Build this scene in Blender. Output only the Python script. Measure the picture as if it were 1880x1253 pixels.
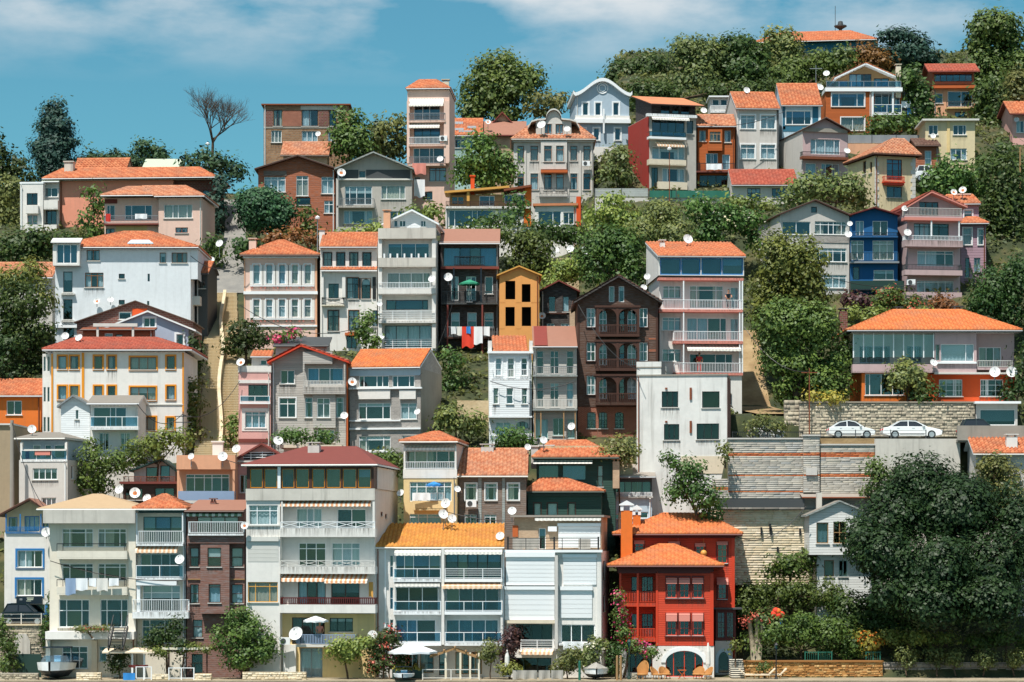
import bpy,math,random
import numpy as np
from mathutils import Vector,Matrix
for o in list(bpy.data.objects): bpy.data.objects.remove(o)
S = bpy.context.scene
COL = S.collection
R = random.Random(7)
NR = np.random.default_rng(11)
rad = math.radians
# ---------------------------------------------------------------- camera, sky, sun, exposure
F,HC,CX,CY = 4800.0,10.9,940.0,1000.0          # focal length, horizon and centre of the 1880 px wide photo
cam = bpy.data.cameras.new('camera'); camo = bpy.data.objects.new('camera',cam); COL.objects.link(camo)
camo.location = (0,0,HC); camo.rotation_euler = (rad(90),0,0)
cam.sensor_width = 36; cam.lens = F * 36 / 1880; cam.shift_y = (CY - 626.5) / 1880
cam.clip_start = 1; cam.clip_end = 20000
S.camera = camo
SUN_EL,SUN_AZ = 63,207
w = bpy.data.worlds.new('World'); S.world = w; w.use_nodes = True
nt = w.node_tree; nt.nodes.clear()
def nn(nt,typ,**kw):
    n = nt.nodes.new(typ)
    for k,v in kw.items():
        if k.startswith('i_'):
            key = k[2:]
            key = int(key) if key.isdigit() else key
            n.inputs[key].default_value = v
        else: setattr(n,k,v)
    return n
sky = nn(nt,'ShaderNodeTexSky',sky_type='NISHITA',sun_disc=False,sun_elevation=rad(SUN_EL),sun_rotation=rad(SUN_AZ),
         altitude=0,air_density=1.0,dust_density=0.3,ozone_density=3.0)
bg = nn(nt,'ShaderNodeBackground'); bg.inputs[1].default_value = 0.1
out = nn(nt,'ShaderNodeOutputWorld')
# white balance of the whole sky, then drifting cloud made of noise on the view direction
hs = nn(nt,'ShaderNodeMixRGB',blend_type='MULTIPLY'); hs.inputs[0].default_value = 1; hs.inputs[2].default_value = (0.40,0.79,0.75,1)
tc = nn(nt,'ShaderNodeTexCoord'); mp = nn(nt,'ShaderNodeMapping'); mp.inputs['Scale'].default_value = (11,11,30)
mp.inputs['Location'].default_value = (0.75,0.0,0.4)
n1 = nn(nt,'ShaderNodeTexNoise'); n1.inputs['Scale'].default_value = 1.0; n1.inputs['Detail'].default_value = 7; n1.inputs['Roughness'].default_value = 0.55
cr = nn(nt,'ShaderNodeValToRGB'); cr.color_ramp.elements[0].position = 0.43; cr.color_ramp.elements[1].position = 0.66
sx = nn(nt,'ShaderNodeSeparateXYZ'); mr = nn(nt,'ShaderNodeMapRange'); mr.inputs[1].default_value = 0.172; mr.inputs[2].default_value = 0.206
mu = nn(nt,'ShaderNodeMath',operation='MULTIPLY'); mx = nn(nt,'ShaderNodeMixRGB'); mx.inputs[2].default_value = (6.0,6.3,6.5,1)
L = nt.links.new
L(sky.outputs[0],hs.inputs[1]); L(tc.outputs['Generated'],mp.inputs[0]); L(mp.outputs[0],n1.inputs[0]); L(n1.outputs[0],cr.inputs[0])
L(tc.outputs['Generated'],sx.inputs[0]); L(sx.outputs[2],mr.inputs[0]); L(cr.outputs[0],mu.inputs[0]); L(mr.outputs[0],mu.inputs[1])
L(mu.outputs[0],mx.inputs[0]); L(hs.outputs[0],mx.inputs[1]); L(mx.outputs[0],bg.inputs[0]); L(bg.outputs[0],out.inputs[0])
sl = bpy.data.lights.new('sun','SUN'); sl.energy = 4.7; sl.angle = rad(0.53); sl.color = (1,0.945,0.865)
so = bpy.data.objects.new('sun',sl); COL.objects.link(so); so.location = (0,0,200)
a_ = rad(SUN_AZ); e_ = rad(SUN_EL)
TOSUN = Vector((math.sin(a_) * math.cos(e_),math.cos(a_) * math.cos(e_),math.sin(e_)))
so.rotation_euler = TOSUN.to_track_quat('Z','Y').to_euler()
vs = S.view_settings; vs.view_transform = 'Standard'; vs.look = 'None'; vs.gamma = 1; vs.exposure = 0.34
S.render.engine = 'CYCLES'
S.cycles.max_bounces = 6; S.cycles.transparent_max_bounces = 8; S.cycles.diffuse_bounces = 3; S.cycles.glossy_bounces = 3

# ---------------------------------------------------------------- helpers
def lin(h):
    h = h.lstrip('#'); c = [int(h[i:i+2],16) / 255 for i in (0,2,4)]
    return tuple(x / 12.92 if x <= .04045 else ((x + .055) / 1.055) ** 2.4 for x in c)
def P(x,y,D): return Vector(((x - CX) / F * D,D,HC + (CY - y) / F * D))
def tag(o,label=None,cat=None,group=None,kind=None):
    if label: o['label'] = label
    if cat: o['category'] = cat
    if group: o['group'] = group
    if kind: o['kind'] = kind
    return o
def empty(name,loc,rz=0,label=None,cat=None,group=None):
    o = bpy.data.objects.new(name,None); COL.objects.link(o); o.location = loc; o.rotation_euler = (0,0,rz)
    o.empty_display_size = .2
    return tag(o,label,cat,group)
def link(name,me,parent=None,mats=()):
    for m in mats: me.materials.append(MT(m) if isinstance(m,str) else m)
    o = bpy.data.objects.new(name,me); COL.objects.link(o)
    if parent: o.parent = parent
    return o
def copy_tree(o,parent=None):
    c = o.copy(); COL.objects.link(c); c.parent = parent
    for ch in list(o.children): copy_tree(ch,c)
    return c
def mesh_np(name,v,q,smooth=False,attr=None):
    """v (n,3), q (m,k) -> mesh, quickly"""
    me = bpy.data.meshes.new(name); n,m,k = len(v),len(q),q.shape[1]
    me.vertices.add(n); me.vertices.foreach_set('co',np.ascontiguousarray(v,dtype=np.float32).ravel())
    me.loops.add(m * k); me.loops.foreach_set('vertex_index',np.ascontiguousarray(q,dtype=np.int32).ravel())
    me.polygons.add(m); me.polygons.foreach_set('loop_start',np.arange(0,m * k,k,dtype=np.int32))
    if smooth: me.polygons.foreach_set('use_smooth',np.ones(m,dtype=bool))
    if attr is not None:
        a = me.attributes.new('tint','FLOAT','POINT'); a.data.foreach_set('value',np.ascontiguousarray(attr,dtype=np.float32))
    me.update(calc_edges=True)
    return me
class MB:
    """collects faces of one mesh"""
    def __init__(s): s.v = []; s.f = []; s.m = []
    def face(s,pts,m=0):
        i = len(s.v); s.v += [tuple(p) for p in pts]; s.f.append(tuple(range(i,i + len(pts)))); s.m.append(m)
    def hexa(s,c,m=0):
        i = len(s.v); s.v += [tuple(p) for p in c]
        for f in ((0,3,2,1),(4,5,6,7),(0,1,5,4),(1,2,6,5),(2,3,7,6),(3,0,4,7)): s.f.append(tuple(i + k for k in f)); s.m.append(m)
    def box(s,x0,x1,y0,y1,z0,z1,m=0):
        s.hexa([(x0,y0,z0),(x1,y0,z0),(x1,y1,z0),(x0,y1,z0),(x0,y0,z1),(x1,y0,z1),(x1,y1,z1),(x0,y1,z1)],m)
    def bar(s,a,b,w,m=0,up=(0,0,1),h=None):
        a = Vector(a); b = Vector(b); d = (b - a).normalized(); u = Vector(up)
        if abs(d.dot(u)) > .98: u = Vector((0,1,0))
        x = d.cross(u).normalized() * w / 2; y = x.cross(d).normalized() * (h or w) / 2
        s.hexa([a-x-y,a+x-y,a+x+y,a-x+y,b-x-y,b+x-y,b+x+y,b-x+y],m)
    def tube(s,pts,r,k=8,m=0,caps=True):
        pts = [Vector(p) for p in pts]; rs = r if isinstance(r,(list,tuple)) else [r] * len(pts); i0 = len(s.v)
        for j,p in enumerate(pts):
            d = (pts[min(j+1,len(pts)-1)] - pts[max(j-1,0)])
            d = d.normalized() if d.length > 1e-9 else Vector((0,0,1))
            u = Vector((1,0,0)) if abs(d.z) > .9 else Vector((0,0,1))
            x = d.cross(u).normalized(); y = x.cross(d)
            for q in range(k):
                t = 2 * math.pi * q / k; s.v.append(tuple(p + (x * math.cos(t) + y * math.sin(t)) * rs[j]))
        for j in range(len(pts) - 1):
            for q in range(k):
                a = i0 + j*k + q; b = i0 + j*k + (q+1) % k; s.f.append((a,b,b + k,a + k)); s.m.append(m)
        if caps:
            s.f.append(tuple(i0 + q for q in range(k))); s.m.append(m)
            e = i0 + (len(pts)-1)*k; s.f.append(tuple(e + k - 1 - q for q in range(k))); s.m.append(m)
    def lathe(s,prof,k=16,m=0,c=(0,0,0)):
        i0 = len(s.v)
        for r,z in prof:
            for q in range(k):
                t = 2 * math.pi * q / k; s.v.append((c[0] + r * math.cos(t),c[1] + r * math.sin(t),c[2] + z))
        for j in range(len(prof) - 1):
            for q in range(k):
                a = i0 + j*k + q; b = i0 + j*k + (q+1) % k; s.f.append((a,b,b + k,a + k)); s.m.append(m)
    def prism(s,poly,d,m=0):
        """poly list of 3D points, extruded by vector d"""
        d = Vector(d); n = len(poly); a = [Vector(p) for p in poly]; b = [p + d for p in a]
        s.face(a,m); s.face(b[::-1],m)
        for i in range(n): j = (i + 1) % n; s.face([a[i],b[i],b[j],a[j]],m)
    def build(s,name,mats,parent=None,smooth=False):
        me = bpy.data.meshes.new(name); me.from_pydata(s.v,[],s.f)
        if any(s.m): me.polygons.foreach_set('material_index',s.m)
        if smooth: me.polygons.foreach_set('use_smooth',[True] * len(me.polygons))
        me.update()
        return link(name,me,parent,mats if isinstance(mats,(list,tuple)) else [mats])

# ---------------------------------------------------------------- materials
_M = {}
def newmat(name):
    m = bpy.data.materials.new(name); m.use_nodes = True; t = m.node_tree; b = t.nodes['Principled BSDF']
    return m,t,b
def ramp(t,src,stops):
    c = nn(t,'ShaderNodeValToRGB'); e = c.color_ramp.elements
    while len(e) < len(stops): e.new(0.5)
    for x,(p,col) in zip(e,stops): x.position = p; x.color = (*col,1) if len(col) == 3 else col
    t.links.new(src,c.inputs[0]); return c.outputs[0]
def mixc(t,f,a,b,mode='MIX'):
    m = nn(t,'ShaderNodeMixRGB',blend_type=mode)
    for i,x in enumerate((f,a,b)):
        if isinstance(x,(int,float)): m.inputs[i].default_value = x
        elif isinstance(x,tuple): m.inputs[i].default_value = (*x,1)
        else: t.links.new(x,m.inputs[i])
    return m.outputs[0]
def math_(t,op,a,b=None):
    m = nn(t,'ShaderNodeMath',operation=op)
    for i,x in enumerate((a,b)):
        if x is None: continue
        if isinstance(x,(int,float)): m.inputs[i].default_value = x
        else: t.links.new(x,m.inputs[i])
    return m.outputs[0]
def coords(t,sc=(1,1,1)):
    c = nn(t,'ShaderNodeTexCoord'); m = nn(t,'ShaderNodeMapping'); m.inputs['Scale'].default_value = sc
    t.links.new(c.outputs['Object'],m.inputs[0]); return m.outputs[0]
def noise(t,vec,scale,det=4,rough=.55):
    n = nn(t,'ShaderNodeTexNoise'); n.inputs['Scale'].default_value = scale; n.inputs['Detail'].default_value = det; n.inputs['Roughness'].default_value = rough
    t.links.new(vec,n.inputs[0]); return n.outputs[0]
def bump(t,b,h,strength=.3,dist=.02):
    n = nn(t,'ShaderNodeBump'); n.inputs['Strength'].default_value = strength; n.inputs['Distance'].default_value = dist
    t.links.new(h,n.inputs['Height']); t.links.new(n.outputs[0],b.inputs['Normal'])
def dark(c,k): return tuple(x * k for x in c)
def mat_plaster(name,hx,dirt=.35,rough=.9):
    c = lin(hx); c = dark(c,min(1,.77 / max(c))); dirt *= 1.5; m,t,b = newmat(name); v = coords(t); vs_ = coords(t,(2.2,2.2,.16))
    n_big = noise(t,v,.45,6); n_st = noise(t,vs_,1.0,5,.6); n_f = noise(t,v,14,3)
    f1 = ramp(t,n_big,[(.42,(0,0,0)),(.72,(1,1,1))]); f2 = ramp(t,n_st,[(.52,(0,0,0)),(.74,(1,1,1))])
    col = mixc(t,math_(t,'MULTIPLY',f1,dirt * .45),c,dark(c,.74))
    col = mixc(t,math_(t,'MULTIPLY',f2,dirt * .7),col,tuple(a * .5 + b_ * .12 for a,b_ in zip(c,(.5,.45,.38))))
    col = mixc(t,math_(t,'MULTIPLY',ramp(t,noise(t,v,2.6,5,.6),[(.4,(0,0,0)),(.7,(1,1,1))]),.24),col,dark(c,.7))
    t.links.new(col,b.inputs['Base Color']); b.inputs['Roughness'].default_value = rough
    bump(t,b,n_f,.25,.01); return m
def mat_siding(name,hx,pitch=.17,wear=.25,rough=.75):
    """horizontal boards: a lap every pitch metres, each board its own tone"""
    c = lin(hx); m,t,b = newmat(name); co = nn(t,'ShaderNodeTexCoord'); s = nn(t,'ShaderNodeSeparateXYZ'); t.links.new(co.outputs['Object'],s.inputs[0])
    zz = math_(t,'DIVIDE',s.outputs[2],pitch); fr = math_(t,'FRACT',zz); fl = math_(t,'FLOOR',zz)
    xy = math_(t,'ADD',s.outputs[0],s.outputs[1]); cb = nn(t,'ShaderNodeCombineXYZ')
    t.links.new(math_(t,'FLOOR',math_(t,'ADD',math_(t,'DIVIDE',xy,2.7),math_(t,'MULTIPLY',fl,.37))),cb.inputs[0]); t.links.new(fl,cb.inputs[1])
    wn = nn(t,'ShaderNodeTexWhiteNoise'); t.links.new(cb.outputs[0],wn.inputs[0])
    g = noise(t,coords(t,(1.3,1.3,9)),1.6,6,.65); g2 = noise(t,coords(t),.5,4)
    gf = ramp(t,g,[(.40,(0,0,0)),(.68,(1,1,1))])
    grey = tuple(.32 * x + .23 for x in (sum(c) / 3,) * 3)
    col = mixc(t,math_(t,'MULTIPLY',wn.outputs[0],.22 + wear * .5),c,dark(c,.55))
    col = mixc(t,math_(t,'MULTIPLY',gf,wear),col,grey if wear > .3 else dark(c,.6))
    col = mixc(t,math_(t,'MULTIPLY',g2,wear * .5),col,dark(c,.5))
    gap = ramp(t,fr,[(0,(0,0,0)),(.10,(1,1,1))])
    t.links.new(col,b.inputs['Base Color']); b.inputs['Roughness'].default_value = rough
    h = math_(t,'MULTIPLY',gap,math_(t,'SUBTRACT',1.15,math_(t,'MULTIPLY',fr,.6)))
    bump(t,b,h,.9,.03); return m
def mat_brick(name,c1,c2,mortar,bw=.24,bh=.075,sc=1.0,rough=.9,dirt=.4):
    m,t,b = newmat(name); co = nn(t,'ShaderNodeTexCoord'); s = nn(t,'ShaderNodeSeparateXYZ'); t.links.new(co.outputs['Object'],s.inputs[0])
    cb = nn(t,'ShaderNodeCombineXYZ'); t.links.new(math_(t,'ADD',s.outputs[0],s.outputs[1]),cb.inputs[0]); t.links.new(s.outputs[2],cb.inputs[1])
    br = nn(t,'ShaderNodeTexBrick'); br.inputs['Scale'].default_value = sc; br.inputs['Brick Width'].default_value = bw; br.inputs['Row Height'].default_value = bh
    br.inputs['Mortar Size'].default_value = bh * .12; br.inputs['Color1'].default_value = (*lin(c1),1); br.inputs['Color2'].default_value = (*lin(c2),1); br.inputs['Mortar'].default_value = (*lin(mortar),1)
    t.links.new(cb.outputs[0],br.inputs[0]); g = noise(t,coords(t),.7,6)
    col = mixc(t,math_(t,'MULTIPLY',ramp(t,g,[(.4,(0,0,0)),(.7,(1,1,1))]),dirt),br.outputs[0],dark(lin(c1),.45))
    t.links.new(col,b.inputs['Base Color']); b.inputs['Roughness'].default_value = rough
    bump(t,b,math_(t,'SUBTRACT',1,br.outputs['Fac']),.6,.015); return m
def mat_plain(name,hx,rough=.6,metal=0,var=.12,spec=.5):
    c = lin(hx); m,t,b = newmat(name); g = noise(t,coords(t),2.3,5)
    t.links.new(mixc(t,math_(t,'MULTIPLY',g,var * 2),c,dark(c,.6)),b.inputs['Base Color'])
    b.inputs['Roughness'].default_value = rough; b.inputs['Metallic'].default_value = metal; b.inputs['Specular IOR Level'].default_value = spec; return m
def mat_tile(name,hx,hx2,hx3,rough=.85):
    m,t,b = newmat(name); at = nn(t,'ShaderNodeAttribute',attribute_name='tint'); g = noise(t,coords(t),.55,6); g2 = noise(t,coords(t),5,3)
    col = mixc(t,at.outputs['Fac'],lin(hx),lin(hx2))
    col = mixc(t,ramp(t,g,[(.46,(0,0,0)),(.74,(.7,.7,.7))]),col,lin(hx3))
    col = mixc(t,math_(t,'MULTIPLY',g2,.35),col,dark(lin(hx2),.55))
    t.links.new(col,b.inputs['Base Color']); b.inputs['Roughness'].default_value = rough; return m
def mat_leaf(name,c1,c2,rough=.5,trans=.3):
    m,t,b = newmat(name); gi = nn(t,'ShaderNodeNewGeometry'); at = nn(t,'ShaderNodeAttribute',attribute_name='tint')
    col = mixc(t,gi.outputs['Random Per Island'],lin(c1),lin(c2)); col = mixc(t,math_(t,'MULTIPLY',at.outputs['Fac'],.6),col,tuple(x * y for x,y in zip(lin(c2),(1.25,1.15,.7))))
    if name.startswith('leaf'):      # each crown its own slight shift of hue and tone
        oi = nn(t,'ShaderNodeObjectInfo'); hv = nn(t,'ShaderNodeHueSaturation'); L2 = t.links.new; L2(col,hv.inputs['Color']); L2(math_(t,'ADD',math_(t,'MULTIPLY',oi.outputs['Random'],.05),.475),hv.inputs['Hue']); L2(math_(t,'ADD',math_(t,'MULTIPLY',math_(t,'FRACT',math_(t,'MULTIPLY',oi.outputs['Random'],7.3)),.5),.72),hv.inputs['Value']); col = hv.outputs[0]
    t.links.new(col,b.inputs['Base Color']); b.inputs['Roughness'].default_value = rough; b.inputs['Specular IOR Level'].default_value = .35
    tr = nn(t,'ShaderNodeBsdfTranslucent'); t.links.new(col,tr.inputs[0]); mx_ = nn(t,'ShaderNodeMixShader'); mx_.inputs[0].default_value = trans
    o = t.nodes['Material Output']; t.links.new(b.outputs[0],mx_.inputs[1]); t.links.new(tr.outputs[0],mx_.inputs[2]); t.links.new(mx_.outputs[0],o.inputs[0]); return m
def mat_glass(name,tint,refl):
    m,t,b = newmat(name); t.nodes.remove(b); o = t.nodes['Material Output']
    tr = nn(t,'ShaderNodeBsdfTransparent'); tr.inputs[0].default_value = (*tint,1)
    gl = nn(t,'ShaderNodeBsdfGlossy'); gl.inputs['Roughness'].default_value = .03; gl.inputs[0].default_value = (.95,1,1,1)
    g = noise(t,coords(t),.35,2); mx_ = nn(t,'ShaderNodeMixShader'); t.links.new(math_(t,'MULTIPLY',math_(t,'ADD',math_(t,'MULTIPLY',g,1.6),.2),refl),mx_.inputs[0])
    nb = nn(t,'ShaderNodeBump'); nb.inputs['Strength'].default_value = .05; nb.inputs['Distance'].default_value = .05
    t.links.new(noise(t,coords(t),.9,1),nb.inputs['Height']); t.links.new(nb.outputs[0],gl.inputs['Normal'])
    t.links.new(tr.outputs[0],mx_.inputs[1]); t.links.new(gl.outputs[0],mx_.inputs[2]); t.links.new(mx_.outputs[0],o.inputs[0]); return m
def mat_stripe(name,h1,h2,pitch):
    m,t,b = newmat(name); co = nn(t,'ShaderNodeTexCoord'); s = nn(t,'ShaderNodeSeparateXYZ'); t.links.new(co.outputs['Object'],s.inputs[0])
    fr = math_(t,'FRACT',math_(t,'DIVIDE',s.outputs[0],pitch)); col = mixc(t,math_(t,'GREATER_THAN',fr,.5),lin(h1),lin(h2))
    t.links.new(col,b.inputs['Base Color']); b.inputs['Roughness'].default_value = .9; return m
def mat_stone(name,c1,c2,c3,scale=2.2,mort='#8a7a62'):
    m,t,b = newmat(name); v = coords(t,(1,1,1.5)); vo = nn(t,'ShaderNodeTexVoronoi'); vo.inputs['Scale'].default_value = scale; t.links.new(v,vo.inputs[0])
    ve = nn(t,'ShaderNodeTexVoronoi',feature='DISTANCE_TO_EDGE'); ve.inputs['Scale'].default_value = scale; t.links.new(v,ve.inputs[0])
    s = nn(t,'ShaderNodeSeparateXYZ'); t.links.new(vo.outputs['Color'],s.inputs[0])
    col = ramp(t,s.outputs[0],[(0,lin(c1)),(.5,lin(c2)),(1,lin(c3))])
    edge = ramp(t,ve.outputs[0],[(.02,(0,0,0)),(.09,(1,1,1))]); g = noise(t,coords(t),6,5)
    col = mixc(t,edge,lin(mort),col); col = mixc(t,math_(t,'MULTIPLY',g,.5),col,dark(lin(c1),.5))
    t.links.new(col,b.inputs['Base Color']); b.inputs['Roughness'].default_value = .95; bump(t,b,edge,.7,.04); return m
def mat_tint(name,stops,rough=.95,g_scale=6):
    """colour of each piece from its own random tint"""
    m,t,b = newmat(name); at = nn(t,'ShaderNodeAttribute',attribute_name='tint'); g = noise(t,coords(t),g_scale,5); g2 = noise(t,coords(t),.25,5)
    col = ramp(t,at.outputs['Fac'],[(p,lin(c)) for p,c in stops]); col = mixc(t,math_(t,'MULTIPLY',g,.22),col,dark(lin(stops[0][1]),.5))
    col = mixc(t,ramp(t,g2,[(.5,(0,0,0)),(.75,(.3,.3,.3))]),col,dark(lin(stops[0][1]),.6))
    t.links.new(col,b.inputs['Base Color']); b.inputs['Roughness'].default_value = rough; bump(t,b,g,.4,.02); return m
def mat_ground(name,c1,c2,c3,sc=.35):
    m,t,b = newmat(name); v = coords(t); g = noise(t,v,sc,8,.6); g2 = noise(t,v,5,6,.6)
    col = ramp(t,g,[(.35,lin(c1)),(.5,lin(c2)),(.68,lin(c3))]); col = mixc(t,math_(t,'MULTIPLY',g2,.5),col,dark(lin(c1),.5))
    t.links.new(col,b.inputs['Base Color']); b.inputs['Roughness'].default_value = 1; bump(t,b,g2,.5,.1); return m
def mat_stain(name):
    m,t,b = newmat(name); c = nn(t,'ShaderNodeTexCoord'); s = nn(t,'ShaderNodeSeparateXYZ'); t.links.new(c.outputs['Generated'],s.inputs[0]); g = noise(t,coords(t,(5,5,.35)),1.6,4,.65)
    f = math_(t,'MULTIPLY',ramp(t,g,[(.42,(0,0,0)),(.7,(1,1,1))]),math_(t,'POWER',s.outputs[2],.8)); b.inputs['Base Color'].default_value = (.13,.115,.09,1); b.inputs['Roughness'].default_value = 1
    tr = nn(t,'ShaderNodeBsdfTransparent'); mx_ = nn(t,'ShaderNodeMixShader'); t.links.new(math_(t,'MULTIPLY',f,.6),mx_.inputs[0]); t.links.new(tr.outputs[0],mx_.inputs[1]); t.links.new(b.outputs[0],mx_.inputs[2]); t.links.new(mx_.outputs[0],t.nodes['Material Output'].inputs[0]); return m
def mat_water(name):
    m,t,b = newmat(name); b.inputs['Base Color'].default_value = (.01,.05,.06,1); b.inputs['Roughness'].default_value = .12
    bump(t,b,noise(t,coords(t,(1,.4,1)),1.2,5),.5,.15); return m

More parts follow.
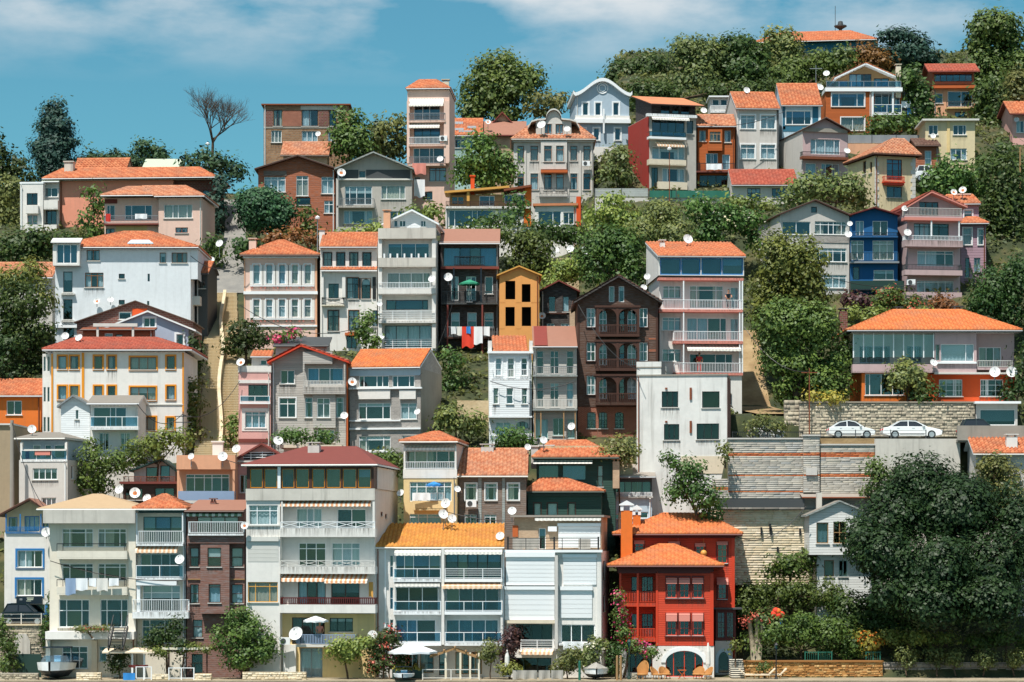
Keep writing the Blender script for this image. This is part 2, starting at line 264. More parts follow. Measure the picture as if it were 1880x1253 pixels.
MATS = {
 # walls
 'white': (mat_plaster,'#efece6',.38),'whiteD': (mat_plaster,'#e2e2de',.9),'cream': (mat_plaster,'#e6dfcf',.35),'beige': (mat_plaster,'#dccfb8',.3),
 'bluewhite': (mat_plaster,'#e6ecf0',.3),'grey': (mat_plaster,'#b5b0a8',.5),'greyL': (mat_plaster,'#cbc7c1',.35),'concrete': (mat_plaster,'#9c968c',.9),
 'pinkL': (mat_plaster,'#e6c4b4',.2),'pink': (mat_plaster,'#d9a79f',.4),'mauve': (mat_plaster,'#c2a8a8',.4),'salmon': (mat_plaster,'#f3a286',.3),'peach': (mat_plaster,'#dba583',.4),
 'orange': (mat_plaster,'#e2762c',.3),'orangeD': (mat_plaster,'#d4511f',.3),'yellow': (mat_plaster,'#e6cc98',.4),'ochre': (mat_plaster,'#ecd096',.4),'paleY': (mat_plaster,'#d8c8a2',.4),
 'blue': (mat_plaster,'#195d90',.3),'tealB': (mat_plaster,'#2b6a84',.3),'greyblue': (mat_plaster,'#aabcc9',.25),'skyblue': (mat_plaster,'#b9cfdd',.25),'mint': (mat_plaster,'#a9c9c6',.3),
 'lilac': (mat_plaster,'#a9b4c6',.25),'redD': (mat_plaster,'#a02f24',.5),'dirtyW': (mat_plaster,'#cfcac0',1.1),'tan': (mat_plaster,'#a8957a',.5),
 'redside': (mat_siding,'#cf4222',.17,.14,.7),'brownside': (mat_siding,'#57351f',.2,.36),'woodred': (mat_siding,'#84584a',.15,.55),'woodor': (mat_siding,'#a5562a',.2,.38),
 'woodgrey': (mat_siding,'#b9b4ac',.2,.5),'woodold': (mat_siding,'#7c6656',.17,.65),'woodwhite': (mat_siding,'#dfe1de',.2,.2),'wooddark': (mat_siding,'#2c211d',.18,.35),
 'greenside': (mat_siding,'#23483f',.2,.1),'mauveside': (mat_siding,'#a68794',.26,.08),'orangeside': (mat_siding,'#b0581d',.16,.12),'whiteside': (mat_siding,'#e3e8ea',.18,.05),
 'brickruin': (mat_brick,'#a9825f','#8d6240','#8f8474',.36,.2),'brickred': (mat_brick,'#a45c42','#8e4c38','#a58c7c',.26,.09),'brickbeige': (mat_brick,'#cfb294','#c0a083','#b8a48c',.26,.09),
 'brickdark': (mat_brick,'#7d4a40','#6a4038','#85736a',.36,.18),'stoneclad': (mat_brick,'#aaa5a0','#918d8a','#b5afa6',.3,.12),
 'ply': (mat_plain,'#e8a25a',.8,0,.2),'siding_s': (mat_siding,'#9aa3a0',.2,.5),
 # trim
 'wht': (mat_plain,'#eef1f2',.45,0,.05),'frame': (mat_plain,'#e6ecef',.4,0,.05),'alu': (mat_plain,'#b6bcc0',.35,.5,.1),'black': (mat_plain,'#1c1e20',.5,0,.1),'brn': (mat_plain,'#4a2a1c',.55,0,.2),
 'brnL': (mat_plain,'#8a5a35',.55,0,.2),'orw': (mat_plain,'#e89312',.5,0,.1),'redt': (mat_plain,'#d2401e',.55,0,.08),'redk': (mat_plain,'#5e1a14',.55,0,.1),'blut': (mat_plain,'#2878b8',.5,0,.1),'grn': (mat_plain,'#1f6a58',.6,0,.15),
 'grnD': (mat_plain,'#173a33',.6,0,.15),'cremt': (mat_plain,'#e4dcc6',.5,0,.06),'ylw': (mat_plain,'#dba14c',.55,0,.15),'woodp': (mat_plain,'#a98458',.7,0,.3),'rust': (mat_plain,'#8a4a2c',.8,0,.4),
 'navy': (mat_plain,'#12222e',.45,0,.1),'gry': (mat_plain,'#8d9296',.5,.2,.12),'dgry': (mat_plain,'#44484a',.6,0,.15),'pinkt': (mat_plain,'#d98a7c',.8,0,.08),'corr': (mat_plain,'#a39a90',.8,.1,.35),'fascia': (mat_plain,'#d9d7d0',.6,0,.25),
 'leadroof': (mat_plain,'#b7b09f',.7,.1,.25),'asphr': (mat_plain,'#8a3b31',.9,0,.35),'maroon': (mat_plain,'#7c3d35',.85,0,.3),'brownroof': (mat_plain,'#9d6f5c',.85,0,.25),'tanroof': (mat_plain,'#b79c7a',.85,0,.2),'greyroof': (mat_plain,'#8b857c',.85,0,.3),
 'paleg': (mat_plain,'#b9c2ae',.85,0,.2),'red': (mat_plain,'#c8281c',.6,0,.1),'redcloth': (mat_plain,'#e8432a',.85,0,.1),'bluecloth': (mat_plain,'#2d86cf',.8,0,.1),'whitecloth': (mat_plain,'#eceff2',.9,0,.06),'greencloth': (mat_plain,'#2f8f6e',.85,0,.1),
 'cloth': (mat_plain,'#e2dfd8',.9,0,.1),'creamcloth': (mat_plain,'#e8d6bb',.9,0,.1),'greycloth': (mat_plain,'#aeaaa2',.9,0,.3),'curtain': (mat_plain,'#dfe3e4',.95,0,.1),'curtainb': (mat_plain,'#c9b8a4',.95,0,.15),'blind': (mat_plain,'#d3d6d4',.9,0,.06),
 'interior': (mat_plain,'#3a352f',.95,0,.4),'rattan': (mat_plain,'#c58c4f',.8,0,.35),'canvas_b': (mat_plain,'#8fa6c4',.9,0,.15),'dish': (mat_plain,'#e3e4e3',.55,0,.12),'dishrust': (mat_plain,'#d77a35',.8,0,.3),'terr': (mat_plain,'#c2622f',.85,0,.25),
 'aworange': (mat_stripe,'#e2a072','#efe6d8',.36),'awwhite': (mat_stripe,'#efeae0','#d9d6cf',.3),'awtan': (mat_stripe,'#d8b491','#e6cdb2',.4),'awgreen': (mat_stripe,'#6d8b6c','#e2e3d6',.5),'awpeach': (mat_stripe,'#e3b48b','#f0e2cf',.34),
 'tile': (mat_tile,'#d2875c','#ae5935','#8f6852'),'tileO': (mat_tile,'#d8844a','#c06636','#a8775a'),'tileY': (mat_tile,'#d29848','#b87a30','#b0693f'),'tileP': (mat_tile,'#cf9470','#ab6240','#94786a'),'tileR': (mat_tile,'#b8604a','#96412f','#86584c'),'tileB': (mat_tile,'#6b4a3d','#54392f','#7d6a5c'),
 'glass': (mat_glass,(.80,.86,.88),.06),'glassb': (mat_glass,(.40,.62,.75),.08),'glassd': (mat_glass,(.5,.62,.66),.05),
 # ground
 'hill': (mat_ground,'#2c351f','#3f472a','#6a6040'),'asphalt': (mat_ground,'#7d7b77','#8a8882','#97938b',.5),'paving': (mat_ground,'#9a8c74','#a99b82','#b8ab92',.8),'stairc': (mat_ground,'#cdbb98','#dacbac','#e4d8be',.8),'plast': (mat_ground,'#c9b08a','#d8c4a0','#b79d78',.5),'dirtm': (mat_ground,'#8d7453','#a18862','#b49c76',.6),
 'water': (mat_water,),'stain': (mat_stain,),'rubble': (mat_stone,'#8f8574','#a99a80','#c0b193',2.4),'rubbleo': (mat_stone,'#a5713c','#c08a4e','#cfa468',2.0,'#7a6244'),
 'blocks': (mat_tint,[(0,'#b0aaa0'),(.35,'#c0bbb2'),(.7,'#cfc7b8'),(1,'#b4b4b2')]),'blocksy': (mat_tint,[(0,'#d8c6a6'),(.5,'#e4d6ba'),(1,'#ecdfc8')]),'blockso': (mat_tint,[(0,'#9c6a38'),(.5,'#bd8a4e'),(1,'#d0aa72')]),'blocksg': (mat_tint,[(0,'#9c9282'),(.5,'#b2a893'),(1,'#cabfa8')]),'blocksd': (mat_tint,[(0,'#7d7770'),(.5,'#8f8880'),(1,'#9c958a')]),'blocksb': (mat_tint,[(0,'#b85f38'),(.5,'#c97245'),(1,'#d48a5c')]),
 'bark': (mat_ground,'#4a3b2d','#5d4b3a','#6d5a48',2),'barkp': (mat_ground,'#8d8170','#a5997f','#bfb096',2),'skin': (mat_plain,'#c98f6e',.6,0,.05),'hair': (mat_plain,'#2a1c14',.7,0,.1),'haird': (mat_plain,'#b0a8a0',.7,0,.1),
 # leaves
 'leafK': (mat_leaf,'#1b3420','#395530'),'leafD': (mat_leaf,'#22401f','#4a6030'),'leafM': (mat_leaf,'#33502a','#667f40'),'leafL': (mat_leaf,'#586f36','#8c9850'),'leafO': (mat_leaf,'#4d5f3a','#7f8650'),'leafP': (mat_leaf,'#25432d','#3e5f3c',.6,.1),'leafC': (mat_leaf,'#1b3a35','#2e4e44',.6,.1),'leafY': (mat_leaf,'#7d8a3c','#a8a24a'),
 'leafB': (mat_leaf,'#3a2a30','#5b3f3f'),'leafR': (mat_leaf,'#6a4a2a','#8a6438'),'flowP': (mat_leaf,'#c2306a','#d85a88'),'flowR': (mat_leaf,'#c84a4a','#d87a6c'),'flowO': (mat_leaf,'#e0631c','#e88a3a'),'flowW': (mat_leaf,'#d8d2c0','#e6e2d2'),
}
def MT(k):
    if k not in _M: f,*a = MATS[k]; _M[k] = f(k,*a)
    return _M[k]
# ---------------------------------------------------------------- terrain
def interp(pts,y):
    if y <= pts[0][0]: return pts[0][1]
    for (a,za),(b,zb) in zip(pts,pts[1:]):
        if y <= b: return za + (zb - za) * (y - a) / (b - a)
    return pts[-1][1]
def sst(a,b,x): t = min(1,max(0,(x - a) / (b - a))); return t * t * (3 - 2 * t)
PL = [(195,-4),(199.7,-4),(200.1,.45),(204.5,.5),(208.5,.8),(212.5,7.5),(225,18.3),(240,26.6),(250,30.8),(270,40),(291,47.5),(302,51.5),(420,50),(700,20)]
PR = [(195,-4),(199.7,-4),(200.1,.45),(203.2,.5),(204,1.75),(207,2),(214.3,7.4),(215.3,19.2),(226.8,19.4),(228,22.1),(242,23.5),(256,34.5),(262,37),(272,45),(284,49),(300,58),(320,66),(346,76),(420,77),(700,30)]
def zt(X,Y):
    s = X * F / max(Y,1) + CX
    k = sst(245,256,Y); k3 = sst(211,214,Y); k1 = sst(1352,1372,s) * (1 - k3) + sst(1300,1340,s) * k3; k2 = sst(1010,1150,s); kk = k1 * (1 - k) + k2 * k
    return interp(PL,Y) * (1 - kk) + interp(PR,Y) * kk
def ground_mesh():
    xs = np.concatenate([np.arange(-300,-70,12),np.arange(-70,76,1.0),np.arange(80,320,12)]); ys = np.concatenate([np.arange(196,232,.5),np.arange(232,350,1.5),np.arange(352,1500,25)])
    v = np.array([(x,y,zt(x,y) + (R.uniform(-.12,.12) if y > 208 else 0)) for y in ys for x in xs]); nx = len(xs); q = []
    for j in range(len(ys) - 1):
        for i in range(nx - 1): a = j * nx + i; q.append((a,a+1,a+1+nx,a+nx))
    tag(link('hillside',mesh_np('hillside',v,np.array(q),True),None,['hill']),kind='structure')
ground_mesh()
b = MB(); b.face([(-2500,-2500,-1),(2500,-2500,-1),(2500,300,-1),(-2500,300,-1)]); tag(b.build('water','water'),kind='structure')

# ---------------------------------------------------------------- houses
_unit = {}
RS = random.Random(5)
def unit_box(mat):
    if mat not in _unit:
        m = MB(); m.box(-.5,.5,-.5,.5,-.5,.5); me = bpy.data.meshes.new('pane'); me.from_pydata(m.v,[],m.f); me.materials.append(MT(mat)); _unit[mat] = me
    return _unit[mat]
def clip_poly(poly,outline):
    """Sutherland-Hodgman against a convex counter-clockwise outline (2D)"""
    for i in range(len(outline)):
        ax,ay = outline[i]; bx,by = outline[(i+1) % len(outline)]; res = []
        def side(p): return (bx-ax) * (p[1]-ay) - (by-ay) * (p[0]-ax)
        for j in range(len(poly)):
            p,q = poly[j],poly[(j+1) % len(poly)]; sp,sq = side(p),side(q)
            if sp >= -1e-9: res.append(p)
            if (sp > 1e-9 and sq < -1e-9) or (sp < -1e-9 and sq > 1e-9):
                t = sp / (sp - sq); res.append((p[0] + t * (q[0]-p[0]),p[1] + t * (q[1]-p[1])))
        poly = res
        if len(poly) < 3: return []
    return poly
def tile_plane(acc,bl,br,tr,tl,tw=.3,rh=.38,h=.12,sp=4):
    """wavy rows of roof tiles over the plane; acc = (verts, quads, tints)"""
    bl,br,tr,tl = (np.array(p,float) for p in (bl,br,tr,tl))
    e = br - bl; W = np.linalg.norm(e); e = e / W; up = (tl + tr) / 2 - (bl + br) / 2; up = up - e * up.dot(e); Ls = np.linalg.norm(up)
    if Ls < .15: return
    up = up / Ls; n = np.cross(e,up); n = n if n[2] > 0 else -n
    aTL = (tl - bl).dot(e); aTR = (tr - bl).dot(e); rows = max(2,int(round(Ls / rh))); step = tw / sp
    V,Q,T = acc
    for r in range(rows):
        t0 = r / rows; t1 = (r + 1) / rows; l0 = aTL * t0; r0 = W + (aTR - W) * t0; l1 = aTL * t1; r1 = W + (aTR - W) * t1
        a = np.arange(min(l0,l1),max(r0,r1) + step,step); 
        if len(a) < 2: continue
        ph = (a / tw) % 1; wv = h * np.abs(np.sin(ph * math.pi)) + (np.floor(a / tw) * 7.13 + r * 3.7) % 1 * .012
        tint = ((np.floor(a / tw + 1e-6) * 12.9898 + r * 78.233) * 43.7585) % 1
        a0 = np.clip(a,l0,r0); a1 = np.clip(a,l1,r1); k = len(a); base = sum(len(x) for x in V)
        rowp = lambda aa,t,hh: bl + np.outer(aa,e) + up * (Ls * t) + np.outer(hh,n)
        V.append(np.concatenate([rowp(a0,t0 - .02 / rows,wv * 0 - .02),rowp(a0,t0 - .02 / rows,wv + .045),rowp(a1,t1,wv)]))
        T.append(np.concatenate([tint,tint,tint])); i = np.arange(k - 1) + base
        keep = (a0[1:] - a0[:-1] > 1e-4) | (a1[1:] - a1[:-1] > 1e-4); i = i[keep]
        Q.append(np.stack([i,i+1,i+1+k,i+k],1)); Q.append(np.stack([i+k,i+k+1,i+k+1+k,i+k+k],1))
def arch_pts(a0,a1,z0,z1,k=10): c = (a0 + a1) / 2; return [(c + (a1-a0)/2 * math.cos(math.pi * i / k),z0 + (z1-z0) * math.sin(math.pi * i / k)) for i in range(k + 1)]

class House:
    def __init__(s,name,label,xc,D,yaw=0,cat='house',group=None):
        s.D = D; s.xc = xc; X = (xc - CX) / F * D; s.p = Vector((X,D,zt(X,D))); s.a = rad(yaw)
        s.ex = Vector((math.cos(s.a),math.sin(s.a),0)); s.ey = Vector((-math.sin(s.a),math.cos(s.a),0))
        s.root = empty(name,s.p,s.a,label,cat,group); s.bodies = []
    def uv(s,x,y,off=0):
        d = Vector(((x - CX) / F,1,(CY - y) / F)); c = Vector((0,0,HC)) - s.p
        t = (off - c.dot(s.ey)) / d.dot(s.ey); q = c + d * t; return q.dot(s.ex),q.z
    def side(s,x,y,u):
        """pixel on the side plane local x = u -> (local y, z)"""
        d = Vector(((x - CX) / F,1,(CY - y) / F)); c = Vector((0,0,HC)) - s.p
        t = (u - c.dot(s.ex)) / d.dot(s.ex); q = c + d * t; return q.dot(s.ey),q.z
    def world(s,u,off,z): return s.p + s.ex * u + s.ey * off + Vector((0,0,z))
    def at(s,x,y,off=0): u,z = s.uv(x,y,off); return s.world(u,off,z)
    def body(s,*a,**k): b = Body(s,*a,**k); s.bodies.append(b); return b
    def box(s,name,x0,y0,x1,y1,n0,n1,mat,parent=None):
        u0,z1 = s.uv(x0,y0,-n1); u1,z0 = s.uv(x1,y1,-n1); m = MB(); m.box(u0,u1,-n1,-n0,z0,z1); return m.build(name,mat,parent or s.root)
    def chimney(s,x0,x1,y0,y1,off,mat='greyL',d=.6,cap=None,pot=True):
        u0,z1 = s.uv(x0,y0,off); u1,z0 = s.uv(x1,y1,off); m = MB(); m.box(u0,u1,off,off + d,z0 - 1.2,z1 - .12)
        if pot:
            for q in (0,1):
                xx = u0 + .06 if q == 0 else u1 - .16; m.box(xx,xx + .1,off + .05,off + d - .05,z1 - .12,z1 + .06)
        c = m.build('chimney',mat,s.root); k = MB(); k.box(u0 - .1,u1 + .1,off - .1,off + d + .1,z1 + (.06 if pot else -.12),z1 + (.13 if pot else 0)); k.build('cap',cap or mat,c); return c
    def done(s):
        for b in s.bodies: b.build()
        b = s.bodies[0]; r2 = random.Random(int(s.xc * 7 + s.D)); 
        if b.zt - b.zb > 6 and r2.random() < .6:      # rainwater pipe down one corner
            x = b.u1 - .22 if r2.random() < .5 else b.u0 + .12; m = MB(); m.tube([(x + .05,b.off - .09,max(b.zb,-.3)),(x + .05,b.off - .09,b.zt - .35),(x + .05,b.off - .3,b.zt - .08)],.05,6); m.build('rainwater_pipe',r2.choice(('gry','fascia','rust','wht')),s.root)
class Body:
    def __init__(s,h,x0,x1,yt,yb=None,off=0,depth=8,wall='white',name='wall',top=True):
        s.h = h; s.off = off; s.depth = depth; s.wall = wall; s.name = name
        s.u0,s.zt = h.uv(x0,yt,off); s.u1 = h.uv(x1,yt,off)[0]; s.zb = h.uv(x0,yb,off)[1] if yb else -3.0
        s.holes = {'F': [],'L': [],'R': []}; s.wins = []; s.roofspec = None; s.n = 0
    # ---- frames
    def fr(s,face):
        if face == 'F': return Vector((0,s.off,0)),Vector((1,0,0)),Vector((0,-1,0))
        if face == 'R': return Vector((s.u1,0,0)),Vector((0,1,0)),Vector((1,0,0))
        return Vector((s.u0,0,0)),Vector((0,1,0)),Vector((-1,0,0))
    def pix(s,x,y,face='F',n=0):
        if face == 'F': return s.h.uv(x,y,s.off - n)
        return s.h.side(x,y,s.u1 + n if face == 'R' else s.u0 - n)
    def rect(s,x0,y0,x1,y1,face='F',n=0):
        xm,ym = (x0 + x1) / 2,(y0 + y1) / 2; a0 = s.pix(x0,ym,face,n)[0]; a1 = s.pix(x1,ym,face,n)[0]; z1 = s.pix(xm,y0,face,n)[1]; z0 = s.pix(xm,y1,face,n)[1]
        return (min(a0,a1),max(a0,a1),z0,z1)
    def fbox(s,m,face,a0,a1,n0,n1,z0,z1,mi=0):
        o,ax,ou = s.fr(face); c = []
        for z in (z0,z1):
            for a,n in ((a0,n1),(a1,n1),(a1,n0),(a0,n0)): c.append(o + ax * a + ou * n + Vector((0,0,z)))
        m.hexa(c,mi)
    # ---- windows
    def win(s,x0,y0,x1,y1,c=2,t=0,fr='frame',cur='r',face='F',sill=1,sur=None,gl='glass',arch=0,fw=.06,name='window',blind=0,dv=0):
        a0,a1,z0,z1 = s.rect(x0,y0,x1,y1,face); s.wins.append((a0,a1,z0,z1,c,t,fr,cur,face,sill,sur,gl,arch,fw,name,blind,dv)); s.holes[face].append((a0,a1,z0,z1)); return s
    def row(s,xs,y0,y1,w,**k):
        for x in xs: s.win(x,y0,x + w,y1,**k)
        return s
    def hole(s,x0,y0,x1,y1,face='F'): s.holes[face].append(s.rect(x0,y0,x1,y1,face)); return s
    def mkwin(s,a0,a1,z0,z1,c,t,fr,cur,face,sill,sur,gl,arch,fw,name,blind,dv):
        o,ax,ou = s.fr(face); rv = .15; root = s.h.root; m = MB(); B = lambda *q: s.fbox(m,face,*q)
        f = min(fw,(a1 - a0) * .12); n1,n0 = -rv + .07,-rv
        g = .002
        B(a0+g,a0+f,n0,n1,z0+g,z1-g); B(a1-f,a1-g,n0,n1,z0+g,z1-g); B(a0+f,a1-f,n0,n1,z0+g,z0+f); B(a0+f,a1-f,n0,n1,z1-f,z1-g)
        ws = c if isinstance(c,(list,tuple)) else [1] * c; tot = sum(ws); xs = [a0]
        for q in ws: xs.append(xs[-1] + (a1 - a0) * q / tot)
        for x in xs[1:-1]: B(x - f*.5,x + f*.5,n0,n1 - .005,z0+f,z1-f)
        zs = [z0,z1] if not t else [z0,z0 + (z1 - z0) * (1 - t),z1]
        if t: B(a0+f,a1-f,n0,n1 - .01,zs[1] - f*.5,zs[1] + f*.5)
        if dv:      # glazing bars
            for j in range(len(xs) - 1):
                xm = (xs[j] + xs[j+1]) / 2; B(xm - .015,xm + .015,n0 + .01,n1 - .02,z0+f,zs[1]-f*.5)
            for q in range(1,dv): z = z0 + (zs[1] - z0) * q / dv; B(a0+f,a1-f,n0 + .012,n1 - .022,z - .015,z + .015)
        w = m.build(name,fr,root)
        if arch:
            m2 = MB(); hgt = arch * (z1 - z0); pts = arch_pts(a0,a1,z1 - hgt,z1); k = len(pts)
            for i in range(k - 1):
                p,q = pts[i],pts[i+1]; poly = [p,(p[0],z1 + .001),(q[0],z1 + .001),q]
                m2.prism([o + ax * a + ou * (-.02) + Vector((0,0,z)) for a,z in poly],ou * -(rv - .05))
            m2.build('arch_head',s.wall,w)
        for j in range(len(xs) - 1):
            for i in range(len(zs) - 1):
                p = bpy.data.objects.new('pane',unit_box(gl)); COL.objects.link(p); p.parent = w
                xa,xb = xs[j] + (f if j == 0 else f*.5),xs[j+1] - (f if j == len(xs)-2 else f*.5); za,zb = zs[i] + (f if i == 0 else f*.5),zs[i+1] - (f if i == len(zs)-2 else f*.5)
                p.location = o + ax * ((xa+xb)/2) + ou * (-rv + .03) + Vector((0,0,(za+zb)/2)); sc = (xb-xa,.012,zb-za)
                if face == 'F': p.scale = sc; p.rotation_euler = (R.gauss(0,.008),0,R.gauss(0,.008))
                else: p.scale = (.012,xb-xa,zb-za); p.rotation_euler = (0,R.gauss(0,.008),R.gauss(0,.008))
        if cur == 'r': cur = R.choice('nnhhffl')
        if blind == 0 and R.random() < .25 and cur in 'nh': blind = R.uniform(.2,.5)
        if cur != 'n':
            rng = {'f': [(a0,a1)],'h': [(a0,a0 + .3*(a1-a0)),(a1 - .3*(a1-a0),a1)],'l': [(a0,a0 + .55*(a1-a0))]}[cur]; mm = MB(); d0 = -rv - .16
            for ca,cb in rng:
                k = max(3,int((cb - ca) / .16)); pp = [(ca + (cb-ca) * i / k,d0 + (.03 if i % 2 else -.03) + R.uniform(-.01,.01)) for i in range(k + 1)]
                for (xa,na),(xb,nb) in zip(pp,pp[1:]): mm.face([o + ax*xa + ou*na + Vector((0,0,z0+.03)),o + ax*xb + ou*nb + Vector((0,0,z0+.03)),o + ax*xb + ou*nb + Vector((0,0,z1)),o + ax*xa + ou*na + Vector((0,0,z1))])
            mm.build('curtain',R.choice(('curtain','curtain','curtain','curtainb','creamcloth','skyblue')),w)
        if blind:
            mm = MB(); s.fbox(mm,face,a0+f,a1-f,-rv-.06,-rv-.05,z1 - (z1-z0)*blind,z1-f); mm.build('blind','blind',w)
        if sill:
            mm = MB(); s.fbox(mm,face,a0-.08,a1+.08,0.003,.10,z0-.07,z0-.005); mm.build('sill','fascia' if sill == 1 else sill,w)
        if (sill or sur) and face == 'F' and RS.random() < .5:      # rain streaks below the sill
            k0 = z0 - (sur[0] if sur else .06) - .005; mm = MB(); hh = RS.uniform(.5,1.3); mm.face([o + ax*a + ou*.005 + Vector((0,0,q)) for a,q in ((a0-.12,k0-hh),(a1+.12,k0-hh),(a1+.12,k0),(a0-.12,k0))]); mm.build('stain','stain',w)
        if sur:
            wd,mt,pj = sur; mm = MB(); zb_ = z0 - wd; G = lambda *q: s.fbox(mm,face,*q)
            G(a0-wd,a0-.003,.003,pj,zb_,z1+wd); G(a1+.003,a1+wd,.003,pj,zb_,z1+wd); G(a0-.003,a1+.003,.003,pj-.004,z1+.003,z1+wd); G(a0-.003,a1+.003,.003,pj-.004,zb_,z0-.08)
            mm.build('surround',mt,w)
    # ---- things on the facade
    def box(s,name,x0,y0,x1,y1,n0,n1,mat,face='F',parent=None):
        a0,a1,z0,z1 = s.rect(x0,y0,x1,y1,face,n1); m = MB(); s.fbox(m,face,a0,a1,n0 + .003,n1,z0,z1); return m.build(name,mat,parent or s.h.root)
    def panelrow(s,name,xs,y0,y1,n0,n1,mat):
        for xa,xb in zip(xs,xs[1:]): s.box(name,xa,y0,xb - .6,y1,n0,n1,mat)
    def balc(s,x0,x1,yf,hr=20,proj=1.1,st=.2,rail='bars',rc='wht',slab='wht',n0=0,inset=.05,ends=True):
        o,ax,ou = s.fr('F'); a0 = s.pix(x0,yf,'F',n0+proj)[0]; a1,zf = s.pix(x1,yf,'F',n0+proj); zr = s.pix(x0,yf - hr,'F',n0+proj)[1]
        m = MB(); s.fbox(m,'F',a0,a1,n0+.003,n0+proj,zf - st,zf); bal = m.build('balcony',slab,s.h.root); m = MB(); e = n0 + proj - inset
        if RS.random() < .7: sm = MB(); sm.face([o + ax*a + ou*(n0+proj+.006) + Vector((0,0,q)) for a,q in ((a0,zf-st),(a1,zf-st),(a1,zf-.01),(a0,zf-.01))]); sm.build('stain','stain',bal)
        if rail in ('none',): return bal
        runs = [('x',a0+inset,a1-inset,e)] + ([('n',a0+inset,0,0),('n',a1-inset,0,0)] if ends else [])
        H = zr - zf
        def seg(kind,p,q,c,z0,z1,th):    # a piece of a run
            if kind == 'x': s.fbox(m,'F',p,q,c - th/2,c + th/2,z0,z1)
            else: s.fbox(m,'F',p - th/2,p + th/2,q,c,z0,z1)
        if rail == 'solid':
            s.fbox(m,'F',a0,a1,n0+proj-.12,n0+proj+.004,zf + .002,zr)
            if ends: s.fbox(m,'F',a0,a0+.12,n0+.004,n0+proj-.12,zf + .002,zr); s.fbox(m,'F',a1-.12,a1,n0+.004,n0+proj-.12,zf+.002,zr)
        else:
            top = .05 if rail != 'timber' else .09
            s.fbox(m,'F',a0+inset,a1-inset,e - .04,e + .02,zr - top,zr); s.fbox(m,'F',a0+inset,a1-inset,e - .03,e + .01,zf + .06,zf + .1)
            if ends:
                for q in (a0+inset,a1-inset): s.fbox(m,'F',q-.02,q+.02,n0+.01,e-.04,zr-top,zr); s.fbox(m,'F',q-.02,q+.02,n0+.01,e-.04,zf+.06,zf+.1)
            if rail in ('bars','timber','dense'):
                pitch,th = {'bars': (.14,.028),'timber': (.16,.06),'dense': (.12,.05)}[rail]; k = max(2,int((a1 - a0 - 2*inset) / pitch))
                for i in range(k + 1): x = a0 + inset + (a1 - a0 - 2*inset) * i / k; seg('x',x - th/2,x + th/2,e - .012,zf + .1,zr - top,th)
                if ends:
                    k2 = int((proj - inset) / pitch)
                    for x in (a0+inset,a1-inset):
                        for i in range(1,k2): y = n0 + (proj-inset) * i / k2; s.fbox(m,'F',x-th/2,x+th/2,y-th/2,y+th/2,zf+.1,zr-top)
            else:
                k = max(1,int((a1 - a0) / 1.25))
                for i in range(k + 1): x = a0 + inset + (a1 - a0 - 2*inset) * i / k; seg('x',x - .025,x + .025,e - .012,zf,zr - top,.05)
                if rail == 'rails':
                    for j in range(1,4): z = zf + .1 + (zr - top - zf - .1) * j / 4; s.fbox(m,'F',a0+inset,a1-inset,e - .025,e + .005,z,z + .03)
                if rail == 'cross':
                    for i in range(k):
                        xa = a0 + inset + (a1-a0-2*inset) * i / k; xb = a0 + inset + (a1-a0-2*inset) * (i+1) / k
                        for za,zb in ((zf+.1,zr-top),(zr-top,zf+.1)): m.bar(o + ax*xa + ou*(e-.012) + Vector((0,0,za)),o + ax*xb + ou*(e-.012) + Vector((0,0,zb)),.04)
        r = m.build('railing',rc if rail != 'solid' else slab if rc == 'wht' else rc,bal)
        if rail == 'glass':
            g = MB(); s.fbox(g,'F',a0+inset,a1-inset,e - .018,e - .008,zf + .1,zr - top); g.build('glass_panel','glassb',bal)
        return bal
    def awn(s,x0,x1,y0,y1,proj=1.0,mat='awwhite',n0=0,val=.22):
        o,ax,ou = s.fr('F'); a0,z1 = s.pix(x0,y0,'F',n0 + .05); a1 = s.pix(x1,y0,'F',n0 + .05)[0]; z0 = s.pix(x0,y1,'F',n0 + proj)[1] + val
        m = MB(); k = max(4,int((a1 - a0) / .18)); pt = lambda a,n,z: o + ax*a + ou*n + Vector((0,0,z))
        for i in range(k):
            p,q = a0 + (a1-a0)*i/k,a0 + (a1-a0)*(i+1)/k; d = 0 if mat == 'pinkt' else .2
            m.face([pt(p,n0+.02,z1),pt(q,n0+.02,z1),pt(q,n0+proj,z0),pt(p,n0+proj,z0)])
            m.face([pt(p,n0+proj,z0),pt(q,n0+proj,z0),pt(q,n0+proj+.02,z0-val*(1-d if i % 2 else 1)),pt(p,n0+proj+.02,z0-val*(1 if i % 2 else 1-d))])
        m.bar(pt(a0,n0+proj-.02,z0-.02),pt(a1,n0+proj-.02,z0-.02),.05); m.bar(pt(a0,n0+.06,z1),pt(a1,n0+.06,z1),.12)
        return m.build('awning',mat,s.h.root)
    def shutter(s,x0,y0,x1,y1,n=.12,rows=8,mat='wht',boxh=14):
        """roller shutter let down over an opening: box on top, slats below"""
        a0,a1,z0,z1 = s.rect(x0,y0,x1,y1,'F',n); m = MB(); bh = boxh / F * s.h.D
        s.fbox(m,'F',a0 - .05,a1 + .05,.003,n + .16,z1 - bh,z1); w = m.build('shutter',mat,s.h.root); H = (z1 - bh - z0) / rows
        m = MB(); m.box(-.5,.5,-.5,.5,-.5,.5); me = bpy.data.meshes.new('slat'); me.from_pydata(m.v,[],m.f); me.materials.append(MT(mat))
        for i in range(rows):
            p = bpy.data.objects.new('slat',me); COL.objects.link(p); p.parent = w; o,ax,ou = s.fr('F')
            p.location = o + ax * ((a0+a1)/2) + ou * (n - .03) + Vector((0,0,z0 + H * (i + .5))); p.scale = (a1 - a0,.035,H - .022); p.rotation_euler = (rad(2.5),0,0)
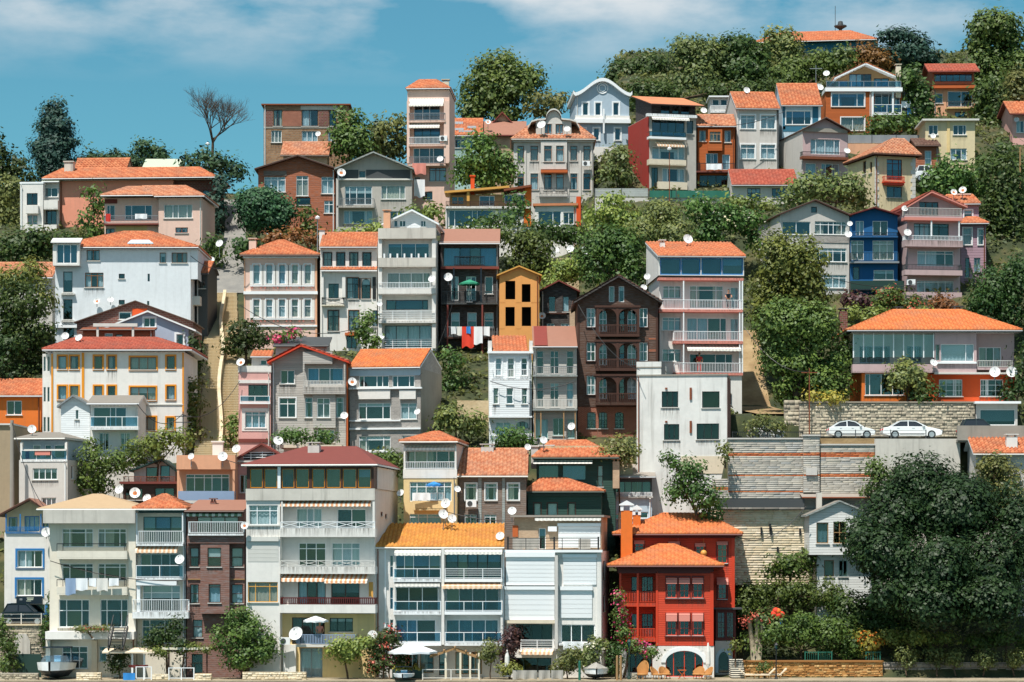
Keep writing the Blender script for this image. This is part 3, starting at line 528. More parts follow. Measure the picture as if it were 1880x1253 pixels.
    # ---- roof
    def roof(s,kind,ya,xa=None,mat='tile',oh=.4,ohf=.45,fascia='fascia',rd=None,th=.14,tiles=True,ridge=None,back=None,soff=None):
        s.roofspec = dict(kind=kind,ya=ya,xa=xa,mat=mat,oh=oh,ohf=ohf,fascia=fascia,rd=rd if rd is not None else s.depth/2,th=th,tiles=tiles,ridge=ridge); return s
    def planes(s):
        r = s.roofspec; u0,u1,z,y0,y1 = s.u0,s.u1,s.zt,s.off,s.off + s.depth; oh,of = r['oh'],r['ohf']; k = r['kind']; P3 = []; ol = {}
        if k == 'gf':
            ua,za = s.h.uv(r['xa'] if r['xa'] else 0,r['ya'],s.off) ; ua = ua if r['xa'] else (u0+u1)/2; sl = (za - z) / (ua - u0); sr = (za - z) / (u1 - ua); yb = y1 + .2
            P3 = [[(u0-oh,yb,z-oh*sl),(u0-oh,y0-of,z-oh*sl),(ua,y0-of,za),(ua,yb,za)],[(u1+oh,y0-of,z-oh*sr),(u1+oh,yb,z-oh*sr),(ua,yb,za),(ua,y0-of,za)]]; ol['F'] = [(u0,s.zb),(u1,s.zb),(u1,z),(ua,za),(u0,z)]; s.ridges = [((ua,y0-of,za),(ua,yb,za))]
        elif k == 'gs':
            yr = y0 + r['rd']; za = s.h.uv(s.h.xc,r['ya'],yr)[1]; sl = (za - z) / r['rd']; sb = (za - z) / (y1 - yr) * .8; P3 = [[(u0-oh,y0-of,z-of*sl),(u1+oh,y0-of,z-of*sl),(u1+oh,yr,za),(u0-oh,yr,za)],[(u1+oh,y1,za-sb*(y1-yr)),(u0-oh,y1,za-sb*(y1-yr)),(u0-oh,yr,za),(u1+oh,yr,za)]]
            ol['R'] = [(y0,s.zb),(y1,s.zb),(y1,za-sb*(y1-yr)),(yr,za),(y0,z)]; ol['L'] = ol['R']; s.ridges = [((u0-oh,yr,za),(u1+oh,yr,za))]
        elif k == 'shed':
            za = s.h.uv(s.h.xc,r['ya'],y1)[1]; sl = (za - z) / s.depth; P3 = [[(u0-oh,y0-of,z-of*sl),(u1+oh,y0-of,z-of*sl),(u1+oh,y1,za),(u0-oh,y1,za)]]; ol['R'] = [(y0,s.zb),(y1,s.zb),(y1,za),(y0,z)]; ol['L'] = ol['R']; s.ridges = []
        elif k == 'hip':
            ra,rb = r['ridge'] if r['ridge'] else (None,None); yr = y0 + r['rd']; za = s.h.uv(s.h.xc,r['ya'],yr)[1]
            xa0 = s.h.uv(ra,r['ya'],yr)[0] if ra else u0 + r['rd']; xb0 = s.h.uv(rb,r['ya'],yr)[0] if rb else u1 - r['rd']
            if xb0 < xa0 + .05: xa0 = xb0 = (xa0 + xb0) / 2
            A,B,C,D_ = (u0-oh,y0-of,z),(u1+oh,y0-of,z),(u1+oh,y1+oh,z),(u0-oh,y1+oh,z); E,G = (xa0,yr,za),(xb0 + .001,yr,za)
            P3 = [[A,B,G,E],[B,C,G,G],[D_,A,E,E],[C,D_,E,G]]; s.ridges = [(E,G),(A,E),(B,G)]
        return P3,ol
    def build(s):
        h = s.h; u0,u1,y0,y1,zb,z = s.u0,s.u1,s.off,s.off + s.depth,s.zb,s.zt; P3,ol = ([],{}) if not s.roofspec or s.roofspec['kind'] == 'flat' else s.planes(); m = MB()
        for face,(a0,a1) in (('F',(u0,u1)),('L',(y0,y1)),('R',(y0,y1))):
            o,ax,ou = s.fr(face); hs = s.holes[face]; out = ol.get(face); zmax = max([z] + [q[1] for q in out]) if out else z
            xs = sorted({a0,a1,*[q for H in hs for q in H[:2] if a0 < q < a1]}); zs = sorted({zb,zmax,*[q for H in hs for q in H[2:] if zb < q < zmax]})
            for xa,xb in zip(xs,xs[1:]):
                for za,zc in zip(zs,zs[1:]):
                    cx,cz = (xa+xb)/2,(za+zc)/2
                    if any(H[0] < cx < H[1] and H[2] < cz < H[3] for H in hs): continue
                    poly = [(xa,za),(xb,za),(xb,zc),(xa,zc)]
                    if out and zc > z + 1e-6 or (out and face != 'F'): poly = clip_poly(poly,out)
                    if len(poly) >= 3: m.face([o + ax*a + Vector((0,0,q)) for a,q in poly])
            for (xa,xb,za,zc) in hs:
                V = lambda a,n,q: o + ax*a + ou*n + Vector((0,0,q)); rv,nd = -.15,-2.2
                for p,q in (((xa,za),(xb,za)),((xb,za),(xb,zc)),((xb,zc),(xa,zc)),((xa,zc),(xa,za))):
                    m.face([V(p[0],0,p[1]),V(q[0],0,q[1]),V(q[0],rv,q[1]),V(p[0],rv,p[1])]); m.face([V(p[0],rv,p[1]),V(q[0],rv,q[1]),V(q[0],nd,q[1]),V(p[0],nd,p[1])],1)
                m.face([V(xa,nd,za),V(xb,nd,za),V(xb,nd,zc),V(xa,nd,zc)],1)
        m.face([(u0,y1,zb),(u1,y1,zb),(u1,y1,z),(u0,y1,z)])
        if not ol or s.roofspec['kind'] not in ('gf',): m.face([(u0,y0,z-.01),(u1,y0,z-.01),(u1,y1,z-.01),(u0,y1,z-.01)])
        s.obj = m.build(s.name,[s.wall,'interior'],h.root)  # room niches are coloured dark in place of real depth and shade
        for wn in s.wins: s.mkwin(*wn)
        r = s.roofspec
        if not r: return
        if r['kind'] == 'flat':
            m = MB(); oh,of = r['oh'],r['ohf']; m.box(u0-oh,u1+oh,y0-of,y1,z + .001,z + r['th']); rf = m.build('roof',r['mat'],h.root)
            if r['ya']:
                zp = h.uv(h.xc,r['ya'],y0)[1]; m = MB(); t = .14
                m.box(u0-oh+.01,u1+oh-.01,y0-of+.01,y0-of+t,z + r['th'],zp); m.box(u0-oh+.01,u0-oh+t,y0-of+t,y1,z + r['th'],zp); m.box(u1+oh-t,u1+oh-.01,y0-of+t,y1,z + r['th'],zp); m.build('parapet',r['fascia'],rf)
            return
        m = MB()
        for p in P3:
            p = [Vector(q) for q in p]; p = [q for i,q in enumerate(p) if (q - p[i-1]).length > 1e-6]
            if len(p) < 3: continue
            m.prism([q + Vector((0,0,.012)) for q in p],(0,0,r['th']))
        rf = m.build('roof',r['fascia'],h.root); acc = ([],[],[]); up = Vector((0,0,r['th'] + .014))
        s.rf = rf
        if r['kind'] in ('gs','shed','hip'): a,q = Vector(P3[0][0]),Vector(P3[0][1]); g = MB(); g.tube([a + Vector((0,-.07,.06)),q + Vector((0,-.07,.06))],.075,6); g.build('gutter',r['fascia'] if r['fascia'] not in ('wht','fascia') else 'gry' if s.h.D > 215 else 'fascia',rf)
        if r['tiles']:
            big = s.h.D > 255; vis = P3[:1] if r['kind'] in ('shed',) else P3[:2] if r['kind'] in ('gs','gf') else P3[:4]
            for p in vis:
                q = [Vector(x) + up for x in p]
                if r['kind'] == 'gf': tile_plane(acc,*q,tw=.32,rh=.42,sp=3)
                else: tile_plane(acc,*q,tw=.36 if big else .31,rh=.46 if big else .4,sp=3 if big else 4)
            if acc[0]: link('tiles',mesh_np('tiles',np.concatenate(acc[0]),np.concatenate(acc[1]),False,np.concatenate(acc[2])),rf,[r['mat']])
            if s.ridges:
                mr_ = MB()
                for a,b in s.ridges:
                    if (Vector(b) - Vector(a)).length > .3: mr_.tube([Vector(a) + up + Vector((0,0,.01)),Vector(b) + up + Vector((0,0,.01))],.1,6)
                if mr_.v: mr_.build('ridge_cap',r['mat'],rf)
        else:
            m = MB()
            for p in P3:
                p = [Vector(q) for q in p]; p = [q for i,q in enumerate(p) if (q - p[i-1]).length > 1e-6]
                if len(p) >= 3: m.prism([q + up for q in p],(0,0,.03))
            m.build('covering',r['mat'],rf)
# ================================================================ front row on the quay
# ---- white house with blue window trim above the parked car
h = House('town_house','white house with bright blue window trim and dark gabled roof above the parked black car',50,208.5,3); H_A1 = h
b = h.body(8,91,978,depth=8,wall='white')
b.win(32,1011,78,1042,c=[1,1.1,1],fr='wht',sur=(.16,'blut',.05)).win(31,1064,77,1094,c=[1,1.2,1],fr='wht',sur=(.16,'blut',.05))
b.win(24,1110,82,1160,c=2,fr='navy',cur='n',gl='glassd',sill=0,name='garage_door')
sg = b.box('sign',30,1095,77,1109,0,.14,'navy')
for i,(x0,x1,y0,y1,mt) in enumerate(((49,62,1097.5,1099,'paleg'),(50,61,1099.8,1102,'paleg'),(48,57,1103.2,1104.4,'paleg'),(36,41,1099,1102.5,'gry'))): b.box('lettering',x0,y0,x1,y1,.14,.147,mt,parent=sg)
b.box('pilaster',15,1109,23,1150,0,.12,'blut'); b.box('pilaster',82.5,1109,89,1150,0,.12,'blut')
t = h.body(12,91,943,977.6,off=.9,depth=7,wall='paleY',name='upper_wall'); t.win(16,950,32,976,c=1,fr='blut',sill=0).win(45,948,72,976,c=3,fr='blut',sill=0).win(78,950,89,976,c=1,fr='blut',sill=0)
t.roof('gf',919,57,mat='brownroof',oh=.55,ohf=1.1,fascia='brn',tiles=False); b.balc(10,90,977.5,10,.12,.1,'rails','blut','blut')
h.box('post',10,944,12,977,-.1,.02,'blut'); h.box('post',36,944,38,977,-.1,.02,'blut'); h.box('post',74,944,76,977,-.1,.02,'blut')
h.done()
# ---- beige apartment house
h = House('apartment_house','beige four storey apartment house with weathered parapet band and white laundry on its balcony',170,203.4,-1); H_A2 = h
b = h.body(91,249,938,depth=8,wall='cream')
b.box('parapet',79,937,248,961,0,1.0,'dirtyW')
b.roof('hip',911,mat='tanroof',oh=.9,ohf=.6,rd=4,ridge=(170,188),fascia='fascia',tiles=False)
for y0,y1 in ((971,1005),(1035,1066)):
    b.win(114,y0,171,y1,c=[1,2.1,1],t=.22,fr='wht',sill=0).win(180,y0,232,y1,c=[.9,2,.9],t=.22,fr='wht',sill=0)
b.win(108,1101,164,1152,c=[1,2,1],t=.40,fr='wht',cur='n',gl='glassb').win(184,1101,235,1152,c=[1,2.2,1],t=.40,fr='wht',cur='n',gl='glassb')
for y in (1011,1077):
    bal = b.balc(104,233,y + 13,12,1.0,.12,'solid',slab='cream'); b.box('railing',104,y - 13,233,y - 11.5,.95,1.0,'black',parent=bal)
    for x in (104,115,228,231): b.box('railing_post',x,y - 13,x + 1,y,.95,1.0,'black',parent=bal)
b.balc(83,246,1160,0.5,1.4,.6,'none',slab='white')
b.win(114,1187,161,1228,c=3,t=.28,fr='wht',cur='n').win(182,1187,196,1215,c=1,t=.3,fr='wht')
b.box('pier',168,1176,178,1240,0,.3,'beige'); b.box('pier',84,1176,92,1240,0,.9,'cream'); b.box('pier',236,960,249,1170,0,.35,'cream')
m = MB()
for x in (-.55,.55):      # steel stair down from the terrace
    u,z = h.uv(212,1151,-1.5); u2,z2 = h.uv(212,1193,-3.4); m.bar((u + x + .4,-1.5,z),(u2 + x,-3.4,z2),.1,h=.25)
    m.bar((u + x + .4,-1.5,z + .9),(u2 + x,-3.4,z2 + .9),.06); m.bar((u2 + x,-3.4,z2 - .1),(u2 + x,-3.4,z2 + .9),.06)
for i in range(8): f = (i + .5) / 8; m.box(u + .4 + (u2 - u - .4) * f - .55,u + .4 + (u2 - u - .4) * f + .55,-1.5 - 1.9 * f - .14,-1.5 - 1.9 * f + .14,z + (z2 - z) * f,z + (z2 - z) * f + .05)
m.build('outside_stair','black',h.root)
h.done()
# ---- narrow white house with orange roof
h = House('town_house','narrow white balcony house with small orange tiled roof beside the brown timber house',295,203.8,0); H_A3 = h
b = h.body(252,341,938,depth=8,wall='cream')
b.roof('hip',912,mat='tile',oh=.2,ohf=1.1,rd=3,ridge=(300,304),fascia='wht')
b.win(263,949,336,998,c=[1,1.2,1],fr='grnD',cur='n',gl='glassb',sill=0).win(258,1017,331,1061,c=[1,1,.8,1],fr='alu',cur='n',gl='glassb',sill=0).win(262,1075,331,1124,c=[1,2.4,1],t=.28,fr='wht',cur='n',sill=0).win(261,1138,316,1182,c=[1,2,1],t=.3,fr='wht')
b.balc(250,336,998,23,1.1,.2,'bars'); b.balc(249,337,1061,23,1.1,.16,'glass'); b.balc(243,346,1124,23,1.2,.5,'bars')
b.box('awning_case',254,937.5,336,942,0,1.0,'grnD')
b.awn(251,328,1002,1016,1.0,'awpeach',n0=.1); b.box('awning_case',250,1066,324,1075,.4,1.15,'wht')
b.box('post',250,942,252,998,.95,1.05,'wht'); b.box('post',334,942,336,998,.95,1.05,'wht'); b.box('post',251,1075,257,1124,.6,1.0,'wht')
b.box('drainpipe',338.5,945,341,1230,0,.1,'gry')
h.done()
# ---- brown timber house
h = House('timber_house','dark reddish brown timber house with white topped balcony and brown flat roof',397,203.6,0); H_A4 = h
b = h.body(343,449,939,depth=8,wall='woodred')
b.roof('shed',922,mat='brownroof',oh=.05,ohf=1.1,fascia='brn',tiles=False)
b.win(362,949,438,980,c=3,fr='brn',cur='n',sill=0); b.balc(345,447,980,22,1.0,.15,'bars'); b.awn(345,446,940,949,.9,'awgreen')
b.box('board_band',343,984,449,998,0,.75,'woodred')
for xs in ((349,365),(425,446)):
    b.win(xs[0],1006,xs[1],1041,c=1,t=.5,fr='brn',blind=.45); b.win(xs[0],1073,xs[1],1108,c=1,t=.5,fr='brn')
b.win(354,1138,372,1171,c=1,t=.4,fr='brn',cur='f'); b.win(352,1201,372,1236,c=1,fr='grnD',cur='n',sill=0,name='door')
b.box('sill_band',344,1063,449,1065,0,.12,'woodp')
c = h.body(368,421,998,1127,off=-.7,depth=.69,wall='woodred',name='bay'); c.win(381,1006,406,1041,c=1,t=.5,fr='brn',blind=.5).win(383,1073,405,1107,c=1,t=.15,fr='brn',cur='f')
h.chimney(386,396,918,928,4,'brickdark'); h.done()
# ---- large white apartment block with glazed top floor
h = House('apartment_block','large white apartment block with glazed top storey, maroon roof and striped awnings',570,203.2,-6); H_A5 = h
b = h.body(515,688,898,1127,depth=12,wall='white')
t = h.body(453,686,857,897.5,off=-1.0,depth=12.6,wall='brn',name='glazed_storey')
for i,(xa,xb) in enumerate(((459,482),(485,509),(517,540),(543,567),(573,596),(599,625),(629,654),(657,681))): t.win(xa,861,xb,896,c=1,fr='orw' ,cur='n',sill=0,gl='glassb',fw=.05)
t.roof('hip',824,mat='maroon',oh=.35,ohf=.35,rd=6,ridge=(560,655),fascia='wht',tiles=False); 
m = MB(); m.box(t.u1 + .004,t.u1 + .04,t.off + 1.6,t.off + 12.5,t.zb,t.zt - .02); m.build('side_panel','white',h.root)
t.box('post',509.5,857,515,897,0,.12,'wht')
t.box('parapet',451,897.5,688,919,-.1,.15,'dirtyW')
L_ = h.body(452,514,919,off=-1.0,depth=11,wall='white',name='side_bay'); L_.win(457,928,510,964,c=[1,1.6,1],t=.28,fr='wht',cur='f',blind=.0).win(455,1069,510,1106,c=[1,1.9,1.1],t=.22,fr='ylw',cur='f'); L_.shutter(455,986,511,1032,.04,5,'fascia',8); L_.box('sill_band',452,963.5,514,966.5,0,.12,'fascia')
b.win(544,934,591,970,c=[1.3,.8,1],fr='wht',sill=0).win(619,935,672,970,c=[1,1],fr='wht',sill=0,cur='n',gl='glassb').win(548,997,598,1040,c=[.8,1,1],t=.25,fr='wht',sill=0).win(609,997,661,1040,c=[1,.9,.8],t=.25,fr='wht',sill=0).win(547,1068,598,1110,c=3,fr='brn',sill=0).win(608,1068,660,1110,c=2,fr='brn',sill=0,cur='n',gl='glassd')
for y0,y1,rail,rc in ((970,986,'cross','wht'),(1041,1054,'cross','fascia'),(1111,1126,'timber','redk')): b.balc(514,689,y0,12 if y0 != 1111 else 14,1.15,(y1 - y0) / 23.6,rail,rc,'white',ends=True)
b.awn(517,683,920,931,.7,'aworange',n0=.35); b.awn(521,599,1055,1069,1.1,'aworange',n0=.1); b.awn(600,678,1054,1072,1.15,'aworange',n0=.1)
b.box('post',684,921,688,970,.5,1.1,'white'); b.box('post',516,921,519,970,.9,1.1,'white')
g = h.body(516,687,1127,off=-.05,depth=4,wall='ochre',name='ground_storey'); g.win(536,1134,596,1183,c=[1,1,1.2],fr='brn',cur='n',sill=0).win(605,1135,648,1160,c=3,fr='grnD',cur='n').win(551,1190,592,1246,c=2,t=.1,fr='gry',cur='f',sill=0,name='gate')
g.balc(543,652,1184,19,1.2,.2,'dense','canvas_b','fascia'); g.box('pier',519,1184,543,1250,0,.4,'whiteD')
t.win(692,872,697,897,c=1,fr='brn',face='R',cur='n',sill=0,gl='glassb'); b.win(699,940,703,948,c=1,fr='rust',face='R'); b.win(707,944,711,952,c=1,fr='rust',face='R')
h.chimney(565,586,815,848,2.6,'greyL',.8); h.done()
# ---- white house with mossy yellow roof
h = House('apartment_house','white balcony house with long yellow mossy tile roof beside the roller shutter house',806,203.4,0); H_A6 = h
b = h.body(690,923,1006,depth=7.5,wall='white')
b.roof('shed',966,mat='tileY',oh=.12,ohf=.35,fascia='wht')
b.win(726,1018,809,1063,c=[.8,.8,1.4,1],fr='wht',cur='n',gl='glassb',sill=0).win(818,1016,920,1063,c=[1,.8,.8,.8,1.1],fr='black',cur='n',gl='glassb',sill=0)
b.win(726,1078,805,1123,c=[1,1,1.2],fr='wht',cur='n',gl='glassd',sill=0).win(819,1080,916,1123,c=4,fr='wht',cur='n',gl='glassb',sill=0)
b.win(726,1138,800,1180,c=[1,.8,1.6],fr='wht',cur='l',gl='glassb',sill=0).win(819,1138,915,1180,c=4,fr='wht',cur='f',gl='glassb',sill=0)
for y,ra,rb in ((1063,'glass','rails'),(1123,'glass','glass'),(1180,'glass','glass')): b.balc(722,810,y,19,1.2,.25,ra); b.balc(816,922,y,19,1.2,.25,rb)
b.box('party_wall',810.5,1008,815.5,1184,0,1.15,'white'); b.box('side_wall',919,1064,923,1184,0,1.1,'white')
b.awn(725,810,1009,1021,1.0,'awwhite',n0=.12); b.awn(816,922,1008,1019,1.0,'awwhite',n0=.12); b.awn(725,808,1068,1078,.9,'awwhite',n0=.3); b.awn(812,921,1066,1082,1.4,'awtan',n0=.1)
b.win(716,1020,722,1060,c=1,t=.5,fr='wht',gl='glassb',sill=0).win(716,1079,722,1119,c=1,t=.5,fr='wht',gl='glassb',sill=0).win(716,1138,722,1165,c=1,t=.4,fr='wht',gl='glassb',sill=0)
b.win(745,1199,768,1236,c=2,fr='woodp',cur='n',sill=0).win(771,1199,796,1236,c=1,fr='woodp',cur='l',sill=0).win(806,1198,818,1240,c=1,fr='black',cur='n',sill=0,name='door').win(836,1197,885,1238,c=4,fr='woodp',cur='h',sill=0)
b.box('drainpipe',706,1010,708.5,1200,0,.1,'wht'); b.box('drainpipe',923.5,1010,926,1200,0,.1,'wht')
h.done()
# ---- white house with roller shutters and roof terrace
h = House('apartment_house','white house closed by big white roller shutters under a railed roof terrace',1016,203.2,-6); H_A7 = h
b = h.body(928,1104,1012,depth=9,wall='white')
b.win(938,1146,1014,1191,c=4,fr='grnD',cur='n',gl='glassd',sill=0).win(1030,1147,1092,1180,c=[1,1,1.3],fr='wht',cur='n',gl='glass',sill=0)
b.shutter(929,1014,1018,1075,.35,7,'wht',9); b.shutter(927,1077,1018,1139,.35,6,'wht',6); b.shutter(1034,1018,1095,1074,.1,7,'wht',6); b.shutter(1029,1077,1087,1135,.12,6,'wht',7)
b.box('rib',1018.5,1020,1024,1192,0,.7,'greyL'); b.box('rib',1096,1014,1104,1180,0,.1,'white'); b.box('ledge',928,1139.5,1019,1145,0,.6,'beige')
b.balc(955,1017,1192,17,.5,.15,'rails'); b.awn(955,1017,1192,1203,1.2,'awpeach',n0=.1); b.box('ledge',926,1010,1106,1014.5,0,.45,'wht'); b.balc(1026,1095,1182,.5,.8,.15,'none')
b.win(936,1208,1012,1235,c=3,fr='grnD',cur='n',gl='glassd',sill=0)
t = h.body(944,1104,950,1012,off=2.2,depth=6.8,wall='brickbeige',name='terrace_room'); t.win(989,970,1002,1009,c=1,fr='wht',cur='n',gl='glassb',sill=0,name='door'); t.shutter(1025,961,1102,1006,.1,6,'wht',6)
t.roof('flat',None,mat='corr',oh=.25,ohf=.5,th=.16); t.box('door',941,965,951,986,0,.1,'terr'); t.box('lamp_box',1006,967,1022,976,0,.35,'wht')
t.awn(983,1104,952,957,.5,'awwhite')
b.balc(931,1100,1011,23,.02,.02,'rails','black','wht',n0=-.45,ends=False)
for x in (931,1016,1097): h.box('rail_post',x,986,x + 3,1011,-.55,-.48,'black')
b.win(1107.5,1090,1111,1124,c=1,fr='black',face='R',arch=.3,cur='n',sill=0).win(1107.5,1030,1111,1065,c=1,fr='black',face='R',cur='n',sill=0)
h.done()
# ---- red timber mansion
h = House('mansion','bright red timber mansion with two hipped orange roofs and white arched ground floor',1235,203.4,-3); H_A8 = h
b = h.body(1204,1310,1045,1186,depth=7,wall='redside')
RK = dict(fr='redt',gl='glassb',sur=(.1,'redk',.04),dv=3,t=0)
for x in (1224,1247.5,1272): b.win(x,1060,x + 18,1098,c=1,cur='n',**RK); b.win(x,1128,x + 18,1167,c=1,cur='n',**RK)
for x in (1223,1246.5,1271): b.awn(x,x + 20,1063,1072,.25,'pinkt',n0=.05,val=.3); b.awn(x,x + 20,1127,1141,.25,'pinkt',n0=.05,val=.5)
b.box('sill_band',1220,1099,1295,1101.5,.05,.16,'redk'); b.box('sill_band',1220,1168,1295,1170.5,.05,.16,'redk'); b.box('corner_board',1304,1050,1310,1186,0,.05,'redt'); b.box('corner_board',1204,1050,1208,1186,0,.05,'redt')
p = h.body(1138,1203.5,1045,1186,off=1.7,depth=5.3,wall='redside',name='loggia_wall')
for y0,y1 in ((1059,1105),(1127,1171)): p.win(1178,y0,1199,y1,c=2,cur='n',fr='redk',gl='glassb',dv=3,sill=0,t=0).win(1159,y0,1171,y1,c=1,cur='n',fr='redk',gl='glassb',sill=0)
for y,hr in ((1107.5,21),(1172,18)):
    p.balc(1137,1203.5,y,hr,1.7,.28,'dense','redt','redt',ends=False)
h.box('beam',1134,1043.5,1310,1053,-.4,.05,'redk'); 
for x in (1137,1169): h.box('post',x,1052,x + 3.5,1172,-.1,.05,'redt')
tp = h.body(1133,1311,1042,1044.6,off=-.02,depth=7.6,wall='redk',name='eaves'); tp.roof('hip',1004,mat='tileO',oh=.75,ohf=.75,rd=3.6,ridge=(1212,1236),fascia='redk')
w0 = h.body(1137,1311,1186.4,off=.01,depth=6.9,wall='white',name='ground_storey'); w0.win(1222,1195,1291,1243,c=[1.1,1.5,1.5,1.1],fr='redt',cur='n',gl='glassb',sill=0,arch=.45,t=.0,name='arched_door').win(1152,1195,1198,1235,c=3,fr='redk',cur='n',gl='glassd',sill=0,arch=.3,name='arched_door')
m = MB(); o,ax,ou = w0.fr('F'); a0,a1,z0,z1 = w0.rect(1222,1195,1291,1243); pi = arch_pts(a0,a1,z1 - .45*(z1-z0),z1,16); po = arch_pts(a0 - .35,a1 + .35,z1 - .45*(z1-z0),z1 + .3,16)
for i in range(16): m.prism([o + ax*q[0] + ou*.004 + Vector((0,0,q[1])) for q in (pi[i],po[i],po[i+1],pi[i+1])],ou * .08)
m.build('arch_moulding','wht',h.root)
k = h.body(1139,1349,984,off=5.0,depth=8,wall='redside',name='rear_wing')
for x0,y0,x1,y1 in ((1165,996,1182,1019),(1228,998,1247,1014),(1277,1001,1294,1026),(1317,998,1335,1034)): k.win(x0,y0,x1,y1,c=1,cur='n',**RK); k.awn(x0 - 1,x1 + 1,y0 - 2,y0 + 3,.2,'pinkt',n0=.05,val=.12)
k.win(1318,1072,1334,1100,c=1,cur='n',**RK); k.awn(1316,1337,1062,1074,.6,'pinkt',n0=.05)
k.box('cornice',1137,980,1350,988,0,.2,'redk'); k.box('corner_board',1343,988,1349,1120,0,.05,'redt')
k.roof('hip',947,mat='tileO',oh=.6,ohf=.7,rd=4,ridge=(1220,1295),fascia='redk')
n = h.body(1314,1351,1119,1176,off=3.0,depth=3,wall='redk',name='glazed_porch'); n.win(1317,1124,1331,1172,c=2,fr='redk',cur='n',gl='glassb',sill=0,dv=5).win(1334,1124,1347,1172,c=2,fr='redk',cur='n',gl='glassb',sill=0,dv=5); n.roof('flat',None,mat='dgry',oh=.5,ohf=.5,th=.1)
n2 = h.body(1313,1345,1177,off=3.02,depth=2.9,wall='greyL',name='porch_base'); n2.win(1319,1197,1338,1236,c=1,fr='dgry',cur='n',gl='glassd',sill=0,arch=.4,name='arched_door')
m = MB(); o,ax,ou = n2.fr('F'); a0,a1,z0,z1 = n2.rect(1319,1197,1338,1236); pi = arch_pts(a0,a1,z1 - .4*(z1-z0),z1,12); po = arch_pts(a0 - .25,a1 + .25,z1 - .4*(z1-z0),z1 + .25,12)
for i in range(12): m.prism([o + ax*q[0] + ou*.004 + Vector((0,0,q[1])) for q in (pi[i],po[i],po[i+1],pi[i+1])],ou * .06)
for s_ in (-1,1): xx = a0 - .25 if s_ < 0 else a1; m.prism([o + ax*q + ou*.004 + Vector((0,0,zz)) for q,zz in ((xx,z0),(xx + .25,z0),(xx + .25,z1 - .4*(z1-z0)),(xx,z1 - .4*(z1-z0)))],ou * .06)
m.build('arch_moulding','skyblue',h.root)
def pepper(x0,x1,y0,y1,off):      # tall orange chimney with a white pitched cap
    c = h.box('chimney',x0,y0 + 14,x1,y1,-off - .8,-off,'orange'); u0,z1 = h.uv(x0,y0,off); u1,zb = h.uv(x1,y0 + 14,off); m = MB()
    for u in (u0 - .04,u1 - .2): m.box(u,u + .24,off - .05,off + .85,zb,zb + .42)
    m.box(u0 - .14,u1 + .14,off - .12,off + .92,zb + .42,zb + .5); um = (u0 + u1) / 2
    m.prism([(u0 - .14,off - .12,zb + .5),(u1 + .14,off - .12,zb + .5),(um,off - .12,zb + .82)],(0,1.04,0)); m.build('chimney_cap','wht',c)
pepper(1140,1161,924,1035,3.6); pepper(1162,1176,932,985,6.0)
for x,y,r,mt in ((1292,1016,.26,'ylw'),(1245,1007,.2,'pinkt')):
    m = MB(); u,z = h.uv(x,y,4.6); m.lathe([(.001,-r)] + [(r * math.sin(q * math.pi / 8),-r * math.cos(q * math.pi / 8)) for q in range(1,8)] + [(.001,r)],12,0,(u,4.6,z)); m.bar((u,4.6,z + r),(u,4.6,h.uv(x,988,4.6)[1]),.02); m.build('hanging_lantern',mt,h.root,True)
h.done()
# ================================================================ second row
h = House('town_house','plain tan rendered house end wall beside the grey utility pole',4,217,0); b = h.body(-45,24,781,depth=8,wall='tan'); b.roof('flat',None,mat='fascia',oh=.1,ohf=.2,th=.14); h.done()
h = House('town_house','narrow white rendered house with grey hipped roof and open top balcony',80,214,-9); H_B2 = h
b = h.body(35,124,845,depth=8,wall='greyL'); b.win(60,860,105,881,c=4,fr='wht',cur='n').win(76,914,103,931,c=3,fr='wht'); b.win(131,855,136,880,c=1,face='R',fr='wht')
t = h.body(39,124,809,844.7,off=1.2,depth=6.8,wall='greyblue',name='upper_wall'); t.win(60,817,75,842,c=1,fr='wht',cur='n',sill=0).win(82,817,94,842,c=1,fr='wht',sill=0).win(99,817,119,842,c=1,fr='wht',cur='n',sill=0)
t.roof('hip',798,mat='greyroof',oh=.2,ohf=1.2,rd=4,ridge=(70,110),tiles=False); b.balc(38,123,845.5,19,.05,.1,'glass','wht','wht',ends=False); b.box('post',37,812,41,845,-.3,-.02,'white'); b.box('post',119,812,123,845,-.3,-.02,'white'); b.box('awning',44,825,121,828,.05,.2,'cloth')
b.box('cloth',64,826,92,836,.12,.14,'pinkt'); h.done()
h = House('cottage','low house with dark green gabled glazed attic behind the satellite dishes',275,216.5,-1); H_B3 = h
b = h.body(226,323,889,depth=5,wall='brn'); b.win(230,897,262,918,c=2,fr='brn',gl='glassb',cur='n').win(284,896,320,918,c=2,fr='brn',gl='glassb',cur='n'); b.roof('flat',None,mat='maroon',oh=.25,ohf=.4,th=.2)
t = h.body(246,322,865,888,off=1.3,depth=4,wall='greyL',name='attic'); t.win(268,858,291,886,c=1,fr='brn',gl='glassb',cur='n',sill=0).win(294,855,312,886,c=1,fr='brn',gl='glassb',cur='f',sill=0); t.roof('gf',846,297,mat='grnD',oh=.3,ohf=.7,fascia='grnD',tiles=False,th=.1); b.balc(226,322,888,13,.1,.05,'rails','rust','maroon',n0=-.3,ends=False); h.done()
h = House('terrace_house','peach flat roofed house with wide shaded balcony wrapped in blue canvas',378,214.5,0); H_B4 = h
b = h.body(326,431,838,depth=7,wall='peach'); b.win(341,871,421,903,c=[.9,1,.8,1,.8],t=.2,fr='wht',sill=0); b.box('parapet',324,836,432,862,0,1.2,'peach'); b.balc(327,430,919,17,1.2,.25,'solid','canvas_b','fascia'); b.box('post',325,862,329,919,1.0,1.15,'peach'); b.box('post',427,862,431,919,1.0,1.15,'peach'); b.win(345,930,420,960,c=3,fr='wht'); h.chimney(390,409,810,838,2.5,'white',.7,pot=False); h.done()
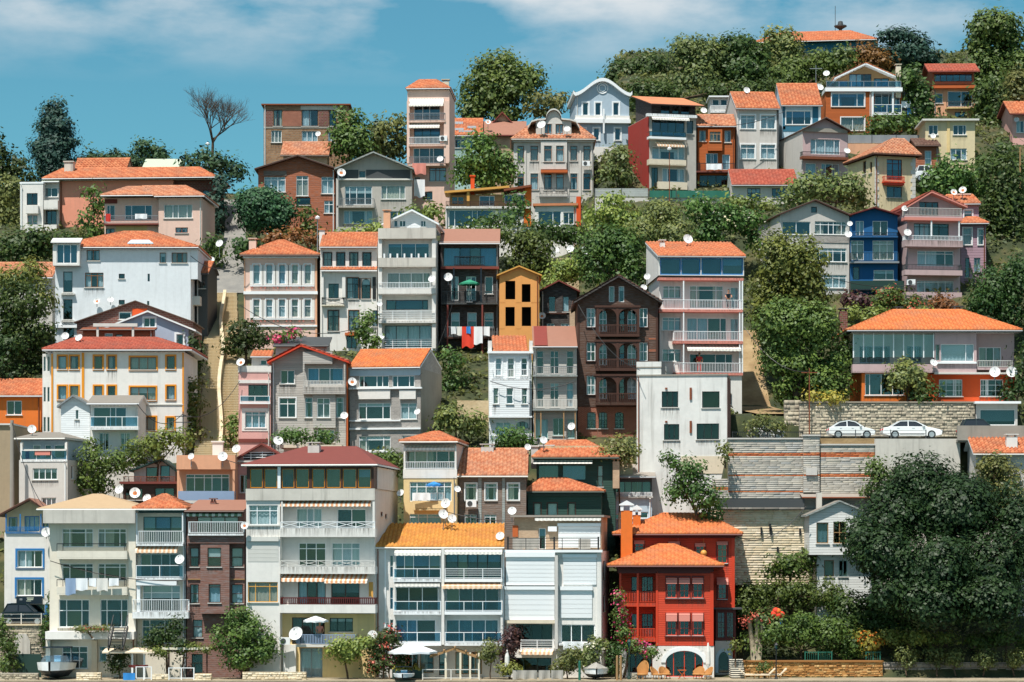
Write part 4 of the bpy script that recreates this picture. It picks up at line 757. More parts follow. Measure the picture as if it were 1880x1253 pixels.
h = House('cottage','small gabled house with dark red roof and slatted white attic railing',480,217,0); H_B5 = h
b = h.body(434,527,845,depth=6,wall='pink'); b.win(440,872,458,905,c=2,fr='wht').win(470,872,500,905,c=2,fr='wht'); b.roof('gf',818,481,mat='asphr',oh=.35,ohf=.6,fascia='maroon',tiles=False)
b.box('attic_shade_panel',448,832,515,844,0,.02,'wooddark')  # flat dark panel, its colour stands in for a shaded attic opening
for y in (830.5,835,839.5): b.box('rail',446 if y > 832 else 458,y,517 if y > 832 else 505,y + 1.2,.25,.3,'wht')
for x in (460,481,502): b.box('rail_post',x,829,x + 1.2,844,.2,.25,'wht')
b.box('ledge',432,846,529,849,0,.4,'fascia'); h.done()
h = House('shed','low beige flat roof terrace behind the maroon roofed block',572,221,0,'shed'); b = h.body(521,622,823,depth=4,wall='beige'); b.roof('flat',None,mat='beige',oh=.3,ohf=.5,th=.25); h.done()
h = House('town_house','pale yellow house with orange hipped roof and blue parasol on the balcony',790,211.5,-5); H_B6 = h
b = h.body(741,838,876,depth=8,wall='yellow'); b.win(752,885,829,921,c=[.8,1,1.2,.8,.8],t=.25,fr='wht',sill=0).win(752,944,810,967,c=[1,1,1.6],t=.25,fr='wht',cur='f'); b.balc(757,814,935,29,1.0,.1,'none',slab='yellow'); b.box('balcony_parapet',757,920,814,934,.9,1.02,'yellow'); b.balc(757,814,920,15,1.0,.05,'bars','wht','yellow')
t = h.body(742,838,815,862,off=1.0,depth=7,wall='greyL',name='upper_wall'); t.win(746,828,835,860,c=[.7,1,.8,1,.5],fr='wht',sill=0,cur='l'); t.roof('hip',797,mat='tile',oh=.25,ohf=1.2,rd=3.5,ridge=(799,806),fascia='fascia'); b.balc(740,839,876,14,.05,.1,'solid',slab='white',ends=False); b.balc(740,839,862,14,.02,.02,'bars','wht','white',ends=False); t.awn(744,838,820,828,.9,'awwhite'); b.box('post',741,820,744,862,-.2,0,'white'); b.box('post',835,820,838,862,-.2,0,'white')
h.done()
h = House('timber_house','weathered unpainted timber house with peeling boards and wide orange tiled roof',905,212.5,-1); H_B7 = h
b = h.body(843,966,874,depth=8,wall='woodold')
for x in (854,891,932): b.win(x,888,x + 21,919,c=1,t=.22,fr='frame',sur=(.08,'wht',.04)); 
for x in (853,889): b.win(x,945,x + 22,968,c=2,t=.2,fr='wht')
b.roof('gs',828,mat='tileP',oh=.15,ohf=.35,rd=5.4,fascia='fascia'); b.box('corner_board',878,876,884,970,0,.06,'siding_s'); b.box('corner_board',922,876,927,970,0,.06,'siding_s'); h.chimney(883,906,818,832,4.6,'greyL',.8); h.done()
h = House('timber_house','dark green timber house with two orange hipped roofs and glazed veranda',1040,213.5,-4); H_B8 = h
b = h.body(969,1104,906,depth=5,wall='greenside')
for x,w_ in ((980,13),(1005,18),(1043,13)): b.win(x,924,x + w_,947,c=1,fr='grnD',cur='f',gl='glass',sur=(.06,'brn',.03))
b.roof('hip',882,mat='tile',oh=.25,ohf=.5,rd=2.4,ridge=(995,1035),fascia='grnD'); b.box('cornice',968,906.5,1105,911,0,.2,'grnD')
t = h.body(985,1130,844,off=2.6,depth=7,wall='greenside',name='upper_wall'); t.win(988,854,1026,882,c=1,fr='grnD',gl='glassb',cur='n',sill=0).win(1032,854,1076,882,c=1,fr='grnD',gl='glassb',cur='f',sill=0).win(1097,855,1107,894,c=1,t=.5,fr='brn',cur='f'); t.roof('hip',813,mat='tile',oh=.3,ohf=.7,rd=3.5,ridge=(1012,1075),fascia='grnD'); t.awn(980,1088,847,852,1.0,'awwhite',val=.05)
h.chimney(1125,1137,845,870,2.2,'brickbeige',.6); h.chimney(975,988,818,834,3.5,'greyL',.7,pot=False); h.chimney(990,1016,817,832,4,'greyL',.7,pot=False); h.done()
h = House('town_house','tall pale blue grey house with corrugated roof and strip window beside the chimney',1155,217,-2); H_B9 = h
b = h.body(1112,1197,914,depth=7,wall='skyblue'); t = h.body(1112,1197,877,913.6,off=.15,depth=6.8,wall='dgry',name='glazed_storey'); t.win(1115,884,1195,910,c=[1.2,.8,.8,1.2,1],fr='dgry',cur='n',gl='glassb',sill=0); t.roof('shed',856,mat='corr',oh=.3,ohf=.5,fascia='fascia',tiles=False)
m = MB(); 
b.win(1118,944,1146,953,c=1,fr='wht',gl='glassb',cur='n').win(1118,1006,1146,1014,c=1,fr='wht',gl='glassb',cur='n').win(1160,940,1190,952,c=2,fr='wht',gl='glassb',cur='n'); b.box('ledge',1110,911.5,1199,914.5,0,.3,'fascia'); b.balc(1108,1198,912,8,.3,.1,'rails'); h.done()
h = House('ruined_house','derelict white timber house with broken grey roof half hidden by the big dark tree',1540,209.5,0); H_B10 = h
b = h.body(1486,1600,946,1019,depth=6,wall='woodwhite'); b.win(1499,960,1521,998,c=1,fr='woodp',cur='f',gl='glassd').win(1530,958,1553,998,c=2,t=.5,fr='woodp',cur='n').win(1568,960,1590,998,c=2,t=.5,fr='woodp',cur='n'); b.roof('gf',922,1541,mat='greyroof',oh=.3,ohf=.35,fascia='siding_s',tiles=False,th=.1)
l_ = h.body(1500,1600,1019.4,off=.8,depth=5,wall='woodwhite',name='lower_wall'); l_.win(1513,1029,1531,1059,c=1,fr='brnL',cur='f',gl='glassd',name='boarded_door').win(1540,1029,1556,1059,c=2,fr='mint',cur='n')
u_ = h.body(1477,1600,912,off=4.0,depth=5,wall='siding_s',name='rear_wall'); u_.roof('shed',893,mat='corr',oh=.3,ohf=.9,fascia='rust',tiles=False,th=.08)
m = MB()
for i in range(14):
    x = 1480 + i * 8.5; ua,za = h.uv(x,912,3.0); ub,zb_ = h.uv(x + R.uniform(-1,1),903,5.2); m.bar((ua,3.05,za - .12),(ub,5.2,zb_ - .12),.1)
m.build('rafter','siding_s',h.root); b.box('post',1499,905,1509,946,-3.0,-2.6,'dirtyW'); h.done()
h = House('house','orange tiled roof house at the edge below the concrete road deck',1840,211,0); H_B11 = h
b = h.body(1792,1905,832,depth=4,wall='greyL'); b.roof('gs',806,mat='tile',oh=.3,ohf=.4,rd=2.4,fascia='wht'); h.chimney(1848,1868,800,828,.4,'white',.6); h.done()
# ================================================================ third row
h = House('apartment_house','white three storey house with orange window surrounds and low red hipped roof',210,224.5,0); H_C1 = h
OW = dict(fr='brnL',sur=(.13,'orw',.06))
b = h.body(97,337,646,depth=10,wall='white')
for x,w_ in ((107,15),(129,15),(173,15),(198,14),(306,15)): b.win(x,654,x + w_,678,c=1,**OW); b.win(x,709,x + w_,734,c=1,**OW)
b.win(239,656,287,679,c=3,**OW).win(239,711,286,735,c=3,**OW).win(254,766,286,790,c=2,**OW).win(306,767,320,790,c=1,**OW)
c = h.body(78,96.5,650,off=1.0,depth=8,wall='white',name='side_bay')
for y in (655,711,766): c.win(80,y,84,y + 27,c=1,fr='wht',sill=0).win(87,y,91,y + 27,c=1,fr='wht',sill=0)
b.box('corner_strip',94,650,97,800,0,.08,'orw'); b.box('corner_strip',334.5,648,337.5,760,0,.06,'orw'); b.box('corner_strip',150,648,154.5,735,0,.05,'orw'); b.box('string_course',155,742,336,744,0,.08,'fascia')
b.roof('hip',624,mat='tileR',oh=.8,ohf=.55,rd=4.5,ridge=(140,285),fascia='wht'); h.done()
h = House('annex','low white balcony annex with grey roof in front of the orange framed windows',200,219.5,0); H_C1b = h
b = h.body(166,253,741,depth=5,wall='white'); b.win(171,748,232,784,c=[1.6,.5,1],fr='wht',gl='glassb',cur='n',sill=0).win(182,795,200,828,c=[1,.5,1],fr='wht',cur='n',sill=0).win(221,795,239,828,c=[1,.5,1],fr='wht',cur='n',sill=0); b.balc(165,254,785,20,1.0,.2,'glass'); b.roof('gs',730,mat='greyroof',oh=.2,ohf=.7,rd=2.5,fascia='wht',tiles=False); b.awn(168,236,742,747,.5,'awwhite')
l_ = h.body(112,165,745,off=.5,depth=4.5,wall='whiteside',name='side_wing'); l_.win(139,753,144,770,c=1,fr='wht'); l_.roof('gf',729,135,mat='greyroof',oh=.3,ohf=.35,fascia='gry',tiles=False); h.done()
h = House('cottage','bright orange rendered cottage with orange tiled roof and white window',30,229,0); H_C2 = h
b = h.body(-60,75,727,depth=7,wall='orange'); b.win(12,736,40,762,c=2,fr='wht'); b.roof('gs',700,mat='tile',oh=.2,ohf=.4,rd=4.2,fascia='wht'); h.done()
h = House('town_house','narrow pink house with shaded balcony beside the grey weathered timber house',467,224.2,3); H_C3 = h
b = h.body(438,497,684,depth=7,wall='pink'); b.win(456,707,492,738,c=[1,1.4,1],fr='grnD',cur='n',sill=0).win(450,756,488,786,c=3,t=.2,fr='wht',sur=(.28,'white',.05)); b.roof('flat',672,mat='greyL',oh=.05,ohf=.05,th=.1,fascia='white'); b.balc(440,496,739,12,.4,.15,'glass'); b.box('band',438,698,497,704,0,.1,'white'); b.box('band',438,806,497,812,0,.1,'maroon')
t = h.body(462,497,657,672,off=2.2,depth=4.5,wall='greyL',name='upper_wall'); t.win(478,661,490,671,c=1,fr='wht'); t.roof('shed',648,mat='tile',oh=.1,ohf=.3,fascia='fascia'); h.done()
h = House('timber_house','grey weathered timber house with red edged gable and deep upper balcony',567,225,0); H_C3b = h
b = h.body(498.5,635,666,depth=8,wall='woodgrey'); b.win(515,680,541,705,c=2,fr='wht',sur=(.1,'woodgrey',.05)).win(513,731,543,767,c=2,t=.3,fr='wht',sur=(.08,'wht',.05)).win(560,730,574,767,c=1,t=.25,fr='frame').win(582,730,606,767,c=2,t=.3,fr='wht',sur=(.1,'woodgrey',.05)).win(616,730,631,767,c=1,t=.25,fr='frame').win(565,676,630,706,c=[1,1,1.2],fr='wht',gl='glassb',sill=0).win(582,789,614,812,c=2,t=.3,fr='wht')
b.roof('gf',638,554,mat='tileR',oh=.3,ohf=.9,fascia='redt'); b.balc(556,634,711,12,.8,.6,'dense','fascia','woodgrey'); b.box('gable_boarding',556,646,610,668,0,.7,'woodgrey')
for x in (556,631): b.box('post',x,668,x + 3,711,.65,.78,'woodgrey')
c = h.body(574,616,711.5,786,off=-.5,depth=.49,wall='woodgrey',name='bay'); c.win(582,731,606,767,c=2,t=.3,fr='wht',cur='n'); b.box('drainpipe',636,668,639,830,0,.1,'terr'); h.done()
h = House('town_house','grey stone clad house with orange tiled roof and dark bare concrete side wall',707,225.5,-10); H_C4 = h
b = h.body(642,772,676,depth=9,wall='stoneclad'); b.roof('gs',646,mat='tileO',oh=.05,ohf=.35,rd=4.2,fascia='wht')
b.win(659,690,714,711,c=[.6,1.6,.7,.8],fr='wht',cur='n',gl='glassb').win(720,690,761,711,c=[.7,1.6,.7],fr='wht',cur='n',gl='glassb').win(658,740,717,770,c=[.8,1.7,.8],t=.22,fr='wht',cur='n').win(735,740,765,770,c=[1,1],t=.25,fr='wht',cur='f').win(659,801,717,828,c=[.8,2,.8],t=.25,fr='wht',cur='h').win(738,800,755,808,c=1,fr='wht')
b.box('wall_panel',642,677,772,690,0,.05,'skyblue'); b.box('ledge',640,711.5,774,714.5,0,.35,'wht'); b.box('wall_panel',657,716,716,733,0,.25,'white'); b.box('wall_panel',733,716,763,733,0,.25,'white'); b.box('ledge',641,771.5,735,774,0,.25,'wht'); b.box('ledge',641,786,772,789,0,.2,'wht'); b.box('ledge',655,828.5,722,831,0,.2,'wht')
h.box('side_render',773,676,774,676.5,0,.01,'concrete'); h.done()
m = MB(); m.box(b.u1 + .004,b.u1 + .03,.02,8.98,-3,b.zt - .1); m.build('side_panel','concrete',h.root)
h = House('town_house','slim white timber house with bay front and tile edged flat top',937,226.5,1); H_C5 = h
b = h.body(898,976,648,depth=8,wall='whiteside'); b.win(910,658,921,690,c=1,t=.3,fr='wht',sur=(.1,'wht',.05)).win(932,658,944,693,c=1,t=.3,fr='wht',sur=(.1,'wht',.05)).win(957,658,968,690,c=1,t=.3,fr='wht',sur=(.1,'wht',.05)); b.box('cornice',895,645,979,649,0,.35,'wht'); b.balc(903,974,696,18,.55,.14,'bars')
b.roof('shed',621,mat='tile',oh=-.3,ohf=.2,fascia='wht'); b.box('parapet',896,626,903,645,-1.5,.02,'white'); b.box('parapet',972,626,978,645,-1.5,.02,'white')
c = h.body(903,972,698,764,off=-.55,depth=.54,wall='whiteside',name='bay'); c.win(906,713,915,742,c=1,t=.45,fr='wht',sur=(.08,'wht',.04)).win(930,713,942,742,c=1,t=.45,fr='wht',sur=(.08,'wht',.04)).win(958,713,968,742,c=1,t=.45,fr='wht',sur=(.08,'wht',.04)); b.box('ledge',897,764,977,767,0,.6,'wht'); b.win(948,774,970,787,c=3,fr='dgry',arch=.5).win(910,775,938,800,c=2,fr='wht'); h.done()
h = House('timber_house','shabby grey peeling timber house with patched red roof and old balconies',1018,226.5,0); H_C6 = h
b = h.body(979,1059,637,depth=8,wall='woodgrey')
for x,w_ in ((985,13),(1010,16),(1040,13)): b.win(x,644,x + w_,687,c=2 if w_ > 14 else 1,t=.3,fr='greyL',cur='n'); b.win(x,703,x + w_,748,c=2 if w_ > 14 else 1,t=.3,fr='greyL')
b.balc(978,1060,689,16,.7,.12,'bars','gry','siding_s'); b.balc(978,1060,751,18,.8,.14,'dense','fascia','siding_s'); b.roof('shed',602,mat='brownroof',oh=.05,ohf=.5,fascia='fascia',tiles=False,th=.1); b.win(983,770,1006,805,c=2,fr='mint').win(1015,768,1036,800,c=2,fr='mint').win(1042,770,1056,805,c=1,fr='mint')
u0,z0 = h.uv(981,633,.3); u1,_ = h.uv(1004,633,.3)
for x in (981,992,1034,1055): b.box('post',x,753,x + 2,806,.55,.7,'woodp')
h.done()
m = MB(); za = h.uv(0,602,8)[1]; sl = (za - b.zt) / 8; y_ = [.1,6.5]
m.prism([(b.u0 + .1,-.4,b.zt - .4*sl + .2),(b.u0 + 1.25,-.4,b.zt - .4*sl + .2),(b.u0 + 1.25,7.6,b.zt + 7.6*sl + .2),(b.u0 + .1,7.6,b.zt + 7.6*sl + .2)],(0,0,.02)); m.build('roof_patch','asphr',b.rf)
h = House('timber_mansion','tall dark brown timber mansion with carved arched balconies and brick base',1133,228.5,0); H_C7 = h
b = h.body(1060,1208,555,747,depth=9,wall='brownside'); BK = dict(fr='wht',sur=(.09,'brn',.05))
for y0,y1 in ((566,601),(629,663),(690,725)): b.win(1077,y0,1093,y1,c=2,t=.5,sill='brn',**BK).win(1174,y0,1189,y1,c=2,t=.5,sill='brn',**BK); b.win(1100,y0 + 3,1114,y1 + 8,c=2,t=.45,fr='wht',sill=0,arch=.25,cur='n').win(1137,y0 + 3,1147,y1 + 8,c=1,t=.45,fr='brn',sill=0,cur='n').win(1152,y0 + 3,1168,y1 + 8,c=2,t=.45,fr='wht',sill=0,arch=.25)
b.win(1118,526,1128,555,c=1,fr='wht',sill=0).win(1136,526,1146,555,c=1,fr='wht',sill=0,cur='n')
for y,hr in ((613,17),(676,17),(739,17)):
    b.balc(1094,1174,y,hr,1.1,.25,'timber','brn','brn')
    for x in (1095,1132,1170): b.box('post',x,y - 47,x + 4,y,.9,1.05,'brn')
    o,ax,ou = b.fr('F')
    for xa,xb in ((1099,1132),(1136,1170)):
        a0,a1,z0,z1 = b.rect(xa,y - 48,xb,y - 30,'F',1.0); m = MB(); pts = arch_pts(a0,a1,z0,z1 - .08,12)
        for i in range(12): m.prism([o + ax*q[0] + ou*.95 + Vector((0,0,q[1])) for q in (pts[i],(pts[i][0],z1),(pts[i+1][0],z1),pts[i+1])],ou * .08)
        m.build('arch_trim','brn',h.root)
    b.box('beam',1092,y - 52,1176,y - 48.2,.003,1.1,'brn')
b.roof('gf',511,1135.5,mat='tileB',oh=.35,ohf=.8,fascia='wooddark'); b.box('corner_board',1060,560,1064,747,0,.05,'brn'); b.box('corner_board',1204,560,1208,747,0,.05,'brn'); b.box('repair_board',1191,621,1207,624,0,.03,'woodor'); b.box('repair_board',1190,642,1206,646,0,.03,'woodor')
g = h.body(1061,1207,747.4,off=.05,depth=8.9,wall='brickred',name='brick_base'); 
for x in (1078,1099,1129): g.win(x,757,x + 16,787,c=3,fr='grnD',cur='n',arch=.15,dv=4)
g.win(1080,811,1092,818,c=1,fr='brn',arch=.3,sill=0).win(1100,811,1112,818,c=1,fr='brn',arch=.3,sill=0); h.done()
h = House('concrete_house','windowed bare white concrete cube house with rust streaks and flat top',1252,218.5,-7); H_C8 = h
b = h.body(1169,1335,691,depth=7,wall='whiteD'); BW = dict(fr='black',cur='n',gl='glassd')
b.win(1215,719,1245,748,c=3,**BW).win(1289,719,1321,749,c=1,**BW).win(1219,779,1247,808,c=3,**BW).win(1279,778,1320,807,c=3,**BW)
for x,y in ((1221,712),(1266,712),(1221,773),(1266,773)): b.box('drain_spout',x,y,x + 4,y + (22 if x > 1240 else 3),0,.12,'rust')
b.roof('flat',None,mat='concrete',oh=.05,ohf=.08,th=.12); t = h.body(1169,1214,676,690.6,depth=6.8,off=.02,wall='whiteD',name='stair_tower'); t.roof('flat',664,mat='concrete',oh=.03,ohf=.05,th=.1,fascia='whiteD'); t.box('gate',1214,664,1221,690,-.1,0,'dgry'); b.win(1340,722,1344,745,c=1,face='R',fr='black',cur='n'); b.box('plinth',1250,838,1334,870,0,.05,'beige'); h.done()
m = MB(); m.box(b.u1 + .004,b.u1 + .03,.02,6.98,-3,b.zt - .05); m.build('side_panel','brickdark',h.root)  # dark brown panel paints in the shade on the cube's right side
h = House('apartment_house','white apartment house with blue framed glass penthouse and pink edged balconies',1288,233,4); H_C9 = h
b = h.body(1211,1362,506,depth=8,wall='white'); t = h.body(1209,1366,472,506,off=-1.0,depth=9,wall='white',name='penthouse')
for x0,x1 in ((1213,1249),(1252,1285),(1289,1324),(1327,1363)): t.win(x0 - 1.2,474,x1 + 1.2,505,c=1,fr='blut',cur='n',gl='glassb',sill=0,fw=.1)
t.roof('shed',449,mat='tile',oh=.1,ohf=.35,fascia='wht')
b.win(1217,525,1250,548,c=3,t=.25,fr='wht').win(1266,525,1328,566,c=[.6,1.6,.6],t=.2,fr='wht',sill=0).win(1341,528,1356,566,c=1,fr='wht',cur='f',name='door',sill=0).win(1216,583,1250,607,c=3,t=.25,fr='wht').win(1261,584,1334,624,c=[1,1,1.2,.6],fr='wht',cur='l',sill=0).win(1341,585,1356,624,c=1,fr='wht',cur='f',sill=0).win(1216,641,1250,664,c=3,t=.25,fr='wht').win(1266,650,1345,684,c=[1,1.6,1,.7],fr='wht',cur='n',gl='glassd',sill=0)
b.balc(1209,1365,511,.5,1.05,.22,'none',slab='pinkt'); 
for y,x0 in ((569,1210),(627,1237),(685,1238)): b.balc(x0,1364,y,19,1.1,.22,'bars','wht','pinkt')
for x in (1254,1357,1362): b.box('post',x,516,x + 2.2,690,.95,1.05,'wht')
b.awn(1259,1357,632,645,1.2,'awwhite',n0=.1); g = h.body(1340,1362,690,off=-.9,depth=.8,wall='white',name='pier'); h.chimney(1212,1221,443,470,4,'white',.7); h.done()
h = House('villa','broad villa with hipped orange roof, glazed veranda and bright orange lower wall',1715,230,0); H_C10 = h
b = h.body(1566,1716,612,682,off=0,depth=9,wall='cream'); b.win(1578,636,1634,667,c=[1,1,1.4,1],fr='greyblue',cur='n',sill=0).win(1665,636,1692,667,c=3,fr='greyblue',cur='n',sill=0); b.balc(1565,1716,682,13,1.0,.12,'solid',slab='mauve'); b.balc(1565,1716,669,12,1.0,.05,'rails','black','mauve',ends=False)
for i in range(9): x = 1566 + i * 18.4; b.box('mullion',x,613,x + 2,657,.92,.98,'wht')
b.box('glass_screen',1567,615,1714,656,.94,.95,'glass')
c = h.body(1716.4,1793,612,686,off=-1.0,depth=9,wall='mauve',name='centre_wall'); c.win(1727,632,1788,664,c=[1.9,.6],fr='wht',cur='f',blind=.6).win(1717.5,633,1725,662,c=1,fr='gry',sill=0); c.box('ledge',1720,664.5,1793,668,0,.2,'wht')
d = h.body(1793.4,1862,612,686,off=.3,depth=8,wall='mauve',name='right_wall'); d.win(1797,638,1838,674,c=3,fr='wht',cur='h',sill=0); d.balc(1794,1860,675,13,1.2,.2,'bars','fascia','mauve')
e = h.body(1564,1864,610.5,611.8,off=-1.0,depth=10,wall='greyL',name='eaves'); e.roof('hip',573,mat='tileO',oh=.5,ohf=.6,rd=5,ridge=(1640,1765),fascia='gry')
f_ = h.body(1582,1664,682.5,off=-.6,depth=8,wall='orange',name='garden_room'); f_.win(1588,686,1660,726,c=[.5,1.2,1.2,1.2],fr='wht',cur='n',gl='glassb')
g = h.body(1664.5,1864,686.4,off=-.3,depth=8,wall='orangeD',name='lower_wall'); g.win(1724,697,1767,728,c=[1.8,.3,.8],fr='wht',cur='n',dv=3).win(1800,697,1842,728,c=[.6,.2,1.6],fr='wht',cur='n',dv=3); g.box('ledge',1716,684,1866,687,0,.9,'fascia'); g.win(1668,690,1692,735,c=2,fr='brn',cur='n',sill=0,name='door')
h.chimney(1542,1556,569,605,3,'brickdark',.8,'dgry'); h.chimney(1645,1656,566,582,5,'greyL',.6,'dgry'); h.chimney(1751,1767,565,580,5.5,'greyL',.6,'dgry'); h.done()
# ================================================================ fourth row
h = House('apartment_house','big plain white block with shallow orange hipped roof and few brown framed windows',230,246,0); H_D1 = h
b = h.body(101,350,459,depth=10,wall='bluewhite'); BR = dict(fr='brnL',cur='h')
b.win(159,459.5,183,479,c=2,**BR).win(156,501,190,528,c=3,t=.2,**BR).win(293,464,305,483,c=1,**BR).win(218,503,229,512,c=1,fr='black',cur='n').win(271,503,275,517,c=1,fr='black',cur='n',sill=0).win(218,551,229,560,c=1,fr='black',cur='n').win(270,553,274,562,c=1,fr='black',cur='n',sill=0).win(116,499,133,537,c=1,fr='dgry',cur='n').win(116,550,133,587,c=1,fr='dgry',cur='n').win(116,602,136,625,c=1,fr='dgry',cur='n')
b.win(315,464,344,483,c=3,**BR); u = h.body(350.4,363,459,513,depth=9,wall='bluewhite',name='side_bay')
e = h.body(101,363,457.6,458.8,off=-.1,depth=10.2,wall='bluewhite',name='eaves'); e.roof('hip',429,mat='tile',oh=.12,ohf=.35,rd=5,ridge=(228,275),fascia='wht')
za = h.uv(h.xc,429,4.9)[1]; sl = (za - e.zt) / 5.35; u0,u1 = h.uv(234,450,.2)[0],h.uv(276,450,.2)[0]; m = MB(); m.prism([(u0,.1,e.zt + .55*sl + .3),(u1 + .3,.1,e.zt + .55*sl + .3),(u1 - .3,1.3,e.zt + 1.75*sl + .3),(u0 + .2,1.3,e.zt + 1.75*sl + .3)],(0,0,.06)); m.build('solar_panel','skyblue',h.root)
v = h.body(97,146,446,488,off=-.9,depth=.88,wall='white',name='glazed_balcony'); v.win(104,449,142,484,c=3,t=.0,fr='wht',gl='glassb',cur='n',sill=0); v.roof('shed',441,mat='fascia',oh=.15,ohf=.2,fascia='fascia',tiles=False)
b.box('string_course',101,597,160,602,0,.3,'wht'); 
for y in (539,589): b.balc(112,137,y,0,.35,.12,'none',slab='fascia')
b.box('balcony',350,544,367,560,-3,-1.5,'fascia'); h.done()
h = House('gable_house','dark brick gabled house end with small black window under the white block',245,239,0); b = h.body(141,354,593,depth=7,wall='brickdark'); b.win(218,573,241,587,c=1,fr='wht',cur='n',gl='glassd'); b.roof('gf',555,249,mat='greyroof',oh=.2,ohf=.3,fascia='brn',tiles=False,th=.1); b.box('brick_patch',243,567,270,580,0,.03,'orangeD'); h.done()
h = House('gable_house','pale lilac gabled house with white bargeboards above the red hipped roof',270,235.5,0); H_D1c = h; b = h.body(196,346,604,depth=4,wall='lilac'); b.win(264,584,285,601,c=2,fr='wht',sur=(.12,'wht',.05)).win(324,614,337,643,c=1,fr='wht',sur=(.18,'wht',.05)); b.roof('gf',574,272,mat='fascia',oh=.7,ohf=.4,fascia='wht',tiles=False,th=.12); h.done()
h = House('shed','low brown plank shed with pergola frame on the red hipped roof terrace',215,233,0,'shed'); b = h.body(152,281,607,depth=1.4,wall='woodor'); b.win(192,612,207,628,c=1,fr='wht').win(212,614,225,627,c=1,fr='black',cur='n'); b.roof('shed',604,mat='rust',oh=.2,ohf=.3,fascia='brn',tiles=False,th=.08)
for x in (177,242): b.box('pergola_post',x,598,x + 4,632,.8,.98,'fascia')
b.box('pergola_beam',171,594,252,600,.7,1.1,'fascia'); h.done()
h = House('town_house','pale pink mansion with two rows of white arched windows and orange hipped roof',515,246.5,0); H_D2 = h
b = h.body(449,581,472,depth=9,wall='pinkL')
for xc in (471,494.5,518,541.5,565):
    for y0,y1 in ((486,522),(550,583)):
        b.win(xc - 6,y0,xc + 6,y1,c=1,t=.38,fr='wht',arch=.2,sur=(.09,'wht',.06),cur='f')
        for q in (-1,1): b.box('shutter',xc + q * 10 - 2.4,y0 + 1,xc + q * 10 + 2.4,y1 + 1,0,.06,'white')
        b.box('sill_ledge',xc - 12,y1 + 2,xc + 12,y1 + 4.2,0,.2,'wht')
        for q in (-8,8): b.box('bracket',xc + q - 1.2,y1 + 4.2,xc + q + 1.2,y1 + 8,0,.16,'pinkt')
b.box('cornice',447,535,583,540.5,0,.25,'wht'); b.box('cornice',448,597,582,600,0,.15,'wht'); b.box('cornice',446,470.5,584,474,0,.35,'wht'); b.box('corner_strip',579,475,582,630,0,.06,'peach'); b.box('corner_strip',448,475,450,600,0,.06,'peach')
b.roof('hip',445,mat='tile',oh=.35,ohf=.55,rd=4.5,ridge=(512,520),fascia='brn'); h.chimney(457,470,440,464,1.2,'pinkL',.6); b.win(554,617,565,630,c=1,fr='wht',arch=.5); h.done()
h = House('town_house','white house with black framed windows, pointed arch and narrow tiled canopy',640,246,0); H_D3 = h
b = h.body(588,692,454,depth=8,wall='white'); KW = dict(fr='black',dv=2)
for x in (594,618,642,666): b.win(x,464,x + 15,489,c=1,t=.0,sur=(.05,'black',.04),**KW)
b.win(603,521,622,548,c=2,fr='grnD',cur='n').win(637,510,658,549,c=2,t=.3,sur=(.05,'brnL',.04),**KW).win(664,512,680,549,c=1,t=.35,arch=.28,sur=(.05,'brnL',.04),**KW).win(602,570,622,608,c=2,t=.3,sur=(.05,'brnL',.04),**KW).win(640,570,659,608,c=2,t=.3,sur=(.05,'brnL',.04),**KW).win(684,570,692,600,c=1,**KW)
b.roof('gs',431,mat='tile',oh=.05,ohf=.4,rd=4,fascia='wht'); 
u0,u1 = h.uv(588,494,-.7)[0],h.uv(692,494,-.7)[0]; z0 = h.uv(588,496,-.7)[1]; acc = ([],[],[]); tile_plane(acc,(u0,-.7,z0),(u1,-.7,z0),(u1,0,z0 + .3),(u0,0,z0 + .3)); cm = MB(); cm.prism([(u0,-.7,z0 - .02),(u1,-.7,z0 - .02),(u1,-.003,z0 + .26),(u0,-.003,z0 + .26)],(0,0,-.1)); cn = cm.build('canopy','wht',h.root); link('tiles',mesh_np('tiles',np.concatenate(acc[0]),np.concatenate(acc[1]),False,np.concatenate(acc[2])),cn,['tile'])
b.balc(590,632,560,13,.5,.1,'cross','black','cremt'); b.box('loggia_frame',590,507,594,546,0,.45,'white'); b.box('loggia_frame',628,507,634,546,0,.45,'white'); b.box('shutter',659,511,662,549,0,.06,'black'); b.box('shutter',684,509,690,549,0,.1,'black'); h.chimney(586,596,420,436,3,'white',.6,'tile',False); b.box('door_canopy',633,611,657,616,0,.7,'terr'); b.win(636,617,655,640,c=2,fr='brn',cur='n',name='door',sill=0); h.done()
h = House('apartment_house','white five storey balcony block with grey gabled attic and thick white parapets',748,244.5,-3); H_D4 = h
b = h.body(695,800,439,depth=9,wall='white'); b.win(712,447,788,474,c=3,fr='wht',cur='n',gl='glassb',sill=0).win(711,501,790,530,c=[1,1,1,.6],fr='wht',cur='f',sill=0).win(709,551,786,569,c=[.7,2,.4],fr='black',cur='n',gl='glassb',sill=0).win(706,598,792,638,c=4,fr='dgry',cur='f',gl='glass',sill=0)
b.balc(694,800,488,14,1.1,.1,'solid',slab='dirtyW'); b.balc(694,800,539,9,1.1,.05,'solid',slab='white'); b.balc(694,800,530,11,1.1,.05,'bars','wht','white'); b.balc(694,800,589,18,1.1,.2,'rails','wht','white'); b.balc(694,800,640,17,.4,.2,'rails')
b.box('parapet',694,419,800,438.5,-.1,1.1,'dirtyW'); b.box('side_pier',694,439,701,640,0,.9,'white'); b.box('side_pier',793,439,800,640,0,.9,'white'); 
for x in (704,715,728,741,754,767,780): b.box('rail_post',x,466,x + 3,474,1.0,1.1,'wht')
